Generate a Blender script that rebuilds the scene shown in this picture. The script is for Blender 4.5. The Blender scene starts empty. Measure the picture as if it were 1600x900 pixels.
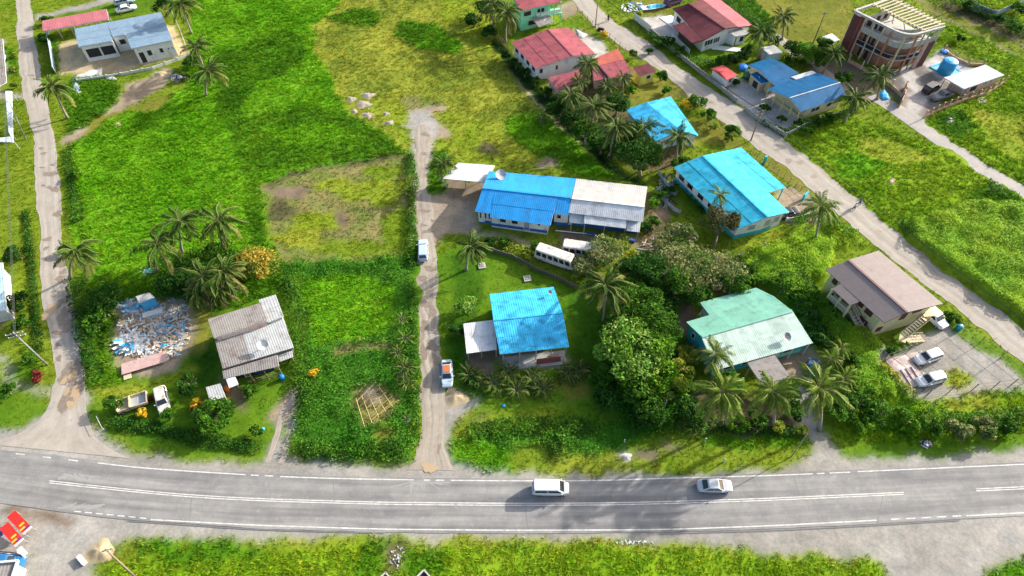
import bpy, bmesh, math, random
import numpy as np
from mathutils import Vector, Matrix
random.seed(7); rng = np.random.default_rng(7)
sc = bpy.context.scene
COL = sc.collection
PI = math.pi
# ------------------------------------------------------------------ camera
F = 1067.0; PIT = math.radians(53); CAMH = 90.0; CAMY = -68.0
cp, sp = math.cos(PIT), math.sin(PIT)
cam = bpy.data.cameras.new('camera'); camo = bpy.data.objects.new('camera', cam); COL.objects.link(camo)
cam.sensor_width = 36; cam.lens = 36*F/1600; cam.clip_end = 6000; cam.clip_start = 1
camo.location = (0, CAMY, CAMH); camo.rotation_euler = (PI/2-PIT, 0, 0)
sc.camera = camo
# ------------------------------------------------------------------ light
SUN_EL = math.radians(23); SUN_ROT = math.radians(60)
w = bpy.data.worlds.new('World'); sc.world = w; w.use_nodes = True
nt = w.node_tree; sky = nt.nodes.new('ShaderNodeTexSky'); sky.sky_type = 'NISHITA'; sky.sun_disc = False
sky.sun_elevation = SUN_EL; sky.sun_rotation = SUN_ROT; sky.air_density = 1.0; sky.dust_density = 4.0
bg = nt.nodes['Background']; nt.links.new(sky.outputs[0], bg.inputs[0]); bg.inputs[1].default_value = 0.15
sl = bpy.data.lights.new('sun', 'SUN'); sl.energy = 4.3; sl.angle = math.radians(1.0); sl.color = (1, 0.95, 0.87)
so = bpy.data.objects.new('sun', sl); COL.objects.link(so); so.location = (60, 40, 80)
sd = Vector((math.sin(SUN_ROT)*math.cos(SUN_EL), math.cos(SUN_ROT)*math.cos(SUN_EL), math.sin(SUN_EL)))
so.rotation_euler = sd.to_track_quat('Z', 'Y').to_euler()
sc.view_settings.view_transform = 'Standard'; sc.view_settings.look = 'None'
sc.view_settings.exposure = 1.06; sc.view_settings.gamma = 1
try: sc.cycles.max_bounces = 5; sc.cycles.diffuse_bounces = 3
except Exception: pass
# ------------------------------------------------------------------ helpers
def P(x, y, z=0.0):
    """ground (or height z) point seen at photograph position x, y"""
    u = (x-800)/F; v = (450-y)/F
    dy = cp+v*sp; dz = -sp+v*cp
    t = (z-CAMH)/dz
    return Vector((u*t, CAMY+dy*t, z))
def Qn(X, Y):
    Yc = Y-CAMY
    d = Yc*cp+CAMH*sp; up = Yc*sp-CAMH*cp
    return 800+F*X/d, 450-F*up/d
_lat = rng.random((256, 256))
def vn(x, y, s, o=0):
    x = np.asarray(x, float)/s+o*17.3+1000; y = np.asarray(y, float)/s+o*31.7+1000
    xi = np.floor(x).astype(int); yi = np.floor(y).astype(int); fx = x-xi; fy = y-yi
    fx = fx*fx*(3-2*fx); fy = fy*fy*(3-2*fy)
    a = _lat[xi & 255, yi & 255]; b = _lat[(xi+1) & 255, yi & 255]; c = _lat[xi & 255, (yi+1) & 255]; d = _lat[(xi+1) & 255, (yi+1) & 255]
    return (a*(1-fx)+b*fx)*(1-fy)+(c*(1-fx)+d*fx)*fy
def fbm(x, y, s, o=0):
    return (vn(x, y, s, o)*4+vn(x, y, s/2.1, o+3)*2+vn(x, y, s/4.3, o+5))/7
def pip(x, y, poly):
    ins = np.zeros(x.shape, bool); n = len(poly)
    for i in range(n):
        x1, y1 = poly[i]; x2, y2 = poly[(i+1) % n]
        if y1 == y2: continue
        c = ((y1 > y) != (y2 > y)) & (x < (x2-x1)*(y-y1)/(y2-y1)+x1)
        ins ^= c
    return ins
class MB:
    def __init__(s): s.v = []; s.f = []; s.m = []
    def add(s, vs, fs, mi=0):
        b = len(s.v); s.v += [tuple(p) for p in vs]; s.f += [tuple(b+i for i in f) for f in fs]; s.m += [mi]*len(fs); return s
    def box(s, c, d, rz=0.0, mi=0, taper=1.0):
        c = Vector(c); hx, hy, hz = d[0]/2, d[1]/2, d[2]/2; co, si = math.cos(rz), math.sin(rz); vs = []
        for z in (-1, 1):
            k = taper if z > 0 else 1
            for x, y in ((-1, -1), (1, -1), (1, 1), (-1, 1)):
                a, b = x*hx*k, y*hy*k; vs.append((c.x+a*co-b*si, c.y+a*si+b*co, c.z+z*hz))
        return s.add(vs, [(3, 2, 1, 0), (4, 5, 6, 7), (0, 1, 5, 4), (1, 2, 6, 5), (2, 3, 7, 6), (3, 0, 4, 7)], mi)
    def bar(s, a, b, wd, h, mi=0):
        """rectangular bar from a to b (any direction)"""
        a = Vector(a); b = Vector(b); d = (b-a)
        if d.length < 1e-6: return s
        d.normalize(); up = Vector((0, 0, 1)) if abs(d.z) < .95 else Vector((1, 0, 0))
        r = d.cross(up).normalized()*wd/2; u = r.cross(d).normalized()*h/2
        vs = [a-r-u, a+r-u, a+r+u, a-r+u, b-r-u, b+r-u, b+r+u, b-r+u]
        return s.add(vs, [(0, 1, 2, 3), (7, 6, 5, 4), (0, 4, 5, 1), (1, 5, 6, 2), (2, 6, 7, 3), (3, 7, 4, 0)], mi)
    def tube(s, pts, rs, n=8, mi=0, cap=True):
        pts = [Vector(p) for p in pts]; rings = []
        for i, p in enumerate(pts):
            d = (pts[min(i+1, len(pts)-1)]-pts[max(i-1, 0)]).normalized()
            ref = Vector((1, 0, 0)) if abs(d.x) < .9 else Vector((0, 1, 0))
            a = d.cross(ref).normalized(); b = d.cross(a); r = rs[i] if hasattr(rs, '__len__') else rs
            rings.append([p+a*math.cos(2*PI*k/n)*r+b*math.sin(2*PI*k/n)*r for k in range(n)])
        vs = [q for rg in rings for q in rg]; fs = []
        for i in range(len(pts)-1):
            for k in range(n): fs.append((i*n+k, i*n+(k+1) % n, (i+1)*n+(k+1) % n, (i+1)*n+k))
        if cap: fs.append(tuple(range(n))[::-1]); fs.append(tuple((len(pts)-1)*n+k for k in range(n)))
        return s.add(vs, fs, mi)
    def prism(s, poly, z0, z1, mi=0):
        """poly of xy; z1 may be list of top heights"""
        n = len(poly); zt = z1 if hasattr(z1, '__len__') else [z1]*n
        ar = sum(poly[i][0]*poly[(i+1) % n][1]-poly[(i+1) % n][0]*poly[i][1] for i in range(n))
        if ar < 0: poly = poly[::-1]; zt = list(zt)[::-1]
        vs = [(p[0], p[1], z0) for p in poly]+[(p[0], p[1], t) for p, t in zip(poly, zt)]
        fs = [tuple(range(n))[::-1], tuple(range(n, 2*n))]+[(i, (i+1) % n, n+(i+1) % n, n+i) for i in range(n)]
        return s.add(vs, fs, mi)
    def mesh(s, name, mats, org=(0, 0, 0), smooth=False):
        me = bpy.data.meshes.new(name); o = Vector(org)
        me.from_pydata([(v[0]-o.x, v[1]-o.y, v[2]-o.z) for v in s.v], [], s.f)
        if not isinstance(mats, (list, tuple)): mats = [mats]
        for m in mats: me.materials.append(m)
        if len(mats) > 1: me.polygons.foreach_set('material_index', s.m)
        if smooth: me.polygons.foreach_set('use_smooth', [True]*len(me.polygons))
        me.update(); return me
    def build(s, name, mats, parent=None, smooth=False, org=None):
        """vertices are world coordinates; parent's location is subtracted"""
        base = worldloc(parent) if parent is not None else Vector((0, 0, 0))
        if org is not None: base0 = Vector(org)
        elif parent is not None: base0 = base
        else: base0 = Vector((0, 0, 0))
        ob = bpy.data.objects.new(name, s.mesh(name, mats, base0, smooth)); COL.objects.link(ob)
        ob.location = base0-base
        if parent is not None: ob.parent = parent
        return ob
def worldloc(o):
    l = Vector((0, 0, 0))
    while o is not None: l += o.location; o = o.parent
    return l
def tag(o, label, cat, group=None, kind=None):
    if label: o['label'] = label
    if cat: o['category'] = cat
    if group: o['group'] = group
    if kind: o['kind'] = kind
    return o
def thing(name, label, cat, loc, rz=0.0, group=None):
    o = bpy.data.objects.new(name, None); COL.objects.link(o); o.location = loc; o.rotation_euler = (0, 0, rz); o.empty_display_size = .3
    return tag(o, label, cat, group)
def inst(name, me, parent, loc=(0, 0, 0), rot=(0, 0, 0), sca=(1, 1, 1)):
    o = bpy.data.objects.new(name, me); COL.objects.link(o); o.location = loc; o.rotation_euler = rot; o.scale = sca
    if parent is not None: o.parent = parent
    return o
def npmesh(name, V, Fc, mat, colors=None, nper=3, smooth=False):
    me = bpy.data.meshes.new(name); V = np.ascontiguousarray(V, dtype=np.float32); Fc = np.ascontiguousarray(Fc, dtype=np.int32)
    nf = len(Fc); me.vertices.add(len(V)); me.vertices.foreach_set('co', V.ravel())
    me.loops.add(nf*nper); me.loops.foreach_set('vertex_index', Fc.ravel())
    me.polygons.add(nf); me.polygons.foreach_set('loop_start', np.arange(0, nf*nper, nper, dtype=np.int32))
    try: me.polygons.foreach_set('loop_total', np.full(nf, nper, dtype=np.int32))
    except Exception: pass
    if smooth: me.polygons.foreach_set('use_smooth', np.ones(nf, bool))
    if colors is not None:
        a = me.color_attributes.new('Col', 'FLOAT_COLOR', 'POINT'); c = np.ones((len(V), 4), np.float32); c[:, :3] = colors; a.data.foreach_set('color', c.ravel())
    me.materials.append(mat); me.update(); me.validate(); return me
# ------------------------------------------------------------------ materials
def nodes(name):
    m = bpy.data.materials.new(name); m.use_nodes = True; t = m.node_tree; b = t.nodes['Principled BSDF']; return m, t, b
def mixc(t, fac, a, b, mode='MIX'):
    n = t.nodes.new('ShaderNodeMix'); n.data_type = 'RGBA'; n.blend_type = mode
    if isinstance(fac, (int, float)): n.inputs[0].default_value = fac
    else: t.links.new(fac, n.inputs[0])
    for k, v in ((6, a), (7, b)):
        if isinstance(v, tuple): n.inputs[k].default_value = (*v[:3], 1)
        else: t.links.new(v, n.inputs[k])
    return n.outputs[2]
def noise(t, scale, detail=4, vec=None, rough=.6):
    n = t.nodes.new('ShaderNodeTexNoise'); n.inputs['Scale'].default_value = scale; n.inputs['Detail'].default_value = detail; n.inputs['Roughness'].default_value = rough
    if vec is not None: t.links.new(vec, n.inputs['Vector'])
    return n.outputs[0]
def ramp(t, src, a, b, ca=(0, 0, 0), cb=(1, 1, 1)):
    r = t.nodes.new('ShaderNodeValToRGB'); t.links.new(src, r.inputs[0]); e = r.color_ramp.elements
    e[0].position = a; e[1].position = b; e[0].color = (*ca, 1); e[1].color = (*cb, 1); return r.outputs[0]
def coords(t, kind='Object', scale=(1, 1, 1), rot=(0, 0, 0)):
    c = t.nodes.new('ShaderNodeTexCoord'); mp = t.nodes.new('ShaderNodeMapping'); mp.inputs['Scale'].default_value = scale; mp.inputs['Rotation'].default_value = rot
    if kind == 'World':
        g = t.nodes.new('ShaderNodeNewGeometry'); t.links.new(g.outputs['Position'], mp.inputs[0])
    else: t.links.new(c.outputs[kind], mp.inputs[0])
    return mp.outputs[0]
def bump(t, b, src, strength, dist=.05):
    n = t.nodes.new('ShaderNodeBump'); n.inputs['Strength'].default_value = strength; n.inputs['Distance'].default_value = dist
    t.links.new(src, n.inputs['Height']); t.links.new(n.outputs[0], b.inputs['Normal'])
_mc = {}
def M(name, col, col2=None, sc_=1.5, rough=.6, metal=0.0, var=.0, bmp=0.0, dirt=None, dirt_amt=.5, spec=.4):
    """solid material with noise between col and col2, per-object variation and optional dirt patches"""
    if name in _mc: return _mc[name]
    m, t, b = nodes(name); v = coords(t, 'World')
    col2 = col2 or tuple(c*.8 for c in col)
    c = mixc(t, ramp(t, noise(t, sc_, 5, v), .3, .7), col, col2)
    if dirt:
        d = ramp(t, noise(t, sc_*.6, 6, coords(t, 'World', (1, 1.3, .6)), .7), .62-.25*dirt_amt, .78-.18*dirt_amt)
        c = mixc(t, d, c, dirt)
    if var:
        oi = t.nodes.new('ShaderNodeObjectInfo'); mr = t.nodes.new('ShaderNodeMapRange'); mr.inputs[3].default_value = 1-var; mr.inputs[4].default_value = 1+var
        t.links.new(oi.outputs['Random'], mr.inputs[0]); cb = t.nodes.new('ShaderNodeCombineColor')
        for i in range(3): t.links.new(mr.outputs[0], cb.inputs[i])
        c = mixc(t, 1.0, c, cb.outputs[0], 'MULTIPLY')
    t.links.new(c, b.inputs['Base Color']); b.inputs['Roughness'].default_value = rough; b.inputs['Metallic'].default_value = metal
    try: b.inputs['Specular IOR Level'].default_value = spec
    except Exception: pass
    if bmp: bump(t, b, noise(t, 8, 5, v), bmp)
    _mc[name] = m; return m
def leafmat(name, c1, c2, trans=.35, var=.2, attr=False, rough=.55):
    m, t, b = nodes(name)
    if attr:
        a = t.nodes.new('ShaderNodeAttribute'); a.attribute_name = 'Col'; c = a.outputs['Color']
    else:
        c = mixc(t, ramp(t, noise(t, 1.1, 4, coords(t, 'World')), .35, .65), c1, c2)
    oi = t.nodes.new('ShaderNodeObjectInfo'); hs = t.nodes.new('ShaderNodeHueSaturation'); mr = t.nodes.new('ShaderNodeMapRange')
    mr.inputs[3].default_value = 1-var; mr.inputs[4].default_value = 1+var; t.links.new(oi.outputs['Random'], mr.inputs[0]); t.links.new(mr.outputs[0], hs.inputs['Value']); t.links.new(c, hs.inputs['Color']); c = hs.outputs[0]
    t.links.new(c, b.inputs['Base Color']); b.inputs['Roughness'].default_value = rough
    try: b.inputs['Specular IOR Level'].default_value = .04
    except Exception: pass
    tr = t.nodes.new('ShaderNodeBsdfTranslucent'); t.links.new(c, tr.inputs[0]); mx = t.nodes.new('ShaderNodeMixShader'); mx.inputs[0].default_value = trans
    out = t.nodes['Material Output']; t.links.new(b.outputs[0], mx.inputs[1]); t.links.new(tr.outputs[0], mx.inputs[2]); t.links.new(mx.outputs[0], out.inputs[0])
    return m
# ------------------------------------------------------------------ ground zones (outlines measured on the photograph, laid on the ground)
KIND = {  # colour a, colour b, growth height, tufts per m2
 'grass':   ((.11,.185,.010), (.17,.23,.018), .22, 3.0),
 'tall':    ((.08,.24,.005), (.14,.315,.012), .38, 3.6),
 'talldark':((.045,.145,.006), (.095,.225,.008), .42, 3.6),
 'dry':     ((.27,.295,.035), (.13,.185,.02), .3, 3.2),
 'drygreen':((.17,.25,.015), (.25,.28,.03), .3, 3.0),
 'lawn':    ((.065,.155,.008), (.11,.20,.012), .09, 2.6),
 'lawndark':((.03,.095,.006), (.06,.14,.008), .09, 2.4),
 'olive':   ((.19,.19,.03), (.13,.15,.02), .08, 2.0),
 'brown':   ((.22,.195,.075), (.12,.18,.03), .2, 2.6),
 'weeds':   ((.03,.125,.008), (.065,.185,.014), .5, 0.0),
 'vine':    ((.20,.31,.015), (.11,.24,.012), .5, 0.0),
 'ditch':   ((.012,.035,.008), (.02,.06,.01), .3, 2.0),
 'dirt':    ((.34,.275,.20), (.24,.19,.13), 0, 0),
 'mud':     ((.15,.115,.08), (.22,.17,.12), 0, 0),
 'gravel':  ((.34,.325,.295), (.27,.255,.225), 0, 0),
 'sand':    ((.47,.37,.22), (.42,.33,.2), 0, 0),
 'concrete':((.48,.46,.43), (.38,.36,.33), 0, 0),
 'tallsun': ((.12,.235,.006), (.19,.30,.014), .38, 3.6),  # tall grass again, with warm sunlight put into its yellower, brighter colour
 'darkpave':((.14,.13,.12), (.22,.2,.18), 0, 0),
 'mulch':   ((.07,.09,.03), (.13,.10,.055), .25, 1.6)}
KN = list(KIND)
Z = []
def z(kind, *pts): Z.append((KN.index(kind), [pts[i:i+2] for i in range(0, len(pts), 2)]))
def zb(kind, cx, cy, rx, ry, n=14, rot=0):
    pts = []
    for k in range(n):
        a = 2*PI*k/n; r = 1+.18*math.sin(3*a+cx)+.12*math.sin(5*a+cy); X, Y = rx*r*math.cos(a), ry*r*math.sin(a)
        pts.append((cx+X*math.cos(rot)-Y*math.sin(rot), cy+X*math.sin(rot)+Y*math.cos(rot)))
    Z.append((KN.index(kind), pts))
def zline(kind, wd, *pts):
    pts = [pts[i:i+2] for i in range(0, len(pts), 2)]; L = []; R = []
    for i, p in enumerate(pts):
        a = pts[max(i-1, 0)]; b = pts[min(i+1, len(pts)-1)]; dx, dy = b[0]-a[0], b[1]-a[1]; l = math.hypot(dx, dy); nx, ny = -dy/l*wd/2, dx/l*wd/2
        L.append((p[0]+nx, p[1]+ny*.8)); R.append((p[0]-nx, p[1]-ny*.8))
    Z.append((KN.index(kind), L+R[::-1]))
# big fields
z('tall', 98,235,170,190,215,165,290,140,296,60,300,-60,560,-60,530,12,495,40,490,80,520,130,545,180,600,205,640,240,600,252,470,264,400,290,410,330,432,410,300,425,150,440,118,400,108,320)
z('talldark', 330,90,400,60,450,45,480,70,470,100,440,120,400,130,370,190,345,180)
z('talldark', 375,185,470,165,560,185,610,215,640,240,560,250,440,262,395,270,380,230)
z('talldark', 395,290,425,380,432,415,405,415,385,330)
z('talldark', 350,170,372,165,392,230,410,300,395,310,370,240)
z('tall', 400,200,520,190,560,215,470,235)
z('dry', 490,40,530,10,560,-60,700,-60,720,30,770,75,800,110,860,180,905,215,925,250,900,262,830,262,760,262,700,250,660,260,640,240,600,203,545,180,522,130,500,95)
z('drygreen', 690,-60,740,-60,780,60,800,110,760,90,720,60,690,30)
z('drygreen', 560,150,600,190,640,235,650,190,620,160)
z('drygreen', 690,170,760,190,850,190,905,225,915,255,700,258,680,230)
z('tall', 800,180,850,178,900,215,950,255,975,280,900,275,830,235,790,205)
zb('talldark', 558,28,42,13); zb('talldark', 655,50,40,18); zb('tall', 690,70,35,12)
zb('talldark', 870,245,45,14,rot=.3); zb('mulch', 760,232,18,10); zb('dirt', 855,256,14,8)
z('dirt', 775,78,795,82,850,150,905,205,960,262,948,262,880,205,815,140)
z('brown', 402,292,470,266,560,252,640,244,650,252,652,320,650,400,560,405,460,420,432,400,424,350)
z('mulch', 404,290,470,264,560,252,620,240,640,243,560,257,470,269,410,298); zb('drygreen', 470,370,40,22); zb('drygreen', 560,300,30,14); zb('mulch', 440,330,22,18); zb('grass', 600,270,34,12); zb('drygreen', 520,290,40,10)
zb('mud', 450,300,38,10); zb('drygreen', 600,300,35,22); zb('grass', 620,360,25,40); zb('drygreen', 500,345,45,15); zb('grass', 560,390,70,12); zb('mud', 535,345,10,14)
z('weeds', 432,412,520,408,620,404,655,404,655,560,655,690,640,722,480,722,452,690,446,640,470,600,462,520,445,470)
z('tall', 470,440,560,430,620,450,620,510,560,530,500,540,470,500)
zline('brown', 12, 525,560,540,545,580,540,612,545); z('brown', 545,615,600,600,630,625,610,660,570,665); zb('dirt', 585,620,18,10)
zb('weeds', 560,570,30,14); zb('olive', 600,680,20,10)
# right-hand fields
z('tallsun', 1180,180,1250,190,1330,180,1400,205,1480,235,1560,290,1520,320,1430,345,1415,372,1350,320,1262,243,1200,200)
zb('drygreen', 1390,235,60,18,rot=.2); zb('tall', 1340,260,40,20)
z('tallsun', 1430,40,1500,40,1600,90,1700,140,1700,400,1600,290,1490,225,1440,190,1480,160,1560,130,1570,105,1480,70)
z('drygreen', 1520,170,1600,180,1600,260,1540,220); z('talldark', 1455,190,1500,170,1520,190,1500,225)
z('talldark', 1560,285,1600,310,1600,330,1560,320,1500,335,1520,300)
z('olive', 1120,-60,1330,-60,1330,30,1320,60,1290,80,1210,60,1200,30)
z('talldark', 1090,-60,1130,-60,1215,40,1205,62,1150,20)
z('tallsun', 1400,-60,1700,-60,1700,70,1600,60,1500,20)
zline('mud', 4, 1425,-5,1500,25,1560,52,1620,80); zline('olive', 5, 1432,2,1500,33,1560,60,1620,88); zline('mud', 3, 1440,10,1500,40,1600,92)
z('mulch', 1470,0,1540,22,1600,50,1600,66,1540,42,1470,14)
z('vine', 1415,375,1430,345,1520,320,1600,325,1700,340,1700,600,1600,500,1510,440)
z('vine', 1150,400,1180,380,1240,355,1300,350,1340,375,1300,395,1290,430,1250,440,1230,470,1200,450,1160,440)
z('vine', 1225,440,1290,420,1290,450,1320,500,1400,560,1425,610,1400,640,1330,600,1270,500)
# houses' yards, upper right
z('olive', 965,130,1010,120,1060,130,1080,150,975,165); z('olive', 1080,185,1110,185,1180,240,1150,232,1090,225,1060,225)
z('lawn', 1035,66,1085,80,1130,72,1150,80,1120,105,1075,98,1060,85)
z('concrete', 1000,30,1035,22,1062,30,1078,42,1060,62,1035,66,1015,52); z('olive', 980,-10,1060,-20,1050,20,1010,26)
z('concrete', 1130,118,1160,122,1200,140,1250,176,1262,182,1230,208,1190,182,1145,160)
z('darkpave', 1360,105,1400,110,1450,90,1500,100,1480,150,1445,184,1410,170,1395,130)
z('concrete', 1400,108,1420,102,1450,150,1430,182,1412,172,1425,140)
z('mud', 1265,95,1330,95,1400,140,1395,165,1300,140,1262,120); z('gravel', 1212,60,1222,58,1252,88,1240,92); z('gravel', 1266,102,1280,98,1320,138,1310,146)
z('concrete', 1440,98,1470,82,1500,90,1530,112,1500,135,1470,125)
z('mulch', 855,108,940,95,960,140,900,190,870,150); z('dirt', 880,55,895,42,910,45,940,70,952,85,935,90,900,60); z('concrete', 905,60,935,62,955,86,930,90)
z('dirt', 870,8,900,0,910,18,880,30); z('lawn', 800,52,830,45,830,60,800,72); z('lawn', 865,40,905,25,915,40,870,45)
z('ditch', 760,60,775,62,830,122,890,185,960,250,1010,290,1000,296,940,255,870,188,810,128)
z('mulch', 870,130,980,150,1000,215,1070,230,1050,262,1000,270,950,235,890,175)
z('mulch', 1010,300,1050,330,1050,400,1000,390); z('lawn', 1052,275,1060,268,1110,330,1095,345,1060,300); z('mud', 1020,310,1040,320,1045,345,1022,340)
z('dirt', 1205,300,1235,292,1262,300,1310,345,1300,352,1235,350,1225,320); z('drygreen', 1150,370,1230,350,1240,360,1200,385,1150,400)
z('olive', 1185,243,1208,238,1280,305,1262,308,1225,285)
# blue-white building, bus
z('dirt', 651,300,690,305,740,302,748,330,742,365,700,362,682,388,651,380); z('mud', 693,280,770,285,762,315,700,310)
zb('dirt', 662,172,30,12); zb('brown', 655,160,34,9); zb('dirt', 690,205,16,10); zb('gravel', 660,188,24,16); z('gravel', 636,178,650,170,668,178,685,200,680,215,672,235,668,300,652,300,650,235,640,205)
z('drygreen', 740,365,860,385,960,372,1000,375,1000,400,900,430,860,430,780,395)
zline('dirt', 9, 735,362,780,370,830,383,880,388,930,388,990,380); z('mud', 880,355,1000,372,1000,385,880,380)
z('weeds', 640,230,652,235,652,400,650,700,638,700,640,400,648,300); z('talldark', 672,235,700,235,698,300,672,300)
# blue-roof house lawn
z('lawn', 684,396,730,380,790,400,860,440,900,450,960,500,1000,560,1000,640,860,640,700,640,690,560,686,470)
z('lawndark', 712,400,740,395,760,440,740,500,722,560,705,600,696,560,712,470); z('lawndark', 890,450,950,470,960,600,900,600,888,520)
z('talldark', 700,560,760,560,760,620,720,620); z('mud', 728,545,780,548,775,600,740,600); z('dirt', 780,552,875,552,885,568,785,575)
z('olive', 870,590,925,590,920,625,880,625); z('brown', 745,650,765,640,760,665,735,665); z('lawn', 860,650,985,640,985,700,860,710)
z('dirt', 696,615,720,608,735,622,722,632,700,630)
z('gravel', 690,620,735,625,754,618,752,628,710,665,696,700,688,690)
z('weeds', 720,690,800,660,860,675,900,660,990,655,1010,690,960,700,900,720,850,712,760,720,725,715)
z('tall', 700,690,790,705,800,735,740,732,700,722)
# foreground verges
z('grass', 800,700,870,705,870,736,800,736); z('drygreen', 860,712,1040,705,1040,740,860,740); z('grass', 1040,690,1270,690,1270,725,1130,740,1040,740)
zb('gravel', 978,714,10,8); zb('mud', 1010,712,20,6); zb('mud', 1052,700,16,6)
z('mulch', 1010,600,1100,600,1280,650,1260,690,1100,680,1020,660); z('talldark', 1090,676,1262,680,1258,702,1100,695)
z('weeds', 930,490,1090,430,1080,640,1020,690,960,640,940,560)
z('mud', 1060,475,1080,470,1110,560,1090,570,1062,520); z('dirt', 1215,545,1265,535,1290,580,1250,610,1215,600)
z('gravel', 1225,600,1260,600,1285,680,1262,690); z('mulch', 1010,400,1150,400,1170,450,1060,480,1010,470)
z('lawn', 1265,440,1290,440,1290,465,1270,462)
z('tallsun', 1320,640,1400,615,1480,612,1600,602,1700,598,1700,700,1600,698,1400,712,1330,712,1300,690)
z('talldark', 1400,615,1430,620,1440,660,1425,690,1380,670); z('drygreen', 1470,620,1560,615,1560,650,1480,655); z('lawn', 1300,690,1420,690,1600,682,1700,680,1700,705,1400,716,1320,716)
# paved yard of the brown house
z('gravel', 1375,545,1440,520,1478,505,1560,565,1640,600,1640,606,1520,614,1440,622,1395,600,1370,575)
z('lawn', 1478,488,1490,488,1620,588,1600,600,1560,562,1480,508); z('drygreen', 1480,575,1500,570,1520,595,1500,606,1475,600); z('lawn', 1368,535,1410,520,1440,530,1395,552)
# left part
z('lawn', 135,640,160,600,300,560,300,470,470,430,480,560,450,690,420,716,250,712,165,682)
z('lawndark', 170,655,250,650,330,680,420,690,410,705,250,694,180,675); z('lawndark', 285,520,330,500,345,600,300,610); z('mud', 345,590,380,610,385,640,372,640,350,615)
z('talldark', 120,430,300,425,420,415,440,440,420,470,330,480,180,470,130,470); z('olive', 285,480,330,480,335,520,310,560,290,540)
z('talldark', 125,440,180,440,185,560,190,600,150,608,135,540); z('dirt', 178,480,240,462,290,470,302,500,300,540,280,570,215,588,190,580,175,530)
z('drygreen', 150,612,300,575,310,585,150,632)
z('dirt', 428,642,450,610,466,600,472,612,458,640,448,662,430,664,424,652); zline('gravel', 7, 432,655,437,675,428,700,418,724); zline('gravel', 7, 452,650,450,680,442,700,438,724)
z('talldark', 100,130,120,120,190,120,180,160,150,200,110,220); z('dirt', 200,130,250,118,268,110,262,130,210,160,170,190,130,215,100,228,92,225,120,205,165,180); z('olive', 140,190,250,150,270,150,250,170,190,175,120,225)
z('sand', 92,66,120,62,270,40,296,82,270,92,180,116,96,116); z('dirt', 236,115,262,105,268,118,240,125); z('lawn', 85,20,110,10,240,-10,240,20,150,25,90,26)
zline('gravel', 10, 55,28,90,20,140,8,190,-5,230,-40); z('grass', 52,30,66,40,96,110,98,220,84,230,72,160,56,90); z('talldark', 72,60,92,60,96,116,84,110)
zline('ditch', 5, 103,225,112,270,118,300,128,350,150,460,158,590); zline('ditch', 4, 38,330,46,400,52,470,58,560); z('lawn', 60,570,40,600,78,640,72,660,0,670,-40,670,-40,560,0,600,30,560)
zline('gravel', 5, -40,530,8,560,30,600,50,610,80,606); zline('gravel', 5, -40,560,5,578,25,605,60,622,84,618); z('talldark', 30,520,62,560,74,590,50,592); z('mud', 0,500,12,494,10,505,0,512); z('gravel', -40,138,40,146,40,154,-40,154)
z('concrete', -40,60,6,60,12,120,-40,125); z('talldark', 8,70,24,80,30,118,14,118)
# highway shoulders and yards along it
z('gravel', -300,678,0,672,45,664,72,648,80,625,86,600,136,612,135,650,140,672,165,690,210,708,250,716,400,720,414,714,426,690,445,690,446,716,480,726,620,730,648,724,656,700,694,700,700,722,740,731,800,736,920,738,1040,739,1130,739,1210,734,1262,722,1266,690,1285,680,1310,705,1330,716,1400,714,1600,704,1900,692,1900,840,1600,856,1550,882,1530,930,1520,1000,1420,1000,1398,905,1385,874,1340,867,1250,864,1100,856,990,846,840,840,640,840,400,843,200,840,178,850,150,880,130,1000,-300,1000)
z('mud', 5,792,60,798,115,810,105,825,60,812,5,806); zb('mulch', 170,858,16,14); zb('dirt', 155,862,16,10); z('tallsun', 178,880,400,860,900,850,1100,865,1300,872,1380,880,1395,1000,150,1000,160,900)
z('talldark', 200,845,400,850,420,870,300,885,220,870); z('mulch', 590,845,640,845,625,890,600,895); z('talldark', 560,860,600,850,590,900,540,900); z('talldark', 640,850,700,850,700,900,630,900)
z('drygreen', 380,840,700,838,900,842,1060,856,1200,866,1060,862,850,848,400,848); z('tall', 1555,890,1600,862,1900,850,1900,1000,1540,1000)
z('brown', 150,845,178,842,190,850,180,870,150,875); z('lawn', 50,868,58,862,52,876,46,876)
def classify(X, Y, k0=0):
    wx = (fbm(X, Y, 3.0, 1)-.5)*2.2+(vn(X, Y, .6, 2)-.5)*.7; wy = (fbm(X, Y, 3.0, 7)-.5)*2.2+(vn(X, Y, .6, 8)-.5)*.7
    px, py = Qn(X+wx, Y+wy); kd = np.zeros(X.shape, int)
    for k, poly in Z:
        xs = [p[0] for p in poly]; ys = [p[1] for p in poly]
        mk = (px > min(xs)) & (px < max(xs)) & (py > min(ys)) & (py < max(ys)); idx = np.nonzero(mk)[0]
        if len(idx):
            i = idx[pip(px[idx], py[idx], poly)]; kd[i] = k
    return kd
CA = np.array([KIND[k][0] for k in KN]); CB = np.array([KIND[k][1] for k in KN]); HT = np.array([KIND[k][2] for k in KN]); DN = np.array([KIND[k][3] for k in KN])
def colour(X, Y, kd):
    f = np.clip((fbm(X, Y, 7, 11)*.6+fbm(X, Y, 1.6, 12)*.4-.5)*2.8+.5, 0, 1)[:, None]
    return CA[kd]*(1-f)+CB[kd]*f
xs = np.concatenate([[-1500, -900, -500, -300, -200, -150], np.arange(-130, 130.01, .45), [150, 200, 300, 500, 900, 1500]])
ys = np.concatenate([[-800, -400, -200, -100, -60], np.arange(-50, 98, .45), [110, 140, 200, 300, 500, 900, 1500]])
GX, GY = np.meshgrid(xs, ys); sh = GX.shape; gx = GX.ravel(); gy = GY.ravel()
kd = classify(gx, gy); gc = colour(gx, gy, kd)
_g = gc.reshape(len(ys), len(xs), 3)
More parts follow.
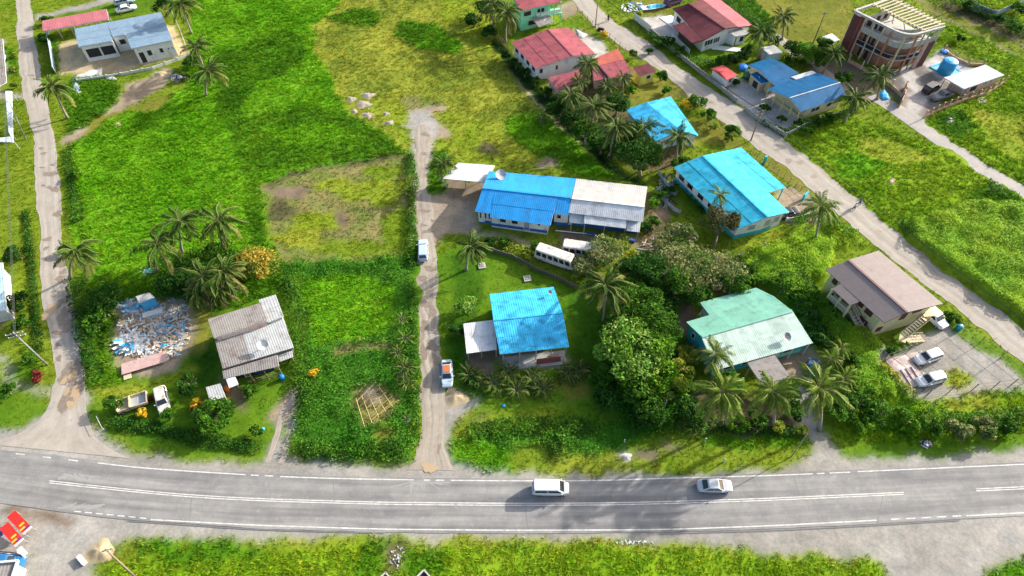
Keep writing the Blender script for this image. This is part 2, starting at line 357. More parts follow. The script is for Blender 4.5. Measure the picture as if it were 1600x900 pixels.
for _ in range(2): _g[1:-1, 1:-1] = (_g[1:-1, 1:-1]*2+_g[:-2, 1:-1]+_g[2:, 1:-1]+_g[1:-1, :-2]+_g[1:-1, 2:])/6
gc = _g.reshape(-1, 3)
soft = (HT[kd] > .3)
def inroad(px, py): return np.zeros(px.shape, bool)
def vineh(X, Y):
    r = np.abs(fbm(X, Y, 4.2, 21)-.5)*2; return .4+2.6*(1-r)*fbm(X, Y, 9, 22)+.9*vn(X, Y, 1.8, 23)
gz = np.zeros(gx.shape); iv = KN.index('vine'); gz[kd == iv] = vineh(gx[kd == iv], gy[kd == iv])*.8; gz[kd == KN.index('ditch')] = -.5
gz[soft] += vn(gx[soft], gy[soft], 2.2, 5)*.18
G2 = gz.reshape(sh).copy()
for _ in range(2): G2[1:-1, 1:-1] = (G2[1:-1, 1:-1]*2+G2[:-2, 1:-1]+G2[2:, 1:-1]+G2[1:-1, :-2]+G2[1:-1, 2:])/6
nx = len(xs); ny = len(ys)
def gheight(X, Y):
    ix = np.clip(np.searchsorted(xs, X)-1, 0, nx-2); iy = np.clip(np.searchsorted(ys, Y)-1, 0, ny-2)
    fx = (X-xs[ix])/(xs[ix+1]-xs[ix]); fy = (Y-ys[iy])/(ys[iy+1]-ys[iy])
    return (G2[iy, ix]*(1-fx)+G2[iy, ix+1]*fx)*(1-fy)+(G2[iy+1, ix]*(1-fx)+G2[iy+1, ix+1]*fx)*fy
def gcolour(X, Y):
    ix = np.clip(np.searchsorted(xs, X)-1, 0, nx-2); iy = np.clip(np.searchsorted(ys, Y)-1, 0, ny-2)
    return (_g[iy, ix]+_g[iy+1, ix]+_g[iy, ix+1]+_g[iy+1, ix+1])/4
def ground_mat():
    m, t, b = nodes('soil_and_turf'); a = t.nodes.new('ShaderNodeAttribute'); a.attribute_name = 'Col'; v = coords(t, 'World')
    n1 = ramp(t, noise(t, 2.2, 8, v, .75), .3, .72, (.83, .83, .83), (1.12, 1.12, 1.12)); n2 = ramp(t, noise(t, .12, 4, v), .3, .7, (.86, .86, .86), (1.12, 1.12, 1.12))
    c = mixc(t, 1.0, mixc(t, 1.0, a.outputs['Color'], n1, 'MULTIPLY'), n2, 'MULTIPLY')
    c = mixc(t, 1.0, c, ramp(t, noise(t, .55, 6, v, .7), .36, .66, (.80, .83, .84), (1.17, 1.12, 1.1)), 'MULTIPLY')
    t.links.new(c, b.inputs['Base Color']); b.inputs['Roughness'].default_value = .95; b.inputs['Specular IOR Level'].default_value = .04
    bump(t, b, noise(t, 5, 8, v, .7), .45, .08); return m
idx = np.arange(nx*ny).reshape(ny, nx)
Fq = np.stack([idx[:-1, :-1].ravel(), idx[:-1, 1:].ravel(), idx[1:, 1:].ravel(), idx[1:, :-1].ravel()], 1)
me = npmesh('ground', np.stack([gx, gy, G2.ravel()], 1), Fq, ground_mat(), gc, 4, True)
g = bpy.data.objects.new('ground', me); COL.objects.link(g); g['kind'] = 'structure'; g['label'] = 'green fields, lawns and bare earth between the roads'
# ------------------------------------------------------------------ roads
def roadmat(name, c1, c2, c3, tracks=0.0):
    """u across, v along in metres (UV); worn wheel tracks across u"""
    m, t, b = nodes(name); v = coords(t, 'World'); tc = t.nodes.new('ShaderNodeTexCoord')
    c = mixc(t, ramp(t, noise(t, .35, 6, v, .65), .35, .68), c1, c2); c = mixc(t, ramp(t, noise(t, 1.3, 7, v, .75), .55, .75), c, c3)
    if tracks:
        mp = t.nodes.new('ShaderNodeMapping'); mp.inputs['Scale'].default_value = (6.0, .03, 1); t.links.new(tc.outputs['UV'], mp.inputs[0])
        s = ramp(t, noise(t, 1.0, 5, mp.outputs[0], .6), .36, .64, (1-tracks, 1-tracks, 1-tracks*.95), (1+tracks, 1+tracks, 1+tracks*.9)); c = mixc(t, 1.0, c, s, 'MULTIPLY')
    g1 = ramp(t, noise(t, 9, 6, v, .8), .25, .8, (.82, .82, .82), (1.15, 1.15, 1.15)); c = mixc(t, 1.0, c, g1, 'MULTIPLY')
    t.links.new(c, b.inputs['Base Color']); b.inputs['Roughness'].default_value = .85; b.inputs['Specular IOR Level'].default_value = .15; bump(t, b, noise(t, 14, 6, v, .7), .35, .04); return m
def ribbon(name, left, right, zt, mat, label, step=.8, nacross=10, jit=.0, thick=.06, parent=None, crown=0):
    """sheet between two photograph polylines"""
    def res(pl, n):
        w = [P(*p) for p in pl]; d = [0]
        for a, b in zip(w, w[1:]): d.append(d[-1]+(b-a).length)
        out = []
        for k in range(n):
            s = d[-1]*k/(n-1); i = 0
            while i < len(w)-2 and d[i+1] < s: i += 1
            f = (s-d[i])/max(d[i+1]-d[i], 1e-6); p0 = w[max(i-1, 0)]; p1 = w[i]; p2 = w[i+1]; p3 = w[min(i+2, len(w)-1)]
            q = p1.lerp(p2, f)
            out.append(q)
        # smooth corners
        for _ in range(6): out = [out[0]]+[(out[i-1]+out[i]*2+out[i+1])/4 for i in range(1, len(out)-1)]+[out[-1]]
        return out
    L = sum((P(*b)-P(*a)).length for a, b in zip(left, left[1:])); n = max(int(L/step), 4); a = res(left, n); b = res(right, n)
    vs = []; uv = []; fs = []
    for i in range(n):
        d = (b[i]-a[i]).normalized()
        ja = (float(fbm(a[i].x, a[i].y, 2.5, 41))-.5)*jit*2; jb = (float(fbm(b[i].x, b[i].y, 2.5, 43))-.5)*jit*2
        p = a[i]+d*ja; q = b[i]+d*jb
        for k in range(nacross+1):
            f = k/nacross; r = p.lerp(q, f); vs.append((r.x, r.y, zt+crown*(1-(2*f-1)**2))); uv.append((f, i*step))
        vs.append((q.x, q.y, zt-thick)); uv.append((1, i*step)); vs.append((p.x, p.y, zt-thick)); uv.append((0, i*step))
    m = nacross+3
    for i in range(n-1):
        for k in range(m): fs.append((i*m+k, i*m+(k+1) % m, (i+1)*m+(k+1) % m, (i+1)*m+k))
    me = bpy.data.meshes.new(name); me.from_pydata(vs, [], fs); ul = me.uv_layers.new(name='UVMap')
    for lp in me.loops: ul.data[lp.index].uv = uv[lp.vertex_index]
    me.materials.append(mat); bm = bmesh.new(); bm.from_mesh(me); bmesh.ops.recalc_face_normals(bm, faces=bm.faces)
    up = sum(f.normal.z for f in bm.faces)
    if up < 0: bmesh.ops.reverse_faces(bm, faces=bm.faces)
    bm.to_mesh(me); bm.free()
    o = bpy.data.objects.new(name, me); COL.objects.link(o); o['kind'] = 'structure'
    if label: o['label'] = label
    if parent is not None: o.parent = parent; del o['kind']
    return o
asph = roadmat('asphalt', (.19,.188,.186), (.262,.254,.24), (.32,.305,.285), .24)
gravm = roadmat('pale_gravel', (.37,.335,.29), (.31,.275,.23), (.22,.19,.155), .14)
gravm2 = roadmat('dusty_gravel', (.36,.315,.26), (.28,.24,.19), (.19,.155,.12), .24)
TOP = [(-330,655),(-150,684),(0,703),(73,710),(155,720),(250,731),(384,738),(520,744),(646,747),(800,748),(933,748),(1021,744.5),(1200,740),(1340,733.5),(1600,722),(1900,706)]
BOT = [(-330,738),(-150,766),(0,786),(133,805),(200,812.5),(400,826),(600,832),(800,834),(1027,832),(1200,827),(1350,819.5),(1510,811),(1600,806),(1900,786)]
hwy = ribbon('highway', TOP, BOT, .05, asph, 'grey two-lane highway with pale worn wheel tracks', .8, 14, .08)
paint = M('road_paint', (.68,.67,.63), (.42,.40,.37), 2.2, .8, dirt=(.32,.30,.28), dirt_amt=.5)
def pline(pts, wd, zt=.056, n=1, mat=None, name='road_marking'):
    w_ = [P(*p) for p in pts]; mb = MB()
    # resample 1.5 m
    q = [w_[0]]
    for a, b in zip(w_, w_[1:]):
        k = max(int((b-a).length/2), 1)
        for i in range(1, k+1): q.append(a.lerp(b, i/k))
    for _ in range(4): q = [q[0]]+[(q[i-1]+q[i]*2+q[i+1])/4 for i in range(1, len(q)-1)]+[q[-1]]
    vs = []
    for i, p in enumerate(q):
        d = (q[min(i+1, len(q)-1)]-q[max(i-1, 0)]).normalized(); nn = Vector((-d.y, d.x, 0))*wd/2
        vs += [(p.x-nn.x, p.y-nn.y, zt), (p.x+nn.x, p.y+nn.y, zt)]
    mb.add(vs, [(2*i, 2*i+2, 2*i+3, 2*i+1) for i in range(len(q)-1)])
    return mb.build(name, mat or paint, hwy)
for a, b in (((-200,680),(-150,687)),((-90,696),(-60,700)),((25,709),(39,710.5)),((67,714),(80,715.5)),((107,718.5),(122,720.5))): pline([a, b], .15)
pline([(153,723.5),(210,731),(384,742)], .15); pline([(392,742.4),(404,743)], .15); pline([(414,743.5),(427,744)], .15)
pline([(438,744.8),(520,748),(646.7,750)], .15); pline([(663,750.3),(672,750.4)], .15); pline([(681,750.5),(694,750.6)], .15)
pline([(705,750.7),(800,751.5),(933,751.5),(1021,748),(1200,743.5),(1270,740.5)], .15); pline([(1276,740.3),(1288,739.7)], .15); pline([(1296,739.4),(1328,738)], .15); pline([(1340,737.2),(1600,725.7),(1900,709)], .15)
CL = [(77,753),(187,765),(293,775),(400,781),(600,786.7),(800,788.3),(960,787.6),(1093,784),(1200,780.5),(1412,771)]
for dy in (-1.6, 1.6):
    pline([(x, y+dy) for x, y in CL], .13); pline([(1525,765.7+dy),(1600,762.3+dy),(1900,748+dy)], .13)
for i in range(7): x = 133+i*17-17; pline([(x, 799+i*1.7), (x+11, 800+i*1.7)], .13)
pline([(236,812),(400,821),(600,827.2),(800,828.8),(1027,828),(1200,822),(1370,813)], .15)
for i in range(5): x = 1392+i*24; pline([(x, 811.7-i*1.2), (x+14, 811-i*1.2)], .15)
pline([(1510,806),(1600,801.5),(1900,782)], .15)
R1L = [(24,-60),(24,0),(27,50),(29,100),(34,140),(41,170),(54,225),(56,300),(62,350),(64,400),(64,450),(69,490),(80,530),(87,580),(84,612),(70,650),(40,676),(-20,694)]
R1R = [(50,-60),(49,0),(53,50),(62,100),(68,140),(78,170),(87,225),(95,300),(96,350),(99,400),(110,450),(118,490),(125,530),(133,580),(136,612),(137,655),(150,690),(200,716)]
side_l = ribbon('side_road', R1L, R1R, .035, gravm, 'pale concrete side road with puddles at the left of the view', .8, 10, .7)
R2L = [(652,196),(651,218),(648,260),(651,300),(651,372),(651,450),(653,500),(655,560),(657,600),(659,680),(656,704),(640,734)]
R2R = [(664,194),(674,212),(672,232),(668,275),(672,300),(680,375),(681,450),(685,500),(691,560),(696,610),(693,670),(695,704),(712,735)]
side_c = ribbon('side_road', R2L, R2R, .035, gravm2, 'straight dusty gravel lane leading up from the highway in the middle', .8, 8, .9)
R3L = [(845,-60),(895,2),(930,42),(975,75),(1032,110),(1077,150),(1120,185),(1192,238),(1225,261),(1269,297),(1305,332),(1370,385),(1442,443),(1482,472),(1600,569),(1760,700)]
R3R = [(880,-60),(925,0),(955,32),(1010,65),(1070,112),(1140,158),(1170,177),(1197,197),(1261,243),(1350,318),(1418,376),(1510,447),(1600,515),(1760,640)]
side_r = ribbon('side_road', R3L, R3R, .035, gravm, 'wide pale gravel street running diagonally past the houses on the right', .8, 8, .7)
R4L = [(1355,152),(1400,182),(1462,226),(1530,272),(1600,313),(1760,410)]
R4R = [(1372,146),(1440,182),(1490,222),(1560,268),(1600,291),(1760,380)]
side_f = ribbon('side_road', R4L, R4R, .035, roadmat('grey_lane', (.30,.29,.28), (.40,.36,.31), (.25,.22,.19), .05), 'narrow grey lane beyond the field at the far right', .8, 6, .2)
lane = ribbon('path', [(1110,-20),(1170,32),(1222,66),(1262,98),(1320,142)], [(1118,-24),(1180,28),(1230,62),(1272,94),(1332,138)], .03, gravm, 'narrow concrete lane behind the red-roofed house', .8, 4, .1)
dust = M('pale_road_dust', (.30,.29,.27), (.25,.245,.235), 1.5, .95); tar = M('dark_tar', (.13,.13,.13), (.17,.17,.165), 2, .8)
rd = random.Random(9)
for cx, cy, n, L in ((660,752,15,30), (110,740,10,30), (110,792,10,40), (1290,742,7,24)):
    for k in range(n):
        a = rd.uniform(.15, 2.9) if cy < 780 or cx > 1000 else rd.uniform(-1.1, .5); l = rd.uniform(.4, 1)*L; x0, y0 = cx+rd.uniform(-22, 22), cy+rd.uniform(0, 5)
        s_ = 1 if cy < 780 else -1
        pline([(x0, y0), (x0+math.cos(a)*l*.6, y0+s_*abs(math.sin(a))*l*.35), (x0+math.cos(a)*l*1.3, y0+s_*abs(math.sin(a))*l*.55)], rd.uniform(.1, .25), .0515+.0001*k, 1, dust, 'dust_streak')
for pts in ([(1480,770),(1500,800)], [(820,790),(826,833)], [(520,748),(524,788)], [(300,775),(296,818)], [(1240,742),(1250,780)], [(1380,772),(1370,818)]): pline(pts, .07, .053, 1, tar, 'tar_seam')
for pts in ([(1030,834),(1200,829.5),(1350,822),(1500,813)], [(200,814),(400,828),(600,833)]): pline(pts, .16, .0535, 1, tar, 'edge_crack')
ribbon('track', [(466,604),(452,625),(432,645),(430,668),(425,692),(412,722)], [(472,608),(460,630),(441,650),(437,672),(432,695),(422,724)], .02, gravm2, 'left wheel rut of the twin track beside the patchwork-roofed house', .8, 3, .5)
ribbon('track', [(474,606),(466,630),(456,652),(450,680),(442,702),(434,724)], [(480,608),(473,634),(463,655),(456,684),(449,704),(444,725)], .02, gravm2, 'right wheel rut of the twin track beside the patchwork-roofed house', .8, 3, .5)
# puddles and damp patches lie 4 mm above the road
def blob(name, cx, cy, rx, ry, zt, mat, parent, seed, rot=0):
    r_ = random.Random(seed); n = 26; c = P(cx, cy); sx = rx/Qs(c); sy = ry/(Qs(c)*.78); ph = [r_.random()*6 for _ in range(4)]
    vs = [(c.x, c.y, zt)]
    for k in range(n):
        a = 2*PI*k/n; q = 1+.22*math.sin(2*a+ph[0])+.16*math.sin(3*a+ph[1])+.12*math.sin(5*a+ph[2])+.08*math.sin(9*a+ph[3]); X, Y = sx*q*math.cos(a), sy*q*math.sin(a)
        vs.append((c.x+X*math.cos(rot)-Y*math.sin(rot), c.y+X*math.sin(rot)+Y*math.cos(rot), zt))
    mb = MB(); mb.add(vs, [(0, 1+k, 1+(k+1) % n) for k in range(n)]); return mb.build(name, mat, parent)
def Qs(c): return F/((c.y-CAMY)*cp+CAMH*sp)
damp = M('damp_earth', (.17,.135,.10), (.25,.20,.155), 2.5, .6, bmp=.3)
puddle = M('brown_puddle_water', (.36,.26,.15), (.40,.30,.18), .4, .12, spec=.5)
k = 0
for cx, cy, rx, ry in ((39,58,5,2.5),(43,75,4,1.5),(48,118,5,2),(60,195,4,1.5),(64,232,4,2),(68,240,6,2),(66,262,4,1.5),(79,272,10,5),(82,258,4,2),(68,290,4,2),(86,296,6,5),(77,293,4,3),(90,334,5,7),(74,374,6,4),(72,388,4,3),(92,388,5,4),(70,405,5,3),(96,412,8,8),(94,436,8,5),(98,425,5,4),(100,470,8,6),(104,487,12,11),(110,505,12,12),(96,502,6,6),(90,520,7,4),(90,541,6,4),(92,560,5,4),(88,480,6,6),(108,585,14,14),(121,575,8,16),(112,615,14,22),(104,632,9,10),(98,594,8,7),
                      (664,210,7,4),(662,240,5,3),(664,330,8,3),(676,345,4,2),(662,352,6,2),(668,362,8,3),(664,400,6,4),(672,420,8,5),(660,435,9,4),(672,455,6,6),(664,475,9,6),(676,488,5,10),(663,510,7,8),(675,540,7,9),(662,552,6,12),(683,545,5,4),(680,562,9,8),(684,568,7,5),(686,700,3,6),
                      (1184,212,4,2),(1232,252,6,4),(1250,254,5,4),(1272,276,5,3),(1372,362,6,3),(1440,395,10,3),(1452,402,14,4),(1420,385,6,2),(1466,440,4,4),(1478,448,4,3),(1502,457,5,3),(1514,468,4,3),(1556,498,4,3),(1020,70,4,2),(1050,100,6,2),(950,30,5,2),(1110,160,5,2)):
    k += 1; par = side_l if cx < 300 else side_c if cx < 800 else side_r
    blob('damp_patch', cx, cy, rx, ry, .039+.0007*(k % 12), damp, par, k)
for cx, cy, rx, ry in ((78,487,9.5,11),(111,481,5,6),(113,496,4,3),(115,586,6,8),(100,595,5,5),(117,612,5,10),(110,632,5,6),(105,612,4,5),(119,625,3,10)):
    k += 1; blob('puddle', cx, cy, rx, ry, .049+.0012*(k % 9), puddle, side_l, k)
po = blob('puddle', 671, 731, 11, 7, .058, puddle, None, 99); po['kind'] = 'structure'; po['label'] = 'muddy brown puddle where the middle lane meets the highway'
# ------------------------------------------------------------------ grasses and low growth (nobody could count it)
grassm = leafmat('grass_blades', None, None, .5, .0, True)
leafm = leafmat('broad_leaves', None, None, .28, .0, True)
ROADS = [L+R[::-1] for L, R in ((R1L, R1R), (R2L, R2R), (R3L, R3R), (R4L, R4R), (TOP, BOT))]
def sample(n, x0=-142, x1=142, y0=-58, y1=108):
    n = int(n*1.26); X = rng.uniform(x0, x1, n); Y = rng.uniform(y0, y1, n); px, py = Qn(X, Y)
    ok = (px > -160) & (px < 1760) & (py > -100) & (py < 1060); X, Y, px, py = X[ok], Y[ok], px[ok], py[ok]
    bad = np.zeros(len(X), bool)
    for r in ROADS: bad |= pip(px, py, r)
    for r in KEEP: bad |= pip(px, py, r)
    return X[~bad], Y[~bad]
KEEP = []   # footprints of buildings, filled in before the grass is sown
def blades(name, kinds, label, cat, n, nb=7, wid=.07):
    X, Y = sample(n); k = classify(X, Y); ok = np.isin(k, [KN.index(q) for q in kinds]) & (rng.random(len(X)) < DN[k]/3.6); X, Y, k = X[ok], Y[ok], k[ok]
    c = gcolour(X, Y)*1.3; m = len(X)
    lump = fbm(X, Y, 1.9, 31); h = HT[k]*(.3+1.4*lump)*rng.uniform(.7, 1.3, m)
    V = []; C = []
    zg = gheight(X, Y)
    cc = c*(rng.uniform(.72, 1.32, m)[:, None]); cc[:, 0] *= rng.uniform(.8, 1.35, m)
    for b in range(nb):
        a = rng.uniform(0, 2*PI, m); r = rng.uniform(0, .24, m); bx = X+r*np.cos(a); by = Y+r*np.sin(a); a2 = rng.uniform(0, 2*PI, m); w_ = wid*rng.uniform(.7, 1.6, m)
        ln = h*rng.uniform(.4, 1.3, m)+.08; hh = h*rng.uniform(.4, .95, m)
        p0 = np.stack([bx-w_*np.sin(a2), by+w_*np.cos(a2), zg-.02], 1); p1 = np.stack([bx+w_*np.sin(a2), by-w_*np.cos(a2), zg-.02], 1)
        p2 = np.stack([bx+ln*np.cos(a2), by+ln*np.sin(a2), zg+hh], 1)
        V.append(np.stack([p0, p1, p2], 1)); cb = cc*rng.uniform(.85, 1.15, m)[:, None]; C.append(np.repeat(cb[:, None], 3, 1))
    V = np.concatenate(V).reshape(-1, 3); C = np.concatenate(C).reshape(-1, 3)
    me = npmesh(name, V, np.arange(len(V)).reshape(-1, 3), grassm, C, 3)
    o = bpy.data.objects.new(name, me); COL.objects.link(o); tag(o, label, cat, None, 'stuff'); return o
def leafquads(cx, cy, cz, size, col, nz=(.3, 1.0), jit=.25):
    """one folded leaf quad per point, arrays in; returns V, C"""
    m = len(cx); a = rng.uniform(0, 2*PI, m); el = rng.uniform(nz[0], nz[1], m)*PI/2
    nrm = np.stack([np.cos(a)*np.cos(el), np.sin(a)*np.cos(el), np.sin(el)], 1)
    b = rng.normal(size=(m, 3)); u = np.cross(nrm, b); u /= np.linalg.norm(u, axis=1)[:, None]+1e-9; v = np.cross(nrm, u)
    c = np.stack([cx, cy, cz], 1); L = (size*rng.uniform(.7, 1.3, m))[:, None]
    q = np.stack([c-u*L*.5, c+v*L*.3+nrm*L*.06, c+u*L*.5, c-v*L*.3+nrm*L*.06], 1)
    cc = col*rng.uniform(1-jit, 1+jit, m)[:, None]; cc = cc.copy(); cc[:, 0] *= rng.uniform(.75, 1.3, m)
    return q.reshape(-1, 3), np.repeat(cc[:, None], 4, 1).reshape(-1, 3)
def leaf_patch(name, kinds, label, cat, n, size=.34, hf=None):
    X, Y = sample(n); k = classify(X, Y); ok = np.isin(k, [KN.index(q) for q in kinds]); X, Y, k = X[ok], Y[ok], k[ok]
    c = gcolour(X, Y)*1.15; zg = gheight(X, Y); m = len(X)
    lump = np.clip(fbm(X, Y, 2.4, 33)*1.8-.35, 0, 1.2)
    h = hf(X, Y) if hf else .1+lump*1.0
    V, C = leafquads(X, Y, zg+h*rng.uniform(.55, 1.0, m), size*(.7+.5*lump), c, (.5, 1))
    me = npmesh(name, V, np.arange(len(V)).reshape(-1, 4), leafm, C, 4)
    o = bpy.data.objects.new(name, me); COL.objects.link(o); tag(o, label, cat, None, 'stuff'); return o
def sow():
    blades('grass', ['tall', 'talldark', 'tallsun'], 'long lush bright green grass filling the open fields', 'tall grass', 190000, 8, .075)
    blades('grass', ['dry', 'drygreen', 'brown', 'mulch'], 'dry yellowish grass and cut brown stubble on the empty plots', 'dry grass', 170000, 7, .05)
    blades('grass', ['grass', 'lawn', 'lawndark', 'olive', 'ditch'], 'short green turf of the lawns and road verges', 'turf', 190000, 6, .05)
    leaf_patch('weeds', ['weeds'], 'dark green broad-leaved weeds covering the middle plot and the ditch banks', 'weeds', 750000, .36)
    leaf_patch('vines', ['vine'], 'bright green creeper smothering the mounds along the diagonal street', 'creeper', 800000, .34, lambda X, Y: .15+.35*vn(X, Y, .9, 51))
# ------------------------------------------------------------------ palms
bark = M('palm_bark', (.30,.27,.22), (.20,.17,.13), 5, .9, bmp=.4)
frondA = leafmat('palm_frond', (.028,.075,.010), (.055,.11,.014), .25, .25)
frondB = leafmat('old_palm_frond', (.20,.18,.05), (.10,.13,.025), .25, .25)
frondC = leafmat('bright_palm_frond', (.08,.165,.012), (.14,.20,.025), .3, .25)
rib = M('palm_rib', (.28,.26,.09), (.2,.2,.06), 4, .6)
nutm = M('coconut_husk', (.16,.17,.04), (.22,.14,.05), 4, .6)
def frond_mesh(mat, droop, seed, n=34, leng=1.0, lw=.0145):
    """unit frond along +x, arching; scaled by its length"""
    r_ = random.Random(seed); pts = []; x = z_ = 0; a = droop[0]
    for i in range(n+1):
        pts.append(Vector((x, .03*math.sin(i*.3+seed), z_))); a += (droop[1]-droop[0])/n; x += math.cos(a)/n; z_ += math.sin(a)/n
    mb = MB()
    for i in range(0, n, 3):
        mb.bar(pts[i], pts[min(i+3, n)], .018*(1-.7*i/n), .012, 1)
    for i in range(3, n+1):
        f = i/n; L = .19*math.sin(PI*min(1, (f*.93+.09)))**.6*r_.uniform(.85, 1.1); d = (pts[i]-pts[i-1]).normalized()
        for s in (-1, 1):
            if r_.random() < .12: continue
            sag = r_.uniform(.35, .75)+.35*(1-f); dirv = Vector((d.x*.55, s*.85, d.z*.55-sag*.6)).normalized(); p = pts[i]; t1 = p+dirv*L*.55; t2 = p+dirv*L+Vector((0, 0, -L*.22))
            wv = d*lw
            mb.add([p-wv*.5, p+wv*.5, t1+wv, t1-wv, t2], [(0, 1, 2, 3), (3, 2, 4)], 0)
    return mb.mesh('frond', [mat, rib])
FR = {}
for q, mt in (('a', frondA), ('b', frondB), ('c', frondC)):
    FR[q] = [[frond_mesh(mt, (1.25-.1*k, -.15-.15*k), k) for k in range(2)], [frond_mesh(mt, (.75, -.75-.2*k), 3+k) for k in range(2)], [frond_mesh(mt, (.25, -1.15-.15*k), 6+k) for k in range(2)], [frond_mesh(mt, (-.35, -1.45), 9)]]
nut = MB(); nut.tube([(0, 0, .14), (0, 0, .07), (0, 0, -.07), (0, 0, -.15)], [.04, .12, .12, .03], 6); nutme = nut.mesh('coconut', nutm)
wr = random.Random(5)
def palm(cx, cy, h, label, R=4.3, base=None, style='a', n=22, lean=None, old=4, grp='coconut palms standing around the houses and fields', wind=.35, skirt=True):
    top = P(cx, cy, h)
    if base is not None: b = P(*base)
    else: b = Vector((top.x+wr.uniform(-.8, .8), top.y+wr.uniform(-.5, .7), 0))
    t = thing('palm_tree', label, 'palm tree', b, 0, grp)
    mb = MB(); pts = []; rs = []
    for i in range(8):
        f = i/7; p = b.lerp(top, f); k = math.sin(f*PI)*.35; pts.append(p+Vector((-k*(top.x-b.x)*.25, -k*(top.y-b.y)*.25, 0))); rs.append(.24*(1-.45*f)+(.12 if i == 0 else 0))
    mb.tube(pts, rs, 9); mb.build('trunk', bark, t, True)
    loc = top-b; R *= .93; n += wr.randrange(2, 10); zs = wr.uniform(.8, 1.25); tl = (wr.uniform(-.14, .14), wr.uniform(-.14, .14))
    for i in range(n):
        a = i*2.399+wr.uniform(-.38, .38); tier = 0 if i < n*.22 else 1 if i < n*.55 else 2 if i < n*.85 else 3
        q = style
        if i >= n-old: q = 'b'
        me = wr.choice(FR[q][tier]); s = R*wr.uniform(.68, 1.14)*(.8 if tier == 0 else 1)
        a += wind*math.sin(a-2.6)*.6
        inst('frond', me, t, loc+Vector((math.cos(a)*.12, math.sin(a)*.12, -.1*tier)), (wr.uniform(-.3, .3), wr.uniform(-.16, .18)+tl[0]*math.cos(a)+tl[1]*math.sin(a), a), (s, s*wr.uniform(.8, 1.1), s*zs))
    for i in range(wr.choice((0, 1, 2, 4))):
        a = wr.uniform(0, 6.3); s = R*.7; inst('frond', wr.choice(FR['b'][3]), t, loc+Vector((math.cos(a)*.2, math.sin(a)*.2, -.4)), (wr.uniform(-.3, .3), wr.uniform(0, .3), a), (s, s*.6, s))
    for i in range(wr.choice((0, 3, 5))):
        a = wr.uniform(0, 6.3); inst('coconut', nutme, t, loc+Vector((math.cos(a)*.3, math.sin(a)*.3, -.35)))
    return t
# ------------------------------------------------------------------ broadleaf trees and shrubs
twig = M('tree_bark', (.17,.135,.10), (.24,.20,.15), 4, .9, bmp=.4)
def leafset(name, cols, n, R, H, clumps, size, hollow=.55, seed=0, flat=.75, mi=None):
    """crown as leaf faces gathered in clumps spread through the volume"""
    g_ = np.random.default_rng(seed); Vs = []; Cs = []
    per = n//clumps
    for k in range(clumps):
        d = g_.normal(size=3); d /= np.linalg.norm(d); d[2] = abs(d[2])*.9-.25; rr = g_.uniform(hollow, .86); c = d*rr*np.array([R, R, H*.55])
        cr = R*g_.uniform(.2, .46); sz_ = size*g_.uniform(.6, 1.5); p = g_.normal(size=(per, 3)); p /= np.linalg.norm(p, axis=1)[:, None]; p *= (g_.uniform(.55, 1, per)**.5)[:, None]; p[:, 2] *= flat; p = c+p*cr
        col = np.array(cols[g_.integers(len(cols))])*g_.uniform(.8, 1.2)
        V, C = leafquads(p[:, 0], p[:, 1], p[:, 2], np.full(per, sz_), np.tile(col, (per, 1)), (.15, 1), .22); Vs.append(V); Cs.append(C)
    V = np.concatenate(Vs); C = np.concatenate(Cs)
    return npmesh(name, V, np.arange(len(V)).reshape(-1, 4), leafm, C, 4)
G = {'dark': [(.02,.07,.01), (.03,.10,.012), (.045,.12,.015)], 'mid': [(.05,.14,.012), (.07,.18,.015), (.035,.10,.01)],
     'bright': [(.12,.26,.015), (.09,.22,.012), (.06,.16,.01)], 'grey': [(.20,.24,.08), (.14,.18,.05), (.26,.28,.11), (.06,.13,.02)],
     'yellow': [(.40,.31,.04), (.22,.25,.03), (.46,.34,.05), (.15,.20,.03)], 'lime': [(.22,.30,.03), (.30,.34,.04), (.14,.22,.02)], 'red': [(.20,.04,.03), (.11,.02,.02), (.08,.05,.02)],
     'rust': [(.07,.09,.03), (.10,.11,.04), (.22,.07,.04), (.05,.07,.02)], 'gloss': [(.11,.25,.02), (.22,.36,.07), (.08,.19,.015), (.15,.30,.04)], 'flower': [(.6,.42,.02), (.55,.36,.02)]}
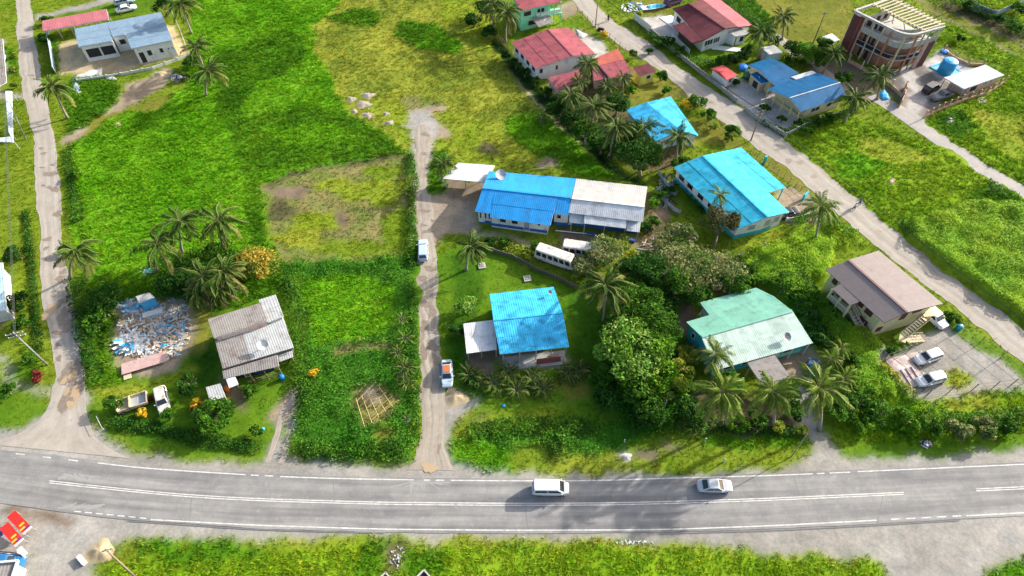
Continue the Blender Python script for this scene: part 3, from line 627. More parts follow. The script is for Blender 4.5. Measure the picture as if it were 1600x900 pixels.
def hedge(pts, R, h, kind, label, n=70, size=.34, name='hedge', cat='hedge', top=None):
    w_ = [P(*p) for p in pts]; t = thing(name, label, cat, w_[0]); xs_ = []; L = sum((b-a).length for a, b in zip(w_, w_[1:])); m = int(L*R*n)
    g_ = np.random.default_rng(int(pts[0][0])); seg = np.array([(b-a).length for a, b in zip(w_, w_[1:])]); k = g_.choice(len(seg), m, p=seg/seg.sum()); f = g_.random(m)
    A = np.array([tuple(p) for p in w_[:-1]]); B = np.array([tuple(p) for p in w_[1:]]); c = A[k]*(1-f)[:, None]+B[k]*f[:, None]
    lum = .45+1.1*fbm(c[:, 0], c[:, 1], 2.2, 61); a = g_.uniform(0, 6.28, m); r = R*lum*np.sqrt(g_.random(m)); x = c[:, 0]+r*np.cos(a); y = c[:, 1]+r*np.sin(a)
    z_ = h*lum*np.sqrt(np.clip(1-(r/(R*lum+1e-6))**2, 0, 1))*g_.uniform(.6, 1, m)+.05+gheight(x, y)
    ci = (fbm(x, y, 1.6, 71)*len(G[kind])*1.3-.2).astype(int).clip(0, len(G[kind])-1); V, C = leafquads(x-w_[0].x, y-w_[0].y, z_, np.full(m, size), np.array(G[kind])[ci], (.2, 1), .25)
    inst('foliage', npmesh('foliage', V, np.arange(len(V)).reshape(-1, 4), leafm, C, 4), t); mb = MB()
    for a_, b_ in zip(w_, w_[1:]):
        for q in range(max(1, int((b_-a_).length/2.5))): p = a_.lerp(b_, (q+.5)/max(1, int((b_-a_).length/2.5))); mb.tube([p-Vector((0,0,.1)), p+Vector((.1,0,h*.6))], [.06,.03], 5)
    mb.build('stems', twig, t)['kind'] = 'stuff'; return t
_cr = {}
def tree(cx, cy, h, R, kind, label, cat='tree', name='broadleaf_tree', n=None, size=.36, base=None, grp=None, H=None, clumps=None, trunk=True):
    """cx, cy is where the crown's middle shows; h is total height"""
    H = H or min(h*.8, R*1.7); n = n or int(400+R*R*210)
    zc = h-H*.55; top = P(cx, cy, zc); b = P(*base) if base else Vector((top.x, top.y, 0))
    b.z = float(gheight(np.array([b.x]), np.array([b.y]))[0])
    t = thing(name, label, cat, b, 0, grp); key = (kind, round(R, 1), round(H, 1), n, size)
    v = wr.randrange(2)
    if (key, v) not in _cr: _cr[(key, v)] = leafset('crown', G[kind], n, R, H, clumps or max(8, int(R*7)), size, seed=hash(str(key))%1000+v if False else (len(_cr)*7+3))
    inst('crown', _cr[(key, v)], t, top-b, (0, 0, wr.uniform(0, 6.28)))
    if trunk:
        mb = MB(); rt = .05+R*.055; lo = b.copy(); lo.z -= .1
        mid = lo.lerp(top, .55); mb.tube([lo, lo.lerp(top, .3)+Vector((rt*.4, 0, 0)), mid], [rt*1.3, rt, rt*.8], 7)
        for k in range(5 if R > 1.2 else 3):
            a = k*2.4+cx; e = top+Vector((math.cos(a)*R*.6, math.sin(a)*R*.6, H*.2*math.sin(k*1.7))); mb.tube([mid, mid.lerp(e, .5)+Vector((0, 0, H*.08)), e], [rt*.65, rt*.4, rt*.12], 5)
        mb.build('trunk', twig, t, True)
    return t
# ------------------------------------------------------------------ building materials
W = lambda n, c, **k: M(n, c, tuple(x*.85 for x in c), 1.2, .8, dirt=tuple(x*.55 for x in c), dirt_amt=.35, **k)
def RM(name, c, c2=None, dirt=None, amt=.4, rough=.6, var=.08): return M(name, c, c2 or tuple(x*.84 for x in c), 1.0, rough, .0, var, dirt=dirt or tuple(x*.6 for x in c), dirt_amt=amt, spec=.07)
white = W('white_wall', (.74,.74,.72)); cream = W('cream_wall', (.60,.52,.30)); cyan = W('cyan_wall', (.03,.42,.52)); mint = W('mint_wall', (.25,.72,.45)); bluep = W('blue_paint', (.03,.13,.42))
yellow = W('yellow_wall', (.80,.72,.12)); pinkw = W('pink_wall', (.62,.40,.32)); greyw = W('grey_wall', (.36,.35,.34)); conc = W('bare_concrete', (.42,.41,.38)); beige = W('beige_wall', (.52,.40,.26)); brick = M('red_brick', (.32,.09,.06), (.22,.07,.05), 6, .85)
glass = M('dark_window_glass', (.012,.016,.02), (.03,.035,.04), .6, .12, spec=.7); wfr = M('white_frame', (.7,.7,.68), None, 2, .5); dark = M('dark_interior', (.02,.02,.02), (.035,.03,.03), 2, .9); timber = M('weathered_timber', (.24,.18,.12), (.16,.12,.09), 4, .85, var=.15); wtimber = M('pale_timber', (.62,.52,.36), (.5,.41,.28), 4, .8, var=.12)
maroon = M('maroon_trim', (.10,.03,.03), None, 3, .6); steel = M('galvanised_steel', (.45,.46,.47), (.36,.37,.38), 3, .45, .3)
rblue = RM('bright_blue_roof_sheet', (.03,.30,.68), (.025,.25,.58), (.05,.20,.42), .45); rcyan = RM('cyan_roof_sheet', (.03,.42,.60), (.07,.50,.66), (.03,.28,.40), .7, var=.13); rsky = RM('sky_blue_roof_sheet', (.06,.48,.78), (.05,.41,.70), (.03,.24,.38), .7, var=.12)
rdeep = RM('deep_blue_roof_sheet', (.008,.115,.27)); rgrey = RM('weathered_zinc_sheet', (.40,.42,.42), (.35,.36,.36), (.24,.21,.18), .5, .5, var=.05); rold = RM('rusty_grey_sheet', (.27,.255,.24), (.23,.215,.20), (.17,.13,.11), .5, .7, var=.05)
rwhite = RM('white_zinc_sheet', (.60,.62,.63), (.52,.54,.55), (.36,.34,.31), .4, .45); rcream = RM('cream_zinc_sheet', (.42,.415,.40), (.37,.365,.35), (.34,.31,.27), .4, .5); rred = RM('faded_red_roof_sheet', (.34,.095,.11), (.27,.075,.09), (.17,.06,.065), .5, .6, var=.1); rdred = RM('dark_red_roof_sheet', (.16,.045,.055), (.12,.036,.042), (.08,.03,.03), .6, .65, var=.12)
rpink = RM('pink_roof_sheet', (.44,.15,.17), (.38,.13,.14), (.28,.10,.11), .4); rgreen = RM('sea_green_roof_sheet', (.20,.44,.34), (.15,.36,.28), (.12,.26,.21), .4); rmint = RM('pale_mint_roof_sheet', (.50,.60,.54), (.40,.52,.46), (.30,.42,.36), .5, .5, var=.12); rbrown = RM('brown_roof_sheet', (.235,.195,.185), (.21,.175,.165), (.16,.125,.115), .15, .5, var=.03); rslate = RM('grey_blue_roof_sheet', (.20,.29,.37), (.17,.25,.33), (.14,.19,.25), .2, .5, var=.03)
rr0 = random.Random(11)
class House:
    def __init__(s, name, label, cat, at, group=None):
        s.t = thing(name, label, cat, P(*at), 0, group); s.roof = None; s.S = []
    def pt(s, q): return P(*q)
    def slope(s, A, B, C, D, mat, w=1.0, deck=None, keep=True, ribs=3, rows=0):
        A, B, C, D = [P(*q) for q in (A, B, C, D)]; s.S.append((A, B, C, D))
        nrm = (B-A).cross(D-A).normalized()
        if nrm.z < 0: nrm = -nrm
        dk = MB(); lo = -nrm*.2; dk.add([A+lo, B+lo, C+lo, D+lo, A-nrm*.09, B-nrm*.09, C-nrm*.09, D-nrm*.09], [(3, 2, 1, 0), (4, 5, 6, 7), (0, 1, 5, 4), (1, 2, 6, 5), (2, 3, 7, 6), (3, 0, 4, 7)])
        if s.roof is None: s.roof = dk.build('roof', deck or wfr, s.t)
        else: dk.build('roof_deck', deck or wfr, s.roof)
        n = max(1, round((B-A).length/w)); ext = .06
        for i in range(n):
            mb = MB(); vs = []; prof = []
            for k in range(ribs):
                for u, hh in ((0, 0), (.45, 0), (.6, .016), (.85, .016)): prof.append(((k+u)/ribs, hh))
            prof.append((1, 0)); lift = .004*(i % 2)
            rw = rows or max(1, round((D-A).length/3.4))
            for j in range(rw):
                vs = []; mb = MB(); tilt = rr0.uniform(-.006, .012)
                for u, hh in prof:
                    f = (i+u)/n; a = A.lerp(B, f); d = D.lerp(C, f); e = (a-d).normalized()*ext; a2 = a.lerp(d, j/rw); d2 = a.lerp(d, (j+1)/rw); vs += [a2+e*(1 if j == 0 else 2.2)+nrm*(hh+lift+.022+(.012 if j else 0)+tilt), d2+nrm*(hh+lift)]
                m = len(prof); mb.add(vs, [(2*k, 2*k+1, 2*k+3, 2*k+2) for k in range(m-1)])
                o = mb.build('roof_sheet', mat if not isinstance(mat, list) else mat[(i*7) % len(mat)], s.roof)
        if keep: KEEP.append([Qp(q) for q in (A, B, C, D)])
        return len(s.S)-1
    def quad(s, i, ins=(.4, .4, .4, 0)):
        A, B, C, D = s.S[i]; l, r, f, b = ins; u = (B-A).normalized(); v = (D-A); v = v-u*v.dot(u); vl = v.length; v = v/vl
        def at(base, du, dv):
            q = base+u*du+v*dv; return q
        A2 = at(A, l, f); B2 = at(B, -r, f); C2 = at(C, -r, -b); D2 = at(D, l, -b)
        for q in (A2, B2, C2, D2): q.z -= .2
        return A2, B2, C2, D2
    def walls(s, i, mat, ins=(.4, .4, .4, 0), z0=0.0, name='wall', top=None):
        q = s.quad(i, ins); mb = MB(); mb.prism([(p.x, p.y) for p in q], z0-.1, [top or p.z for p in q]); return mb.build(name, mat, s.t)
    def face(s, i, side, ins=(.4, .4, .4, 0)):
        A, B, C, D = s.quad(i, ins); p, q = {'f': (A, B), 'r': (B, C), 'b': (C, D), 'l': (D, A)}[side]; cen = (A+B+C+D)/4
        d = q-p; d.z = 0; d.normalize(); n = Vector((d.y, -d.x, 0))
        if (cen-p).dot(n) > 0: n = -n
        return Vector((p.x, p.y, 0)), Vector((q.x, q.y, 0)), n
    def win(s, fc, t0, t1, z0, z1, kind='window', mat=None, frame=None, panes=1):
        p, q, n = fc; a = p.lerp(q, t0); b = p.lerp(q, t1); f = .07; mb = MB(); za, zb_ = Vector((0, 0, z0)), Vector((0, 0, z1))
        o = n*.03
        for x, y in ((a+za, b+za), (a+zb_, b+zb_)): mb.bar(x+o, y+o, .1, f)
        for x in (a, b): mb.bar(x+za+o, x+zb_+o, f, .1)
        for k in range(1, panes): x = a.lerp(b, k/panes); mb.bar(x+za+o, x+zb_+o, f*.7, .08)
        w_ = mb.build(kind, frame or wfr, s.t)
        pm = MB(); x0, x1 = a+n*.015, b+n*.015; pm.bar(x0+(za+zb_)/2, x1+(za+zb_)/2, .04, z1-z0-.05); pm.build('pane' if kind != 'door' else 'door_panel', mat or glass, w_); return w_
    def band(s, fc, t0, t1, z0, z1, mat, name='wall_band'):
        p, q, n = fc; a = p.lerp(q, t0)+n*.01; b = p.lerp(q, t1)+n*.01; m = Vector((0, 0, (z0+z1)/2)); mb = MB(); mb.bar(a+m, b+m, .06, z1-z0); return mb.build(name, mat, s.t)
    def ridge(s, a, b, mat, w=.35):
        mb = MB(); a, b = P(*a), P(*b); mb.bar(a+Vector((0, 0, .04)), b+Vector((0, 0, .04)), w, .08); mb.build('ridge_cap', mat, s.roof)
    def post(s, q, h=None, mat=None, r=.09):
        p = P(*q); mb = MB(); mb.tube([(p.x, p.y, -.1), (p.x, p.y, h or p.z-.1)], r, 6); mb.build('post', mat or steel, s.t)
    def boxes(s, name, mat, *bs):
        for a, b, wd, h in bs: mb = MB(); mb.bar(a, b, wd, h); mb.build(name, mat, s.t)
def Qp(p):
    x, y = Qn(np.array([p.x]), np.array([p.y])); return (float(x[0]), float(y[0]))
def dish(root, q, r=.9, mat=None):
    p = P(*q); mb = MB(); n = 12; vs = [p+Vector((0, 0, -.05))]; d = Vector((.3, -.5, .8)).normalized(); a = d.cross(Vector((0, 0, 1))).normalized(); b = d.cross(a)
    rings = []
    for j in (1, 2, 3):
        f = j/3; vs += [p+a*math.cos(2*PI*k/n)*r*f+b*math.sin(2*PI*k/n)*r*f+d*(.3*f*f) for k in range(n)]
    fs = [(0, 1+(k+1) % n, 1+k) for k in range(n)]
    for j in range(2): fs += [(1+j*n+k, 1+j*n+(k+1) % n, 1+(j+1)*n+(k+1) % n, 1+(j+1)*n+k) for k in range(n)]
    mb.add([v+Vector((0, 0, .6)) for v in vs], fs)
    t = thing('satellite_dish', None, None, p); mb.build('reflector', mat or rgrey, t); m2 = MB(); m2.tube([p-Vector((0, 0, .2)), p+Vector((0, 0, .6))], .05, 6); m2.bar(p+Vector((0, 0, .6)), p+Vector((0, 0, .6))+d*r, .05, .05); m2.build('mast', steel, t); return t
# ---- long building, blue and white
h = House('long_building', 'long white building under a bright blue roof that turns white at its right end', 'building', (860, 360))
i0 = h.slope((766,339,3.0),(860,352,3.0),(871.5,307,4.7),(772,296,4.7), rblue); i1 = h.slope((742,330,3.2),(766,333.4,3.2),(772,296,4.7),(754,293.5,4.7), rblue)
i2 = h.slope((900.4,279.5,3.2),(764,267.6,3.2),(754,293.5,4.7),(892,309,4.7), rblue); i3 = h.slope((866,333.5,3.5),(888,335.5,3.5),(892,309,4.7),(871.5,307,4.7), rblue)
i4 = h.slope((1011.5,292,3.2),(900.4,279.5,3.2),(893,310,4.7),(1007,323,4.7), rcream); i5 = h.slope((888.7,332,3.6),(1004.5,346.5,3.6),(1007,323,4.7),(893,310,4.7), rwhite)
i6 = h.slope((912,348.6,2.9),(978,356.5,2.9),(979,343.2,3.5),(913,335.0,3.5), rwhite); i7 = h.slope((890,347,2.5),(911,349.5,2.5),(912,336,3.0),(889,333,3.0), rwhite); i8 = h.slope((979,360,2.5),(999,362.5,2.5),(1001,347.5,3.0),(980,345,3.0), rwhite)
for i, ins in ((i0, (.1,.5,.5,0)), (i1, (.5,0,.4,0)), (i2, (.5,0,.5,0)), (i3, (0,0,.5,0)), (i4, (.5,0,.5,0)), (i5, (.1,.5,.5,0))): h.walls(i, white, ins)
f = h.face(i0, 'f', (.1,.5,.5,0)); h.band(f, 0, 1, .35, 1.0, bluep); h.band(f, 0, 1, -.05, .3, white, 'plinth')
for a, b in ((.15,.26), (.36,.47), (.82,.87)): h.win(f, a, b, 1.6 if a < .8 else 2.0, 2.6)
h.win(f, .58, .68, .5, 2.5, 'door', greyw)
f = h.face(i1, 'f', (.5,0,.4,0)); [h.win(f, a, a+.15, 1.3, 2.8) for a in (.1, .5, .8)]; h.band(f, .5, 1, .0, .8, bluep); h.band(f, 0, .5, 0, .25, bluep)
f = h.face(i3, 'f', (0,0,.5,0)); h.win(f, .2, .5, 1.9, 2.8); h.band(f, 0, 1, 0, .9, bluep)
f = h.face(i5, 'f', (.1,.5,.5,0)); h.band(f, .05, 1, 0, 1.1, bluep); h.band(f, .2, .75, 1.1, 2.4, bluep, 'doors'); [h.win(f, a, a+.08, 1.2, 2.3) for a in (.25, .4, .58, .7)]
h.ridge((754,293.5,4.7), (892,309,4.7), rblue); h.ridge((893,310,4.7), (1007,323,4.7), rwhite)
for q in ((914,348,2.9), (945,352.5,2.9), (977,356,2.9), (893,346.5,2.5), (997,361.5,2.5)): h.post(q)
for k, (a, b) in enumerate((((916,366), (930,368)), ((950,371), (965,372)), ((982,375), (992,379)))): 
    p, q = P(*a), P(*b); m = MB(); m.bar(p+Vector((0, 0, .45)), q+Vector((0, 0, .45)), .5, .1); t = thing('bench', ('blue bench under the white porch nearest the middle of the long building', 'blue bench in front of the middle of the white porch', 'blue bench at the right end of the white porch')[k], 'bench', p, 0, 'blue benches by the long building'); m.build('seat', bluep, t); m = MB(); m.box(p.lerp(q, .15)+Vector((0, 0, .2)), (.1, .45, .4)); m.build('leg', bluep, t); m = MB(); m.box(p.lerp(q, .85)+Vector((0, 0, .2)), (.1, .45, .4)); m.build('leg', bluep, t)
tag(dish(None, (782,277,3.6), 1.0), 'large grey satellite dish on the bright blue roof of the long building', 'satellite dish')
# white open shed beside it
h = House('open_shed', 'white flat-roofed open shed on posts left of the long blue building', 'shed', (730, 300)); i = h.slope((692,279,2.6),(759,285,2.6),(773,258.5,2.9),(716,254,2.9), rwhite, keep=False)
for q in ((696,279,2.6), (727,281.5,2.6), (757,284,2.6), (718,256,2.8), (770,260,2.8)): h.post(q)
# ---- blue roof house in the middle plot
h = House('blue_roofed_house', 'house with a large square sky blue roof in the lawn right of the middle lane', 'house', (830, 560))
i0 = h.slope((781,553,3.2),(889,541.5,3.2),(879.5,489,4.0),(771,501,4.0), rsky); i1 = h.slope((865,448.6,3.2),(765,460,3.2),(771,501,4.0),(879.5,489,4.0), rsky)
h.walls(i0, greyw, (.6,.6,2.8,0)); h.walls(i1, greyw, (.6,.6,.6,0)); h.ridge((771,501,4.0), (879.5,489,4.0), rsky, .2)
f = h.face(i0, 'f', (.6,.6,2.8,0)); h.win(f, .1, .3, .9, 2.2); h.win(f, .45, .53, 0, 2.2, 'door', timber)
for q in ((786,551,3.1), (812,548.5,3.1), (838,546,3.1), (862,543.5,3.1), (885,541,3.1)): h.post(q)
a, b = P(838, 573), P(876, 568); h.boxes('veranda_screen', brick, (a+Vector((0,.3,.95)), b+Vector((0,.3,.95)), .08, 1.5)); h.boxes('veranda_rail', steel, (P(785,578)+Vector((0,0,1)), P(838,573)+Vector((0,0,1)), .06, .08), (P(785,578)+Vector((0,0,.5)), P(838,573)+Vector((0,0,.5)), .04, .05)); m = MB(); m.bar(P(786,575)+Vector((0,.6,.1)), P(884,564)+Vector((0,.6,.1)), 2.4, .24); m.build('veranda_floor', conc, h.t)
h = House('carport', 'flat pale grey carport roof attached left of the sky blue roof', 'carport', (750, 545)); i = h.slope((729,552,2.3),(776.5,545.5,2.3),(773,499.5,2.5),(724,505.6,2.5), rwhite, keep=False)
for q in ((731,550,2.3), (752,547,2.3), (775,544,2.3), (726,508,2.4)): h.post(q)
tag(dish(None, (858,460,3.4), .35), 'tiny satellite dish at the top right corner of the sky blue roof', 'satellite dish')
# ---- cyan-roofed house
h = House('cyan_roofed_house', 'big white house under a cyan gabled roof beside the diagonal street', 'house', (1150, 320))
i0 = h.slope((1053,261,3.2),(1152.5,358.4,3.2),(1199.7,339.2,4.6),(1097.5,243.4,4.6), rcyan); i1 = h.slope((1233,331.6,3.5),(1130.7,236,3.5),(1097.5,243.4,4.6),(1199.7,339.2,4.6), rcyan); i2 = h.slope((1227.8,293.3,3.0),(1157.6,230.7,3.0),(1130.7,236,3.5),(1199.7,301,3.5), rcyan, keep=False)
h.walls(i0, white, (.5,.5,.5,0)); h.walls(i1, white, (.5,.5,.6,0)); h.ridge((1097.5,243.4,4.6), (1199.7,339.2,4.6), rcyan)
f = h.face(i0, 'r', (.5,.5,.5,0)); h.band(f, 0, 1, 0, .9, cyan); h.win(f, .45, .75, 1.5, 2.7, mat=greyw)
f = h.face(i1, 'l', (.5,.5,.6,0)); h.band(f, 0, .55, 0, .9, cyan); h.win(f, .15, .4, 1.3, 2.9, mat=greyw); h.win(f, .6, .85, 1.3, 2.8, mat=greyw)
f = h.face(i0, 'f', (.5,.5,.5,0)); h.band(f, 0, 1, 0, .9, cyan); [h.win(f, a, a+.09, 1.4, 2.5) for a in (.05, .2, .38, .55, .72, .86)]
f = h.face(i1, 'f', (.5,.5,.6,0)); [h.win(f, a, a+.08, 1.3, 2.5) for a in (.1, .3, .5, .7)]
for q in ((1224,293.5,3.0), (1205,276,3.0), (1185,257,3.0), (1160,233,3.0)): h.post(q, mat=cyan, r=.12)
# ---- sea-green roofed house
h = House('green_roofed_house', 'cyan-walled house under a sea green roof whose front slope shines white', 'house', (1180, 530))
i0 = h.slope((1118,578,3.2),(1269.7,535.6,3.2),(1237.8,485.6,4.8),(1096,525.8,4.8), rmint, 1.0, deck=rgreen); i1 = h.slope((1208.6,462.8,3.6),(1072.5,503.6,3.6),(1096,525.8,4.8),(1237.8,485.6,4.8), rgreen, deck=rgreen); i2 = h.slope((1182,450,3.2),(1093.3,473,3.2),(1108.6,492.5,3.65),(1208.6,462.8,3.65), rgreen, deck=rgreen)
h.walls(i0, cyan, (.5,.5,.6,0)); h.walls(i1, cyan, (.5,.5,.5,0)); h.walls(i2, white, (.5,.5,.5,0)); h.ridge((1096,525.8,4.8), (1237.8,485.6,4.8), rgreen, .5)
f = h.face(i1, 'r', (.5,.5,.5,0)); h.win(f, .3, .5, 1.5, 2.7); f = h.face(i1, 'l', (.5,.5,.5,0))
f = h.face(i0, 'f', (.5,.5,.6,0)); h.win(f, .62, .72, .4, 2.3, 'door', white); h.win(f, .52, .6, 1.2, 2.4); h.win(f, .76, .86, 1.2, 2.4); h.band(f, .72, .98, .2, 1.1, mint); h.win(f, .1, .2, 1.2, 2.4); h.win(f, .3, .4, 1.2, 2.4)
for q in ((1214,551,3.1), (1240,543.5,3.1), (1265,536.5,3.1)): h.post(q, mat=wfr)
for k in range(4): p = P(1228-k*1.5, 573+k*2.2); h.boxes('step', timber, (p+Vector((-.7,0,.7-k*.18)), p+Vector((.7,.2,.7-k*.18)), .3, .08))
tag(dish(None, (1226,530,3.6), .7), 'satellite dish near the front edge of the sea green roof', 'satellite dish')
h = House('grey_carport', 'long rusty grey carport roof sloping down in front of the sea green roof', 'carport', (1195, 580)); i = h.slope((1235,590,2.8),(1196.5,536.5,3.1),(1154.4,546.7,3.1),(1190,600,2.8), rold, keep=False)
for q in ((1232,588,2.8), (1192,598,2.8), (1172,573,2.9), (1157,549,3)): h.post(q)
# ---- brown two-storey
h = House('brown_roofed_house', 'two-storey cream house with brown roof and outside stairs by the diagonal street', 'house', (1390, 480))
IN = (.7,.9,.7,0)
i0 = h.slope((1290.7,421.4,5.6),(1382.2,504.5,5.6),(1417.8,488,6.6),(1325.3,406.3,6.6), rbrown, 1.0, maroon); i1 = h.slope((1472.9,474.8,5.6),(1372.4,391.8,5.6),(1325.3,406.3,6.6),(1417.8,488,6.6), rbrown, 1.0, maroon); i2 = h.slope((1300.4,450.8,5.2),(1328.9,477,5.2),(1345.8,470.3,5.6),(1314.7,443.7,5.6), rbrown, 1.0, maroon)
h.walls(i0, cream, IN); h.walls(i1, cream, (.9,.7,.7,0)); h.ridge((1417.8,488,6.6), (1325.3,406.3,6.6), maroon)
f = h.face(i0, 'f', IN)
for a, b, c, d in ((.60,.68,3.9,5.0), (.74,.86,3.7,4.9), (.73,.88,1.2,2.5), (.08,.16,3.7,4.8), (.24,.36,3.2,5.0), (.42,.5,3.2,5.0), (.25,.4,.9,2.3)): h.win(f, a, b, c, d, mat=maroon, frame=maroon, panes=2)
f = h.face(i0, 'r', IN); h.win(f, .25, .55, 3.9, 5.1, mat=maroon, frame=maroon); h.win(f, .25, .55, 1.2, 2.3, mat=maroon, frame=maroon); f = h.face(i1, 'l', (.9,.7,.7,0)); h.win(f, .5, .75, 3.9, 5.1, mat=maroon, frame=maroon); h.win(f, .2, .35, 2.9, 5.0, 'door', maroon, maroon)
def q3(x, y, zz): return P(x, y, zz)
fl = MB(); A, B, C, D = [P(*q) for q in ((1301.5,451.5,5.2),(1328.9,476.5,5.2),(1345,470.3,5.6),(1315,444.5,5.6))]; fl.prism([(p.x, p.y) for p in (A, B, C, D)], 2.75, 2.95); fl.build('balcony_floor', cream, h.t)
for p in (A, B, A.lerp(B, .5)): m = MB(); m.box((p.x, p.y, 2.5), (.3, .3, 5.2)); m.build('post', cream, h.t)
for k in range(9): p = A.lerp(B, k/8); m = MB(); m.box((p.x, p.y, 3.4), (.06, .06, .9)); m.build('baluster', wfr, h.t)
h.boxes('balcony_rail', wfr, (Vector((A.x, A.y, 3.85)), Vector((B.x, B.y, 3.85)), .1, .1))
def stair(hh, top, bot, wd, n, mat, rail=None):
    d = (bot-top); side = Vector((-d.y, d.x, 0)).normalized()*wd/2
    for k in range(n):
        p = top.lerp(bot, (k+.5)/n); m = MB(); m.bar(p-side, p+side, abs(Vector((d.x, d.y, 0)).length)/n*.85, .07); m.build('step', mat, hh.t)
    for s_ in (-1, 1):
        m = MB(); m.bar(top+side*s_, bot+side*s_, .12, .28); m.build('stringer', rail or mat, hh.t); m = MB(); m.bar(top+side*s_+Vector((0, 0, .9)), bot+side*s_+Vector((0, 0, .9)), .07, .09); m.build('handrail', maroon, hh.t)
        for k in range(6): p = top.lerp(bot, k/5)+side*s_; m = MB(); m.bar(p, p+Vector((0, 0, .9)), .05, .05); m.build('baluster', wfr, hh.t)
stair(h, P(1329, 482, 2.95), P(1366, 551, .1), 1.1, 14, wtimber, cream); fc = h.face(i1, 'l', (.9,.7,.7,0)); 
L1 = P(1446, 497, 2.9); L2 = P(1412, 524, 1.4); stair(h, L1, L2, 1.1, 9, wtimber, cream); m = MB(); m.bar(P(1440,489,2.9), P(1458,487,2.9), 1.6, .15); m.build('landing', cream, h.t); m = MB(); m.bar(P(1405,526,1.35), P(1416,530,1.35), 1.6, .15); m.build('landing', cream, h.t); stair(h, P(1416,531,1.3), P(1441,529,.1), 1.1, 6, wtimber, cream)
for q in ((1440,490,2.9), (1458,488,2.9), (1413,529,1.3)): h.post(q, mat=cream, r=.12)
# ---- weathered grey house on the left
h = House('grey_roofed_house', 'weathered house under a patchwork of rusty and pale zinc roof sheets', 'house', (400, 560))
i0 = h.slope((348,575.6,3.2),(458.8,542.6,3.2),(436,484,4.1),(336,532,4.1), rgrey); h.S[i0] = h.S[i0]
i1 = h.slope((334.2,528.4,4.9),(418.2,501,4.9),(407.8,473,4.1),(324.7,498.7,4.1), rold); i2 = h.slope((418.2,504,4.4),(443,494,4.4),(430.5,460.4,3.9),(404,468.5,3.9), [rgrey, rgrey, rold])
i3 = h.slope((349.5,591.5,2.7),(435.5,572,2.7),(433,554,3.1),(347.5,579.5,3.1), rold); i4 = h.slope((437,565,2.4),(458,557,2.4),(456,548,2.7),(434,556,2.7), rgrey, keep=False); i5 = h.slope((358,606,2.4),(372.5,600,2.4),(367,588,2.65),(353,592,2.65), rwhite, keep=False)
for i in (i0, i1, i2): h.walls(i, greyw, (.3,.4,.4,0) if i == i0 else (.3,.3,0,.3))
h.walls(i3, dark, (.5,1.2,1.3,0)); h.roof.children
_s = [c for c in h.roof.children if c.name.startswith('roof_sheet')]
for c in _s[:4]: c.data.materials[0] = rold
f = h.face(i1, 'f', (.3,.3,0,.3)); cl = h.band(f, 0, 1, 3.9, 4.7, pinkw, 'clerestory_wall')
for k in range(4): h.win(f, .12+k*.13, .22+k*.13, 4.15, 4.6)
for a, b in (((348,577.5,3.2), (458,545,3.2)),): m = MB(); m.bar(P(*a), P(*b), .15, .15); m.build('gutter', dark, h.t)
f = h.face(i3, 'f', (.5,1.2,1.3,0)); h.win(f, .55, .95, .5, 2.0, mat=dark, frame=bluep, panes=3); h.win(f, .3, .42, 0, 2.0, 'door', timber); a, b = P(388,600), P(438,588); h.boxes('veranda_rail', timber, (a+Vector((0,0,1)), b+Vector((0,0,1)), .08, .1), (a+Vector((0,0,.5)), b+Vector((0,0,.5)), .05, .08))
for q in ((390,584,2.6), (412,579,2.6), (434,573,2.6), (456,558,2.4), (368,598,2.4)): h.post(q, mat=timber)
tag(dish(None, (412,542,3.7), .8, rwhite), 'pale satellite dish on the patchwork zinc roof', 'satellite dish')
h = House('small_shed', 'small shed with a stained flat zinc roof left of the patchwork-roofed house', 'shed', (338, 618)); i = h.slope((328,627,2.0),(352,619.5,2.0),(344.5,599,2.2),(321.5,605,2.2), rgrey, keep=False); h.walls(i, timber, (.2,.2,.2,.2))
tkm = M('blue_plastic', (.02,.22,.62), (.02,.16,.5), 2, .4); tkg = M('dark_green_plastic', (.02,.10,.07), None, 2, .4); orangem = M('orange_plastic', (.6,.14,.03), None, 2, .5)
def drum(q, r, hh, mat, label, name='drum', cat='drum'):
    p = P(*q); t = thing(name, label, cat, p); m = MB(); m.tube([p+Vector((0,0,zz)) for zz in (0, hh*.05, hh*.3, hh*.33, hh*.62, hh*.65, hh*.95, hh)], [r*.95, r, r, r*1.05, r*1.05, r, r, r*.85], 14); m.build('body', mat, t, True); m = MB(); m.tube([p+Vector((0,0,hh)), p+Vector((0,0,hh+.07))], [r*.5, r*.4], 10); m.build('lid', mat, t); return t
drum((442,592), .35, .95, tkm, 'blue drum beside the veranda of the patchwork-roofed house'); drum((356,610), .4, 1.0, orangem, 'orange drum between the small shed and the patchwork-roofed house')
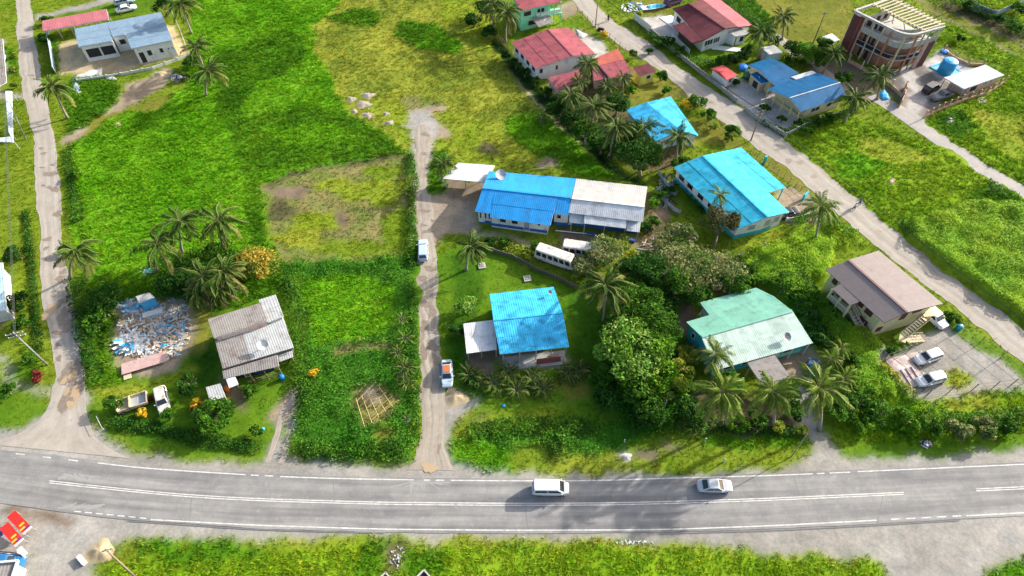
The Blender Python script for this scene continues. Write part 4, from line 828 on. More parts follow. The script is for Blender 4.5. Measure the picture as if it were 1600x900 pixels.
# ---- top-left modern house
h = House('modern_house', 'new white house with a grey-blue single-slope roof in a sandy fenced yard', 'house', (200, 90))
i0 = h.slope((122.5,73.3,4.0),(176,63.8,4.0),(167,35,3.2),(116,45,3.2), rslate); i1 = h.slope((175.5,58,3.85),(196.5,53.5,3.85),(186,31.5,3.2),(167,35,3.2), rslate); i2 = h.slope((205,76,4.0),(270,62.5,4.0),(251,18.8,3.2),(186,31.5,3.2), rslate)
for i, ins in ((i0, (.3,.1,.3,.4)), (i1, (0,0,.3,.4)), (i2, (.3,.3,.3,.4))): h.walls(i, white, ins)
f = h.face(i0, 'f', (.3,.1,.3,.4)); h.win(f, .08, .5, .9, 3.0, mat=dark); h.win(f, .54, .95, .9, 3.0, mat=dark); f = h.face(i1, 'f', (0,0,.3,.4)); h.win(f, .3, .75, 1.6, 2.8, mat=dark)
f = h.face(i2, 'f', (.3,.3,.3,.4)); h.win(f, .06, .2, 0, 2.6, 'door', dark); h.win(f, .28, .4, 1.4, 2.7, mat=dark); h.win(f, .6, .7, 1.5, 2.6, mat=dark); h.win(f, .82, .86, 1.9, 2.4); h.win(f, .94, .975, 1.9, 2.4)
drum((253,90), .4, .9, tkm, 'small blue drum by the wall of the new white house')
h = House('red_shed', 'long open shed with a pinkish red roof behind the new white house', 'shed', (120, 45)); i = h.slope((67,48.7,2.5),(170,30,2.5),(166,14,2.8),(65.5,32.5,2.8), rpink, keep=False)
for k in range(6): h.post((69+k*20, 48-k*3.6, 2.5)); h.post((68+k*19.4, 33-k*3.6, 2.8))
# ---- mint two-storey, top
h = House('mint_house', 'two-storey mint green house with balconies and red roof at the top edge', 'house', (840, 30))
i0 = h.slope((812,17,5.4),(878,2,5.4),(868,-26,6.2),(800,-12,6.2), rred, deck=wfr); h.walls(i0, mint, (.5,2.6,.5,0)); f = h.face(i0, 'f', (.5,2.6,.5,0)); h.win(f, .25, .55, .9, 2.1, mat=dark); h.win(f, .1, .35, 3.4, 4.6, mat=dark); h.win(f, .55, .8, 3.4, 4.6, mat=dark); i1 = h.slope((842,42,2.0),(866,33,2.0),(858,22.5,2.9),(830,27,2.9), rold, keep=False)
A, B = P(845,10,5.2), P(877,3.5,5.2); m = MB(); m.bar(Vector((A.x-1, A.y+.6, 2.8)), Vector((B.x, B.y+.6, 2.8)), 2.2, .2); m.build('balcony_floor', mint, h.t)
for k in range(4): p = A.lerp(B, k/3); m = MB(); m.box((p.x, p.y, 2.6), (.2, .2, 5.2)); m.build('post', mint, h.t)
h.boxes('balcony_rail', wfr, (Vector((A.x-1, A.y-.3, 3.7)), Vector((B.x, B.y-.3, 3.7)), .08, .1), (Vector((A.x-1, A.y-.3, 3.3)), Vector((B.x, B.y-.3, 3.3)), .06, .6))
# ---- pinkish red roof house
h = House('red_roofed_house', 'white house under a broad faded red gable roof left of the diagonal street', 'house', (870, 100))
i0 = h.slope((799,66,3.4),(837.5,107.5,3.4),(895,87.5,4.4),(856,46,4.4), rred); i1 = h.slope((930,84,3.4),(887.5,43,3.4),(856,46,4.4),(895,87.5,4.4), rred); h.walls(i0, white, (.5,.5,.5,0)); h.walls(i1, white, (.5,.5,.5,0)); h.ridge((895,87.5,4.4), (856,46,4.4), rred)
f = h.face(i0, 'r', (.5,.5,.5,0)); h.win(f, .08, .18, 1.6, 2.7, mat=dark); h.win(f, .55, .62, 1.6, 2.7, mat=dark); f = h.face(i1, 'l', (.5,.5,.5,0)); h.win(f, .4, .65, 1.4, 2.6, mat=dark); f = h.face(i0, 'f', (.5,.5,.5,0)); [h.win(f, a, a+.14, 1.6, 2.8, mat=dark) for a in (.05, .3, .55, .8)]
i2 = h.slope((870,139,2.4),(916,127,2.4),(905,109,2.8),(856,121,2.8), rred); h.walls(i2, pinkw, (.3,.3,.3,0))
h = House('orange_roofed_house', 'low house under a stepped orange-red roof between the white house and the street', 'house', (960, 115)); rorange = RM('orange_red_roof_sheet', (.46,.13,.09), (.38,.10,.08))
i0 = h.slope((954,123,2.8),(990,115,2.8),(975,93,3.4),(936,102,3.4), rred); i1 = h.slope((936,102,3.4),(975,93,3.4),(966,75.5,3.0),(931,90,3.0), rorange); i2 = h.slope((928,126,2.5),(953,121,2.5),(936,102,3.0),(925,105,3.0), rred); h.walls(i0, pinkw); h.walls(i1, pinkw, (.4,.4,0,.4)); h.walls(i2, pinkw)
h = House('yellow_cabin', 'tiny yellow cabin with a red gable roof beside the diagonal street', 'cabin', (1010, 130)); i0 = h.slope((1001,119,2.7),(1026,111.5,2.7),(1013.5,99,3.3),(988,105,3.3), rdred); h.walls(i0, yellow, (.3,.3,.3,.3)); f = h.face(i0, 'f', (.3,.3,.3,.3)); h.win(f, .45, .75, 1.2, 2.1, mat=dark)
# ---- blue tiled roof behind palms
h = House('sky_blue_house', 'house under a sky blue gridded roof half hidden by coconut palms', 'house', (1040, 205)); i0 = h.slope((978,171,3),(1024,221,3),(1064,204,3.9),(1010,160,3.9), rsky, deck=rsky); i1 = h.slope((1091,212,3),(1047.5,151,3),(1010,160,3.9),(1064,204,3.9), rsky, deck=rsky); h.walls(i0, white); h.walls(i1, white); f = h.face(i1, 'f'); [h.win(f, a, a+.12, 1.2, 2.3) for a in (.2, .5, .8)]
# ---- big dark red house
h = House('dark_red_roofed_house', 'white bungalow under a large stained dark red roof across the street', 'house', (1110, 65))
i0 = h.slope((1051,13,3.4),(1100,62.5,3.4),(1132.7,44.7,4.6),(1076,5.5,4.6), rdred, deck=maroon); i1 = h.slope((1153,42,3.8),(1097,-1,3.8),(1076,5.5,4.6),(1132.7,44.7,4.6), rdred, deck=maroon); i2 = h.slope((1177,40,3.2),(1123,-2,3.2),(1097,-1,3.8),(1153,42,3.8), rpink, deck=maroon); i3 = h.slope((1050.8,40,3.0),(1081.8,67.4,3.0),(1100,62,3.4),(1069,34,3.4), rdred, deck=maroon)
for i in (i0, i1, i2): h.walls(i, white, (.4,.6,.5,0) if i == i0 else (.6,.4,.5 if i == i2 else 0,0))
h.ridge((1132.7,44.7,4.6), (1076,5.5,4.6), rdred); f = h.face(i0, 'r', (.4,.6,.5,0)); h.win(f, .1, .55, 1.2, 2.5, panes=3); h.win(f, .6, .95, 1.2, 2.5, panes=3); f = h.face(i0, 'f', (.4,.6,.5,0)); h.win(f, .1, .25, 1.2, 2.5, mat=dark); a = h.face(i3, 'f', (.2,.4,.2,0)); h.band(a, 0, 1, 0, 1.1, white, 'veranda_wall'); h.band(a, .3, 1, 1.5, 2.9, dark, 'shade_screen')
i4 = h.slope((1148.5,57,2.8),(1172.6,53,2.8),(1155,42,2.9),(1133.4,46.8,2.9), rcream); h.walls(i4, white, (.3,.6,.6,0)); f = h.face(i4, 'f', (.3,.6,.6,0)); h.win(f, .1, .25, 0, 2.1, 'door', glass); h.win(f, .5, .85, .8, 2.1); m = MB(); m.bar(P(1112,74)+Vector((0,0,.08)), P(1165,82)+Vector((0,.5,.08)), 1.6, .16); m.build('patio', white, h.t); m = MB(); m.prism([tuple(P(*q))[:2] for q in ((1030,28),(1048,24),(1062,32),(1052,44))], 0, .12); m.build('patio', white, h.t)
h = House('pink_kiosk', 'small white kiosk with a coral red hipped roof by the street wall', 'kiosk', (1132, 130)); rcoral = RM('coral_roof_sheet', (.66,.12,.12)); i0 = h.slope((1135,125,2.3),(1152.5,117,2.3),(1141,109,2.9),(1125,113,2.9), rcoral, .8, rcoral); i1 = h.slope((1130,102,2.3),(1111,107.5,2.3),(1125,113,2.9),(1141,109,2.9), rcoral, .8, rcoral); i2 = h.slope((1111,107.5,2.3),(1135,125,2.3),(1133,119,2.6),(1125,113,2.9), rcoral, .8, rcoral); h.walls(i0, white, (.3,.3,.3,0)); h.walls(i1, white, (.3,.3,.3,0)); f = h.face(i0, 'f', (.3,.3,.3,0)); h.win(f, .3, .7, .9, 1.9, mat=brick)
# ---- deep blue pair
h = House('deep_blue_house', 'larger of two deep blue roofed houses, nearest the palm, with arched veranda', 'house', (1280, 170))
i0 = h.slope((1251,174,3.0),(1322,150,3.0),(1313,129,4.2),(1234,153,4.2), rdeep); i1 = h.slope((1277.5,114,3.2),(1199,139,3.2),(1234,153,4.2),(1313,129,4.2), rdeep); h.walls(i0, cream, (2.2,.5,.5,0)); h.walls(i1, cream, (.5,2.2,.5,0)); h.ridge((1234,153,4.2), (1313,129,4.2), rwhite, .2)
f = h.face(i0, 'f', (2.2,.5,.5,0)); h.win(f, .15, .4, 1.2, 2.2, mat=dark, panes=2); h.win(f, .6, .75, 1.2, 2.2); [h.post(q, mat=cream, r=.12) for q in ((1201,139.5,3.1), (1213,146,3.2), (1225,157,3.3), (1238,166,3.2), (1250,173,3.0))]; h.boxes('veranda_wall', cream, (P(1204,155)+Vector((0,0,.4)), P(1252,190)+Vector((0,0,.4)), .12, .8))
i2 = h.slope((1244,124.5,3.1),(1276,114.5,3.1),(1269,110,3.3),(1236,120,3.3), rwhite, .8)
h = House('small_deep_blue_house', 'smaller of two deep blue roofed houses, beside the green water tank', 'house', (1215, 140)); i0 = h.slope((1205,129,3.2),(1248,114,3.2),(1224,99,4.2),(1186,109,4.2), rdeep); i1 = h.slope((1202.5,90.5,3.4),(1169,102,3.4),(1186,109,4.2),(1224,99,4.2), rdeep); i2 = h.slope((1190,131,2.7),(1201,127,2.8),(1184,111.5,3.2),(1172.5,116,2.7), rdeep); h.walls(i0, cream, (.5,.3,.5,0)); h.walls(i1, cream, (.5,.5,.5,0)); h.walls(i2, beige, (.4,.2,.5,0)); f = h.face(i2, 'l', (.4,.2,.5,0)); h.win(f, .3, .8, .3, 2.0, mat=dark); h.win(h.face(i0, 'l', (.5,.3,.5,0)), .3, .7, .5, 2.2, mat=dark)
i3 = h.slope((1212,134,3.0),(1243,124,3.0),(1236,119,3.2),(1206,129,3.2), rdeep)
h = House('blue_outbuilding', 'small blue-walled outbuilding with a patched white flat roof behind the deep blue roofs', 'outbuilding', (1205, 90)); i0 = h.slope((1202,85,2.6),(1223,81,2.6),(1210,70.5,2.7),(1189,74,2.7), [rwhite, rcream, rgrey]); h.walls(i0, W('pale_blue_wall', (.25,.38,.48)), (.2,.2,.2,.2)); h.band(h.face(i0, 'l', (.2,.2,.2,.2)), .2, .5, .2, 1.8, pinkw, 'door_curtain')
drum((1167,122), .95, 1.7, tkg, 'dark green water tank beside the smaller deep blue roof', 'water_tank', 'water tank'); drum((1160,108), .9, .9, tkm, 'round blue tarp-covered tub on the lawn behind the coral kiosk', 'tub', 'tub')
h = House('white_canopy', 'small white square canopy on posts behind the round green tree', 'canopy', (1297, 75)); i0 = h.slope((1296,68,2.6),(1312,62,2.6),(1300,52,2.8),(1283,58,2.8), rwhite, .9, keep=False); [h.post(q) for q in ((1296,67,2.6), (1311,62,2.6), (1285,58,2.7), (1299,53,2.7))]
# ---- three-storey brick and concrete building
h = House('unfinished_building', 'three-storey red brick building with unfinished concrete top floor and timber roof beams', 'building', (1395, 90)); BZ = 9.3
A = P(1335,17,BZ); B = P(1418,58,BZ); C = P(1475,42,BZ); D = P(1392,-2,BZ)   # left, front (rounded), right, back
def rpoly(A, B, C, D, ins, rc=3.2):
    cen = (A+B+C+D)/4; q = [p+(cen-p).normalized()*ins*1.41 for p in (A, B, C, D)]; a = q[1]+(q[0]-q[1]).normalized()*rc; c = q[1]+(q[2]-q[1]).normalized()*rc; arc = []
    for k in range(7):
        f = k/6; arc.append(a.lerp(q[1], f).lerp(q[1].lerp(c, f), f))
    return [(p.x, p.y) for p in [q[0]]+arc+[q[2], q[3]]]
KEEP.append([Qp(p) for p in (A, B, C, D)])
def ringslab(poly, z0, z1, name, mat): m = MB(); m.prism(poly, z0, z1); return m.build(name, mat, h.t)
brk = M('salmon_wall', (.46,.21,.13), (.38,.17,.10), 3, .8, dirt=(.2,.09,.06)); dbrk = M('dark_brick_wall', (.13,.04,.035), (.08,.03,.03), 5, .8)
for z0, z1, mt, nm in ((-.1, 3.0, brk, 'ground_floor'), (3.0, 6.0, brk, 'first_floor'), (6.0, 6.3, conc, 'floor_slab')): ringslab(rpoly(A, B, C, D, 1.5), z0, z1, nm, mt)
for zz in (3.0, 6.0): ringslab(rpoly(A, B, C, D, .15), zz-.12, zz+.18, 'balcony_slab', conc if zz > 5 else greyw)
def outline(ins): return [Vector((x, y, 0)) for x, y in rpoly(A, B, C, D, ins)]
O = outline(.2)
for zz in (3.0, 6.0):
    for k in range(len(O)-2):
        a, b = O[k], O[k+1]; m = MB(); m.bar(a+Vector((0,0,zz+.55)), b+Vector((0,0,zz+.55)), .06, .9 if zz < 5 else 1.1); m.build('balcony_panel', glass if zz < 5 else conc, h.t); m = MB(); m.bar(a+Vector((0,0,zz+1.1)), b+Vector((0,0,zz+1.1)), .12, .1); m.build('balcony_rail', steel, h.t)
for k in (0, 1, 4, 7, 8): 
    p = O[k]; m = MB(); m.box((p.x, p.y, 4.6), (.35, .35, 9.2)); m.build('column', brk if k in (7, 1) else wtimber, h.t)
for f in (.3, .55, .8):
    p = O[0].lerp(O[1], f); m = MB(); m.box((p.x, p.y, 4.6), (.25, .25, 9.2)); m.build('column', wtimber, h.t); p = O[7].lerp(O[8], f); m = MB(); m.box((p.x, p.y, 4.6), (.25, .25, 9.2)); m.build('column', conc, h.t)
T_ = outline(.0)
for k in range(len(T_)): a, b = T_[k], T_[(k+1) % len(T_)]; m = MB(); m.bar(a+Vector((0,0,BZ)), b+Vector((0,0,BZ)), .5, .45); m.build('ring_beam', conc, h.t)
I = outline(2.2); 
for k in list(range(len(I)-2))+[len(I)-1]:
    a, b = I[k], I[(k+1) % len(I)]; m = MB(); m.bar(a+Vector((0,0,7.4)), b+Vector((0,0,7.4)), .2, 2.3); w_ = m.build('block_wall', conc, h.t)
    if (b-a).length > 3:
        nn = (b-a).normalized(); 
        for f in (.2, .5, .8): p = a.lerp(b, f); m = MB(); m.bar(p-nn*.5+Vector((0,0,7.4)), p+nn*.5+Vector((0,0,7.4)), .26, 1.2); m.build('window', dark, h.t)
for k in range(14):  # timber roof beams over the back half
    f = (k+.5)/14; a = D.lerp(C, f); b = A.lerp(B, f*.97); m = MB(); e = a.lerp(b, .55); s_ = a.lerp(b, -.04); m.bar(Vector((s_.x, s_.y, BZ+.45)), Vector((e.x, e.y, BZ+.15)), .3, .2); m.build('roof_beam', wtimber, h.t)
for f in (.05, .5): a = D.lerp(A, f); b = C.lerp(B, f); m = MB(); m.bar(Vector((a.x, a.y, BZ+.2)), Vector((b.x, b.y, BZ+.2)), .2, .2); m.build('purlin', wtimber, h.t)
for k in range(9):
    f = .1+k*.09; g_ = .3+.35*((k*37) % 10)/10; p = D.lerp(C, f).lerp(A.lerp(B, f), g_); q = p+Vector((1.5*math.sin(k), 1.5*math.cos(k*2), 0)); m = MB(); m.bar(Vector((p.x, p.y, 6.6)), Vector((q.x, q.y, 7.9)), .12, .12); m.build('prop', timber, h.t)
for k, (u0, u1, z0, z1) in enumerate(((.34,.42,3.4,5.6), (.5,.58,3.4,5.6), (.66,.74,3.4,5.6), (.36,.5,.2,2.6), (.6,.72,.2,2.6), (.8,.9,.2,2.6))):
    J = outline(1.45); a, b = J[0].lerp(J[1], u0), J[0].lerp(J[1], u1); m = MB(); m.bar(a+Vector((0,0,(z0+z1)/2)), b+Vector((0,0,(z0+z1)/2)), .1, z1-z0); m.build('window', dark, h.t)
J = outline(1.45)
for u0, u1, z0, z1 in ((.2,.4,3.4,5.6), (.15,.3,.2,2.6), (.45,.6,.2,2.6)): a, b = J[7].lerp(J[8], u0), J[7].lerp(J[8], u1); m = MB(); m.bar(a+Vector((0,0,(z0+z1)/2)), b+Vector((0,0,(z0+z1)/2)), .1, z1-z0); m.build('window', dark, h.t)
a, b = O[0], O[0].lerp(O[1], .24); m = MB(); m.bar(a+Vector((0,0,4.3)), b+Vector((0,0,4.3)), .5, 9.0); m.build('side_wall', dbrk, h.t); m = MB(); p = b; m.box((p.x, p.y, 4.4), (.9, .7, 9.2)); m.build('pier', M('maroon_pier', (.20,.05,.05), None, 3, .7), h.t)
a, b = O[7].lerp(O[8], .62), O[8]; m = MB(); m.bar(a+Vector((0,0,3.0)), b+Vector((0,0,3.0)), .5, 6.0); m.build('side_wall', dbrk, h.t); p = a; m = MB(); m.box((p.x, p.y, 3.2), (.7, .7, 6.6)); m.build('pier', pinkw, h.t)
tag(drum((1475,82), .8, .5, tkm, None, 'tub', 'tub'), 'round blue tub on the white table right of the unfinished building', 'tub')
# pool, tank and bungalow
t = thing('swimming_pool', 'rectangular blue swimming pool sunk in the paved terrace', 'pool', P(1478,110)); poly = [P(*q) for q in ((1453,105),(1477,97),(1501,113),(1480,120))]; mb = MB(); poolm = M('pool_water', (.02,.30,.50), (.03,.36,.56), 1, .08, spec=.6)
mb.prism([(p.x, p.y) for p in poly], .05, .12); mb.build('water', poolm, t)
for k in range(4): a, b = poly[k], poly[(k+1) % 4]; m = MB(); m.bar(a+Vector((0,0,.12)), b+Vector((0,0,.12)), .35, .2); m.build('pool_edge', poolm, t)
tk = drum((1475.5,113), 1.55, 3.0, M('bright_blue_plastic', (.02,.33,.66), None, 2, .35), 'big bright blue water tank standing by the swimming pool', 'water_tank', 'water tank')
h = House('white_roofed_bungalow', 'salmon bungalow with a white roof at the pool terrace in the top right corner', 'bungalow', (1530, 130)); i0 = h.slope((1506,139,2.9),(1569,117,2.9),(1540,101,3.2),(1475,121,3.2), RM('blue_white_roof_sheet', (.50,.55,.62), None, None, .1)); h.walls(i0, pinkw, (2.5,.4,.4,.4)); f = h.face(i0, 'f', (2.5,.4,.4,.4)); h.win(f, .05, .3, .8, 2.2, mat=dark); h.win(f, .55, .6, 1.5, 2.2); h.win(f, .75, .8, 1.5, 2.2)
for q in ((1508,138,2.9), (1478,121.5,3.1), (1492,130,3)): h.post(q)
# ------------------------------------------------------------------ vehicles
def paintm(name, c, r=.25): return M(name, c, tuple(x*.93 for x in c), .8, r, .0, spec=.6)
vw = paintm('white_car_paint', (.72,.73,.74)); vs_ = paintm('silver_car_paint', (.45,.48,.50)); vb = paintm('black_car_paint', (.02,.022,.028)); vbl = paintm('blue_car_paint', (.03,.16,.36)); vlb = paintm('pale_blue_car_paint', (.40,.50,.58)); vwo = M('dull_white_paint', (.62,.61,.57), (.5,.48,.43), 2, .6, dirt=(.25,.2,.14))
tyre = M('tyre_rubber', (.02,.02,.02), None, 5, .85); rimm = M('wheel_rim', (.4,.41,.42), None, 5, .4, .4); lampm = M('headlight_glass', (.6,.62,.62), None, 3, .15, spec=.7); tailm = M('tail_light', (.35,.02,.02), None, 3, .3); blk = M('black_trim', (.03,.03,.03), None, 3, .6)
def wheel(root, x, y, r=.32, w_=.22):
    m = MB(); n = 14; s = 1 if y > 0 else -1
    for (r0, yy) in ((r*.62, -.5), (r*.95, -.5), (r, -.35), (r, .35), (r*.95, .5), (r*.62, .5)): m.v += [(x+r0*math.cos(2*PI*k/n), y+yy*w_, r+r0*math.sin(2*PI*k/n)) for k in range(n)]
    for j in range(5): m.f += [(j*n+k, j*n+(k+1) % n, (j+1)*n+(k+1) % n, (j+1)*n+k) for k in range(n)]; m.m += [0]*n
    me = m.mesh('wheel', tyre); o = inst('wheel', me, root); m2 = MB(); m2.tube([(x, y+s*w_*.25, r), (x, y+s*w_*.5, r)], [r*.6, r*.55], 10); inst('rim', m2.mesh('rim', rimm), o)
def car(kind, rear, front, paint_, label, cat=None, name=None, roofitem=None):
    a, b = P(*rear, .6), P(*front, .6); d = b-a; rz = math.atan2(d.y, d.x); c = (a+b)/2; c.z = .03
    L, Wd, Hh, hood, belt, cb, ct = {'sedan': (4.6,1.76,1.45,.88,.95,(-1.75,1.15),(-.95,.35)), 'wagon': (4.6,1.76,1.52,.9,.97,(-2.15,1.2),(-1.8,.4)), 'suv': (4.7,1.86,1.78,1.05,1.1,(-2.22,1.2),(-1.95,.5)), 'van': (4.9,1.86,1.95,1.1,1.15,(-2.38,1.85),(-2.25,1.05)), 'bus': (7.0,2.1,2.6,1.25,1.3,(-3.42,3.4),(-3.35,3.0)), 'pickup': (5.0,1.8,1.7,1.02,1.05,(-.6,1.25),(-.35,.6))}[kind]
    t = thing(name or {'bus': 'parked_bus', 'van': 'van', 'pickup': 'pickup_truck'}.get(kind, 'car'), label, cat or {'bus': 'bus', 'van': 'van', 'pickup': 'pickup'}.get(kind, 'car'), c, rz)
    m = MB(); st = []; hl = L/2; n = 13; bz = .28 if kind != 'bus' else .35
    for i in range(n):
        x = -hl+L*i/(n-1); e = abs(x)/hl; wv = Wd/2*(1-.30*max(0, e-.72)/.28*(.8 if x > 0 else .45)); top = belt if cb[0] < x < cb[1] else (hood if x > 0 else belt*.96 if kind != 'pickup' else belt)
        if i in (0, n-1): top *= .80; zb_ = bz+.1
        elif i in (1, n-2): top *= .97; zb_ = bz
        else: zb_ = bz
        st.append((x, wv, top, zb_))
    R = 10
    for x, wv, top, zb_ in st: m.v += [(x, -wv*.9, zb_), (x, -wv, zb_+.15), (x, -wv, top*.72), (x, -wv*.95, top*.93), (x, -wv*.82, top), (x, wv*.82, top), (x, wv*.95, top*.93), (x, wv, top*.72), (x, wv, zb_+.15), (x, wv*.9, zb_)]
    for i in range(n-1): m.f += [(i*R+k, (i+1)*R+k, (i+1)*R+(k+1) % R, i*R+(k+1) % R) for k in range(R)]
    m.f += [tuple(range(R)), tuple((n-1)*R+k for k in range(R))[::-1]]; m.m = [0]*len(m.f)
    inst('body', m.mesh('body', paint_), t)
    # cabin
    w0, w1 = Wd/2*.93, Wd/2*(.78 if kind in ('sedan', 'wagon', 'pickup') else .86 if kind != 'bus' else .93); z0, z1 = belt*.94, Hh
    x0, x3 = cb; x1, x2 = ct
    def ringp(z, f): return None
    V = [(x0, -w0, z0), (x3, -w0, z0), (x3, w0, z0), (x0, w0, z0)]
    lv = [(0, 1), (.86, 1), (.97, .93), (1, .80)]
    cv = []; 
    for f, s in lv:
        xa = x0+(x1-x0)*min(f, 1)+(0 if s == 1 else (1-s)*.5); xb = x3+(x2-x3)*min(f, 1)-(0 if s == 1 else (1-s)*.5); ww = (w0+(w1-w0)*f)*(s if s < 1 else 1); zz = z0+(z1-z0)*f
        k = .12; cv += [(xa+k, -ww, zz), (xb-k, -ww, zz), (xb, -ww+k*1.5, zz), (xb, ww-k*1.5, zz), (xb-k, ww, zz), (xa+k, ww, zz), (xa, ww-k*1.5, zz), (xa, -ww+k*1.5, zz)]
    m = MB(); fs = [];
    for j in range(3): fs += [(j*8+k, j*8+(k+1) % 8, (j+1)*8+(k+1) % 8, (j+1)*8+k) for k in range(8)]
    fs.append(tuple(24+k for k in range(8))); m.add(cv, fs); inst('cabin', m.mesh('cabin', paint_), t)
    def gq(name, pts, mat=glass, off=.015):
        q = [Vector(p) for p in pts]; nn = (q[1]-q[0]).cross(q[3]-q[0]).normalized(); cen = sum(q, Vector())/4
        if nn.dot(cen-Vector(((x0+x3)/2, 0, (z0+z1)/2-.3))) < 0: nn = -nn
        mm = MB(); o = nn*off; i_ = nn*-.03; mm.add([p+i_ for p in q]+[p+o for p in q], [(0, 1, 2, 3), (7, 6, 5, 4), (0, 4, 5, 1), (1, 5, 6, 2), (2, 6, 7, 3), (3, 7, 4, 0)]); return inst(name, mm.mesh(name, mat), t)
    def wl(f, s): return (w0+(w1-w0)*f)
    fa, fb = .1, .84
    gq('windscreen', [(x3+(x2-x3)*fa+.01, -wl(fa, 0)*.84, z0+(z1-z0)*fa), (x3+(x2-x3)*fa+.01, wl(fa, 0)*.84, z0+(z1-z0)*fa), (x3+(x2-x3)*fb+.01, wl(fb, 0)*.82, z0+(z1-z0)*fb), (x3+(x2-x3)*fb+.01, -wl(fb, 0)*.82, z0+(z1-z0)*fb)], off=.02)
    gq('rear_window', [(x0+(x1-x0)*fa-.01, -wl(fa, 0)*.8, z0+(z1-z0)*(fa+.1)), (x0+(x1-x0)*fa-.01, wl(fa, 0)*.8, z0+(z1-z0)*(fa+.1)), (x0+(x1-x0)*fb-.01, wl(fb, 0)*.78, z0+(z1-z0)*fb), (x0+(x1-x0)*fb-.01, -wl(fb, 0)*.78, z0+(z1-z0)*fb)], off=.02)
    ns = {'sedan': 2, 'wagon': 3, 'suv': 3, 'van': 2, 'bus': 6, 'pickup': 1}[kind]
    for s in (-1, 1):
        for k in range(ns):
            g0, g1 = k/ns+.02, (k+1)/ns-.02
            def pt(f, g): xa = x0+(x1-x0)*f+.2; xb = x3+(x2-x3)*f-.2; return (xa+(xb-xa)*g, s*(wl(f, 0)+.004), z0+(z1-z0)*f)
            gq('side_window', [pt(.12, g0), pt(.12, g1), pt(.80, g1), pt(.80, g0)])
        wheel(t, hl*.62, s*(Wd/2-.11), .32 if kind != 'bus' else .4); wheel(t, -hl*.6, s*(Wd/2-.11), .32 if kind != 'bus' else .4)
        for nm, xx, mt in (('headlight', hl-.16, lampm), ('tail_light', -hl+.09, tailm)): mm = MB(); mm.box((xx, s*Wd*.33, hood*.74), (.22, .34, .16)); inst(nm, mm.mesh(nm, mt), t)
        mm = MB(); mm.box((x3-.35, s*(Wd/2+.1), belt+.08), (.12, .2, .14)); inst('wing_mirror', mm.mesh('wing_mirror', paint_), t)
    for xx in (hl-.03, -hl+.03): mm = MB(); mm.box((xx, 0, .45), (.14, Wd*.78, .2)); inst('bumper', mm.mesh('bumper', blk if kind == 'suv' else paint_), t)
    if roofitem: mm = MB(); mm.box(((x1+x2)/2, 0, Hh+.03), (x2-x1-.1, w1*1.5, .05)); inst('roof_mat', mm.mesh('roof_mat', roofitem), t)
    return t
car('van', (836,763), (884,763.5), vw, 'white van driving right on the highway near the middle lane'); car('sedan', (1091,759), (1142,759.5), vs_, 'silver sedan driving right on the highway')
car('wagon', (661,405), (661,377), vlb, 'pale blue car driving up the straight gravel lane'); car('sedan', (698,566), (699,601), vlb, 'pale sedan with an orange mat on its roof parked beside the gravel lane', roofitem=orangem)
car('bus', (842,397), (893,415), vwo, 'old white bus parked in the grass below the long blue and white building'); car('bus', (889,392), (930,398), vwo, 'second old white bus half hidden under the grey-leaved trees behind the first bus')
car('wagon', (1467,552), (1434,563), vw, 'white estate car parked under the wire frame, farther from the highway'); car('wagon', (1472,588), (1437,597), vw, 'white estate car parked beside the stained paving, nearer to the highway'); car('suv', (1447,485), (1470,506), vw, 'white off-road car parked under the outside stairs of the brown-roofed house')
car('pickup', (1218,337), (1240,331), vb, 'black pickup under the corner of the cyan roof'); car('wagon', (1269,592), (1271,571), vbl, 'blue car parked in the yard right of the sea green roof'); car('suv', (1444,144), (1468,131), vb, 'black off-road car in the walled yard of the unfinished building')
car('sedan', (182,17), (212,10), vw, 'white car parked on the grass behind the new white house'); car('wagon', (180,5), (208,-1), vlb, 'pale blue car parked at the very top left edge of the view'); car('wagon', (2,88), (-2,104), vw, 'white car cut off by the left edge beside the dark roof')
car('pickup', (1462,152), (1482,146), M('dusty_grey_paint', (.2,.2,.2), None, 2, .6), 'dusty grey pickup beside the salmon boundary wall')
tag(car('wagon', (250,609), (257,640), vwo, 'stripped white car wreck without bonnet on the lawn left of the bushes', 'car wreck', 'car_wreck'), None, None)
t = thing('truck_wreck', 'derelict beige truck bed and cab lying in the grass left of the car wreck', 'truck wreck', P(210,632), math.radians(22)); bei = M('faded_beige_paint', (.55,.46,.28), (.45,.37,.24), 2, .8, dirt=(.22,.15,.09))
for nm, bxs, mt in (('bed', [((.9, 0, .55), (2.2, 2.0, .12))], steel), ('bed_side', [((.9, 1.0, .8), (2.3, .12, .6))], bei), ('bed_side', [((.9, -1.0, .8), (2.3, .12, .6))], bei), ('tailgate', [((2.05, 0, .8), (.12, 2.0, .6))], bei), ('cab_floor', [((-1.2, 0, .5), (1.6, 2.0, .2))], wtimber), ('cab_wall', [((-2.0, 0, .8), (.14, 2.0, .8))], bei), ('cab_wall', [((-1.2, 1.0, .7), (1.6, .12, .6))], bei), ('cab_wall', [((-1.2, -1.0, .7), (1.6, .12, .6))], bei), ('bulkhead', [((-.3, 0, .85), (.14, 2.0, .7))], bei)):
    m = MB(); [m.box(*b) for b in bxs]; inst(nm, m.mesh(nm, mt), t)
for x in (-1.5, 1.3): wheel(t, x, 1.0); wheel(t, x, -1.0)
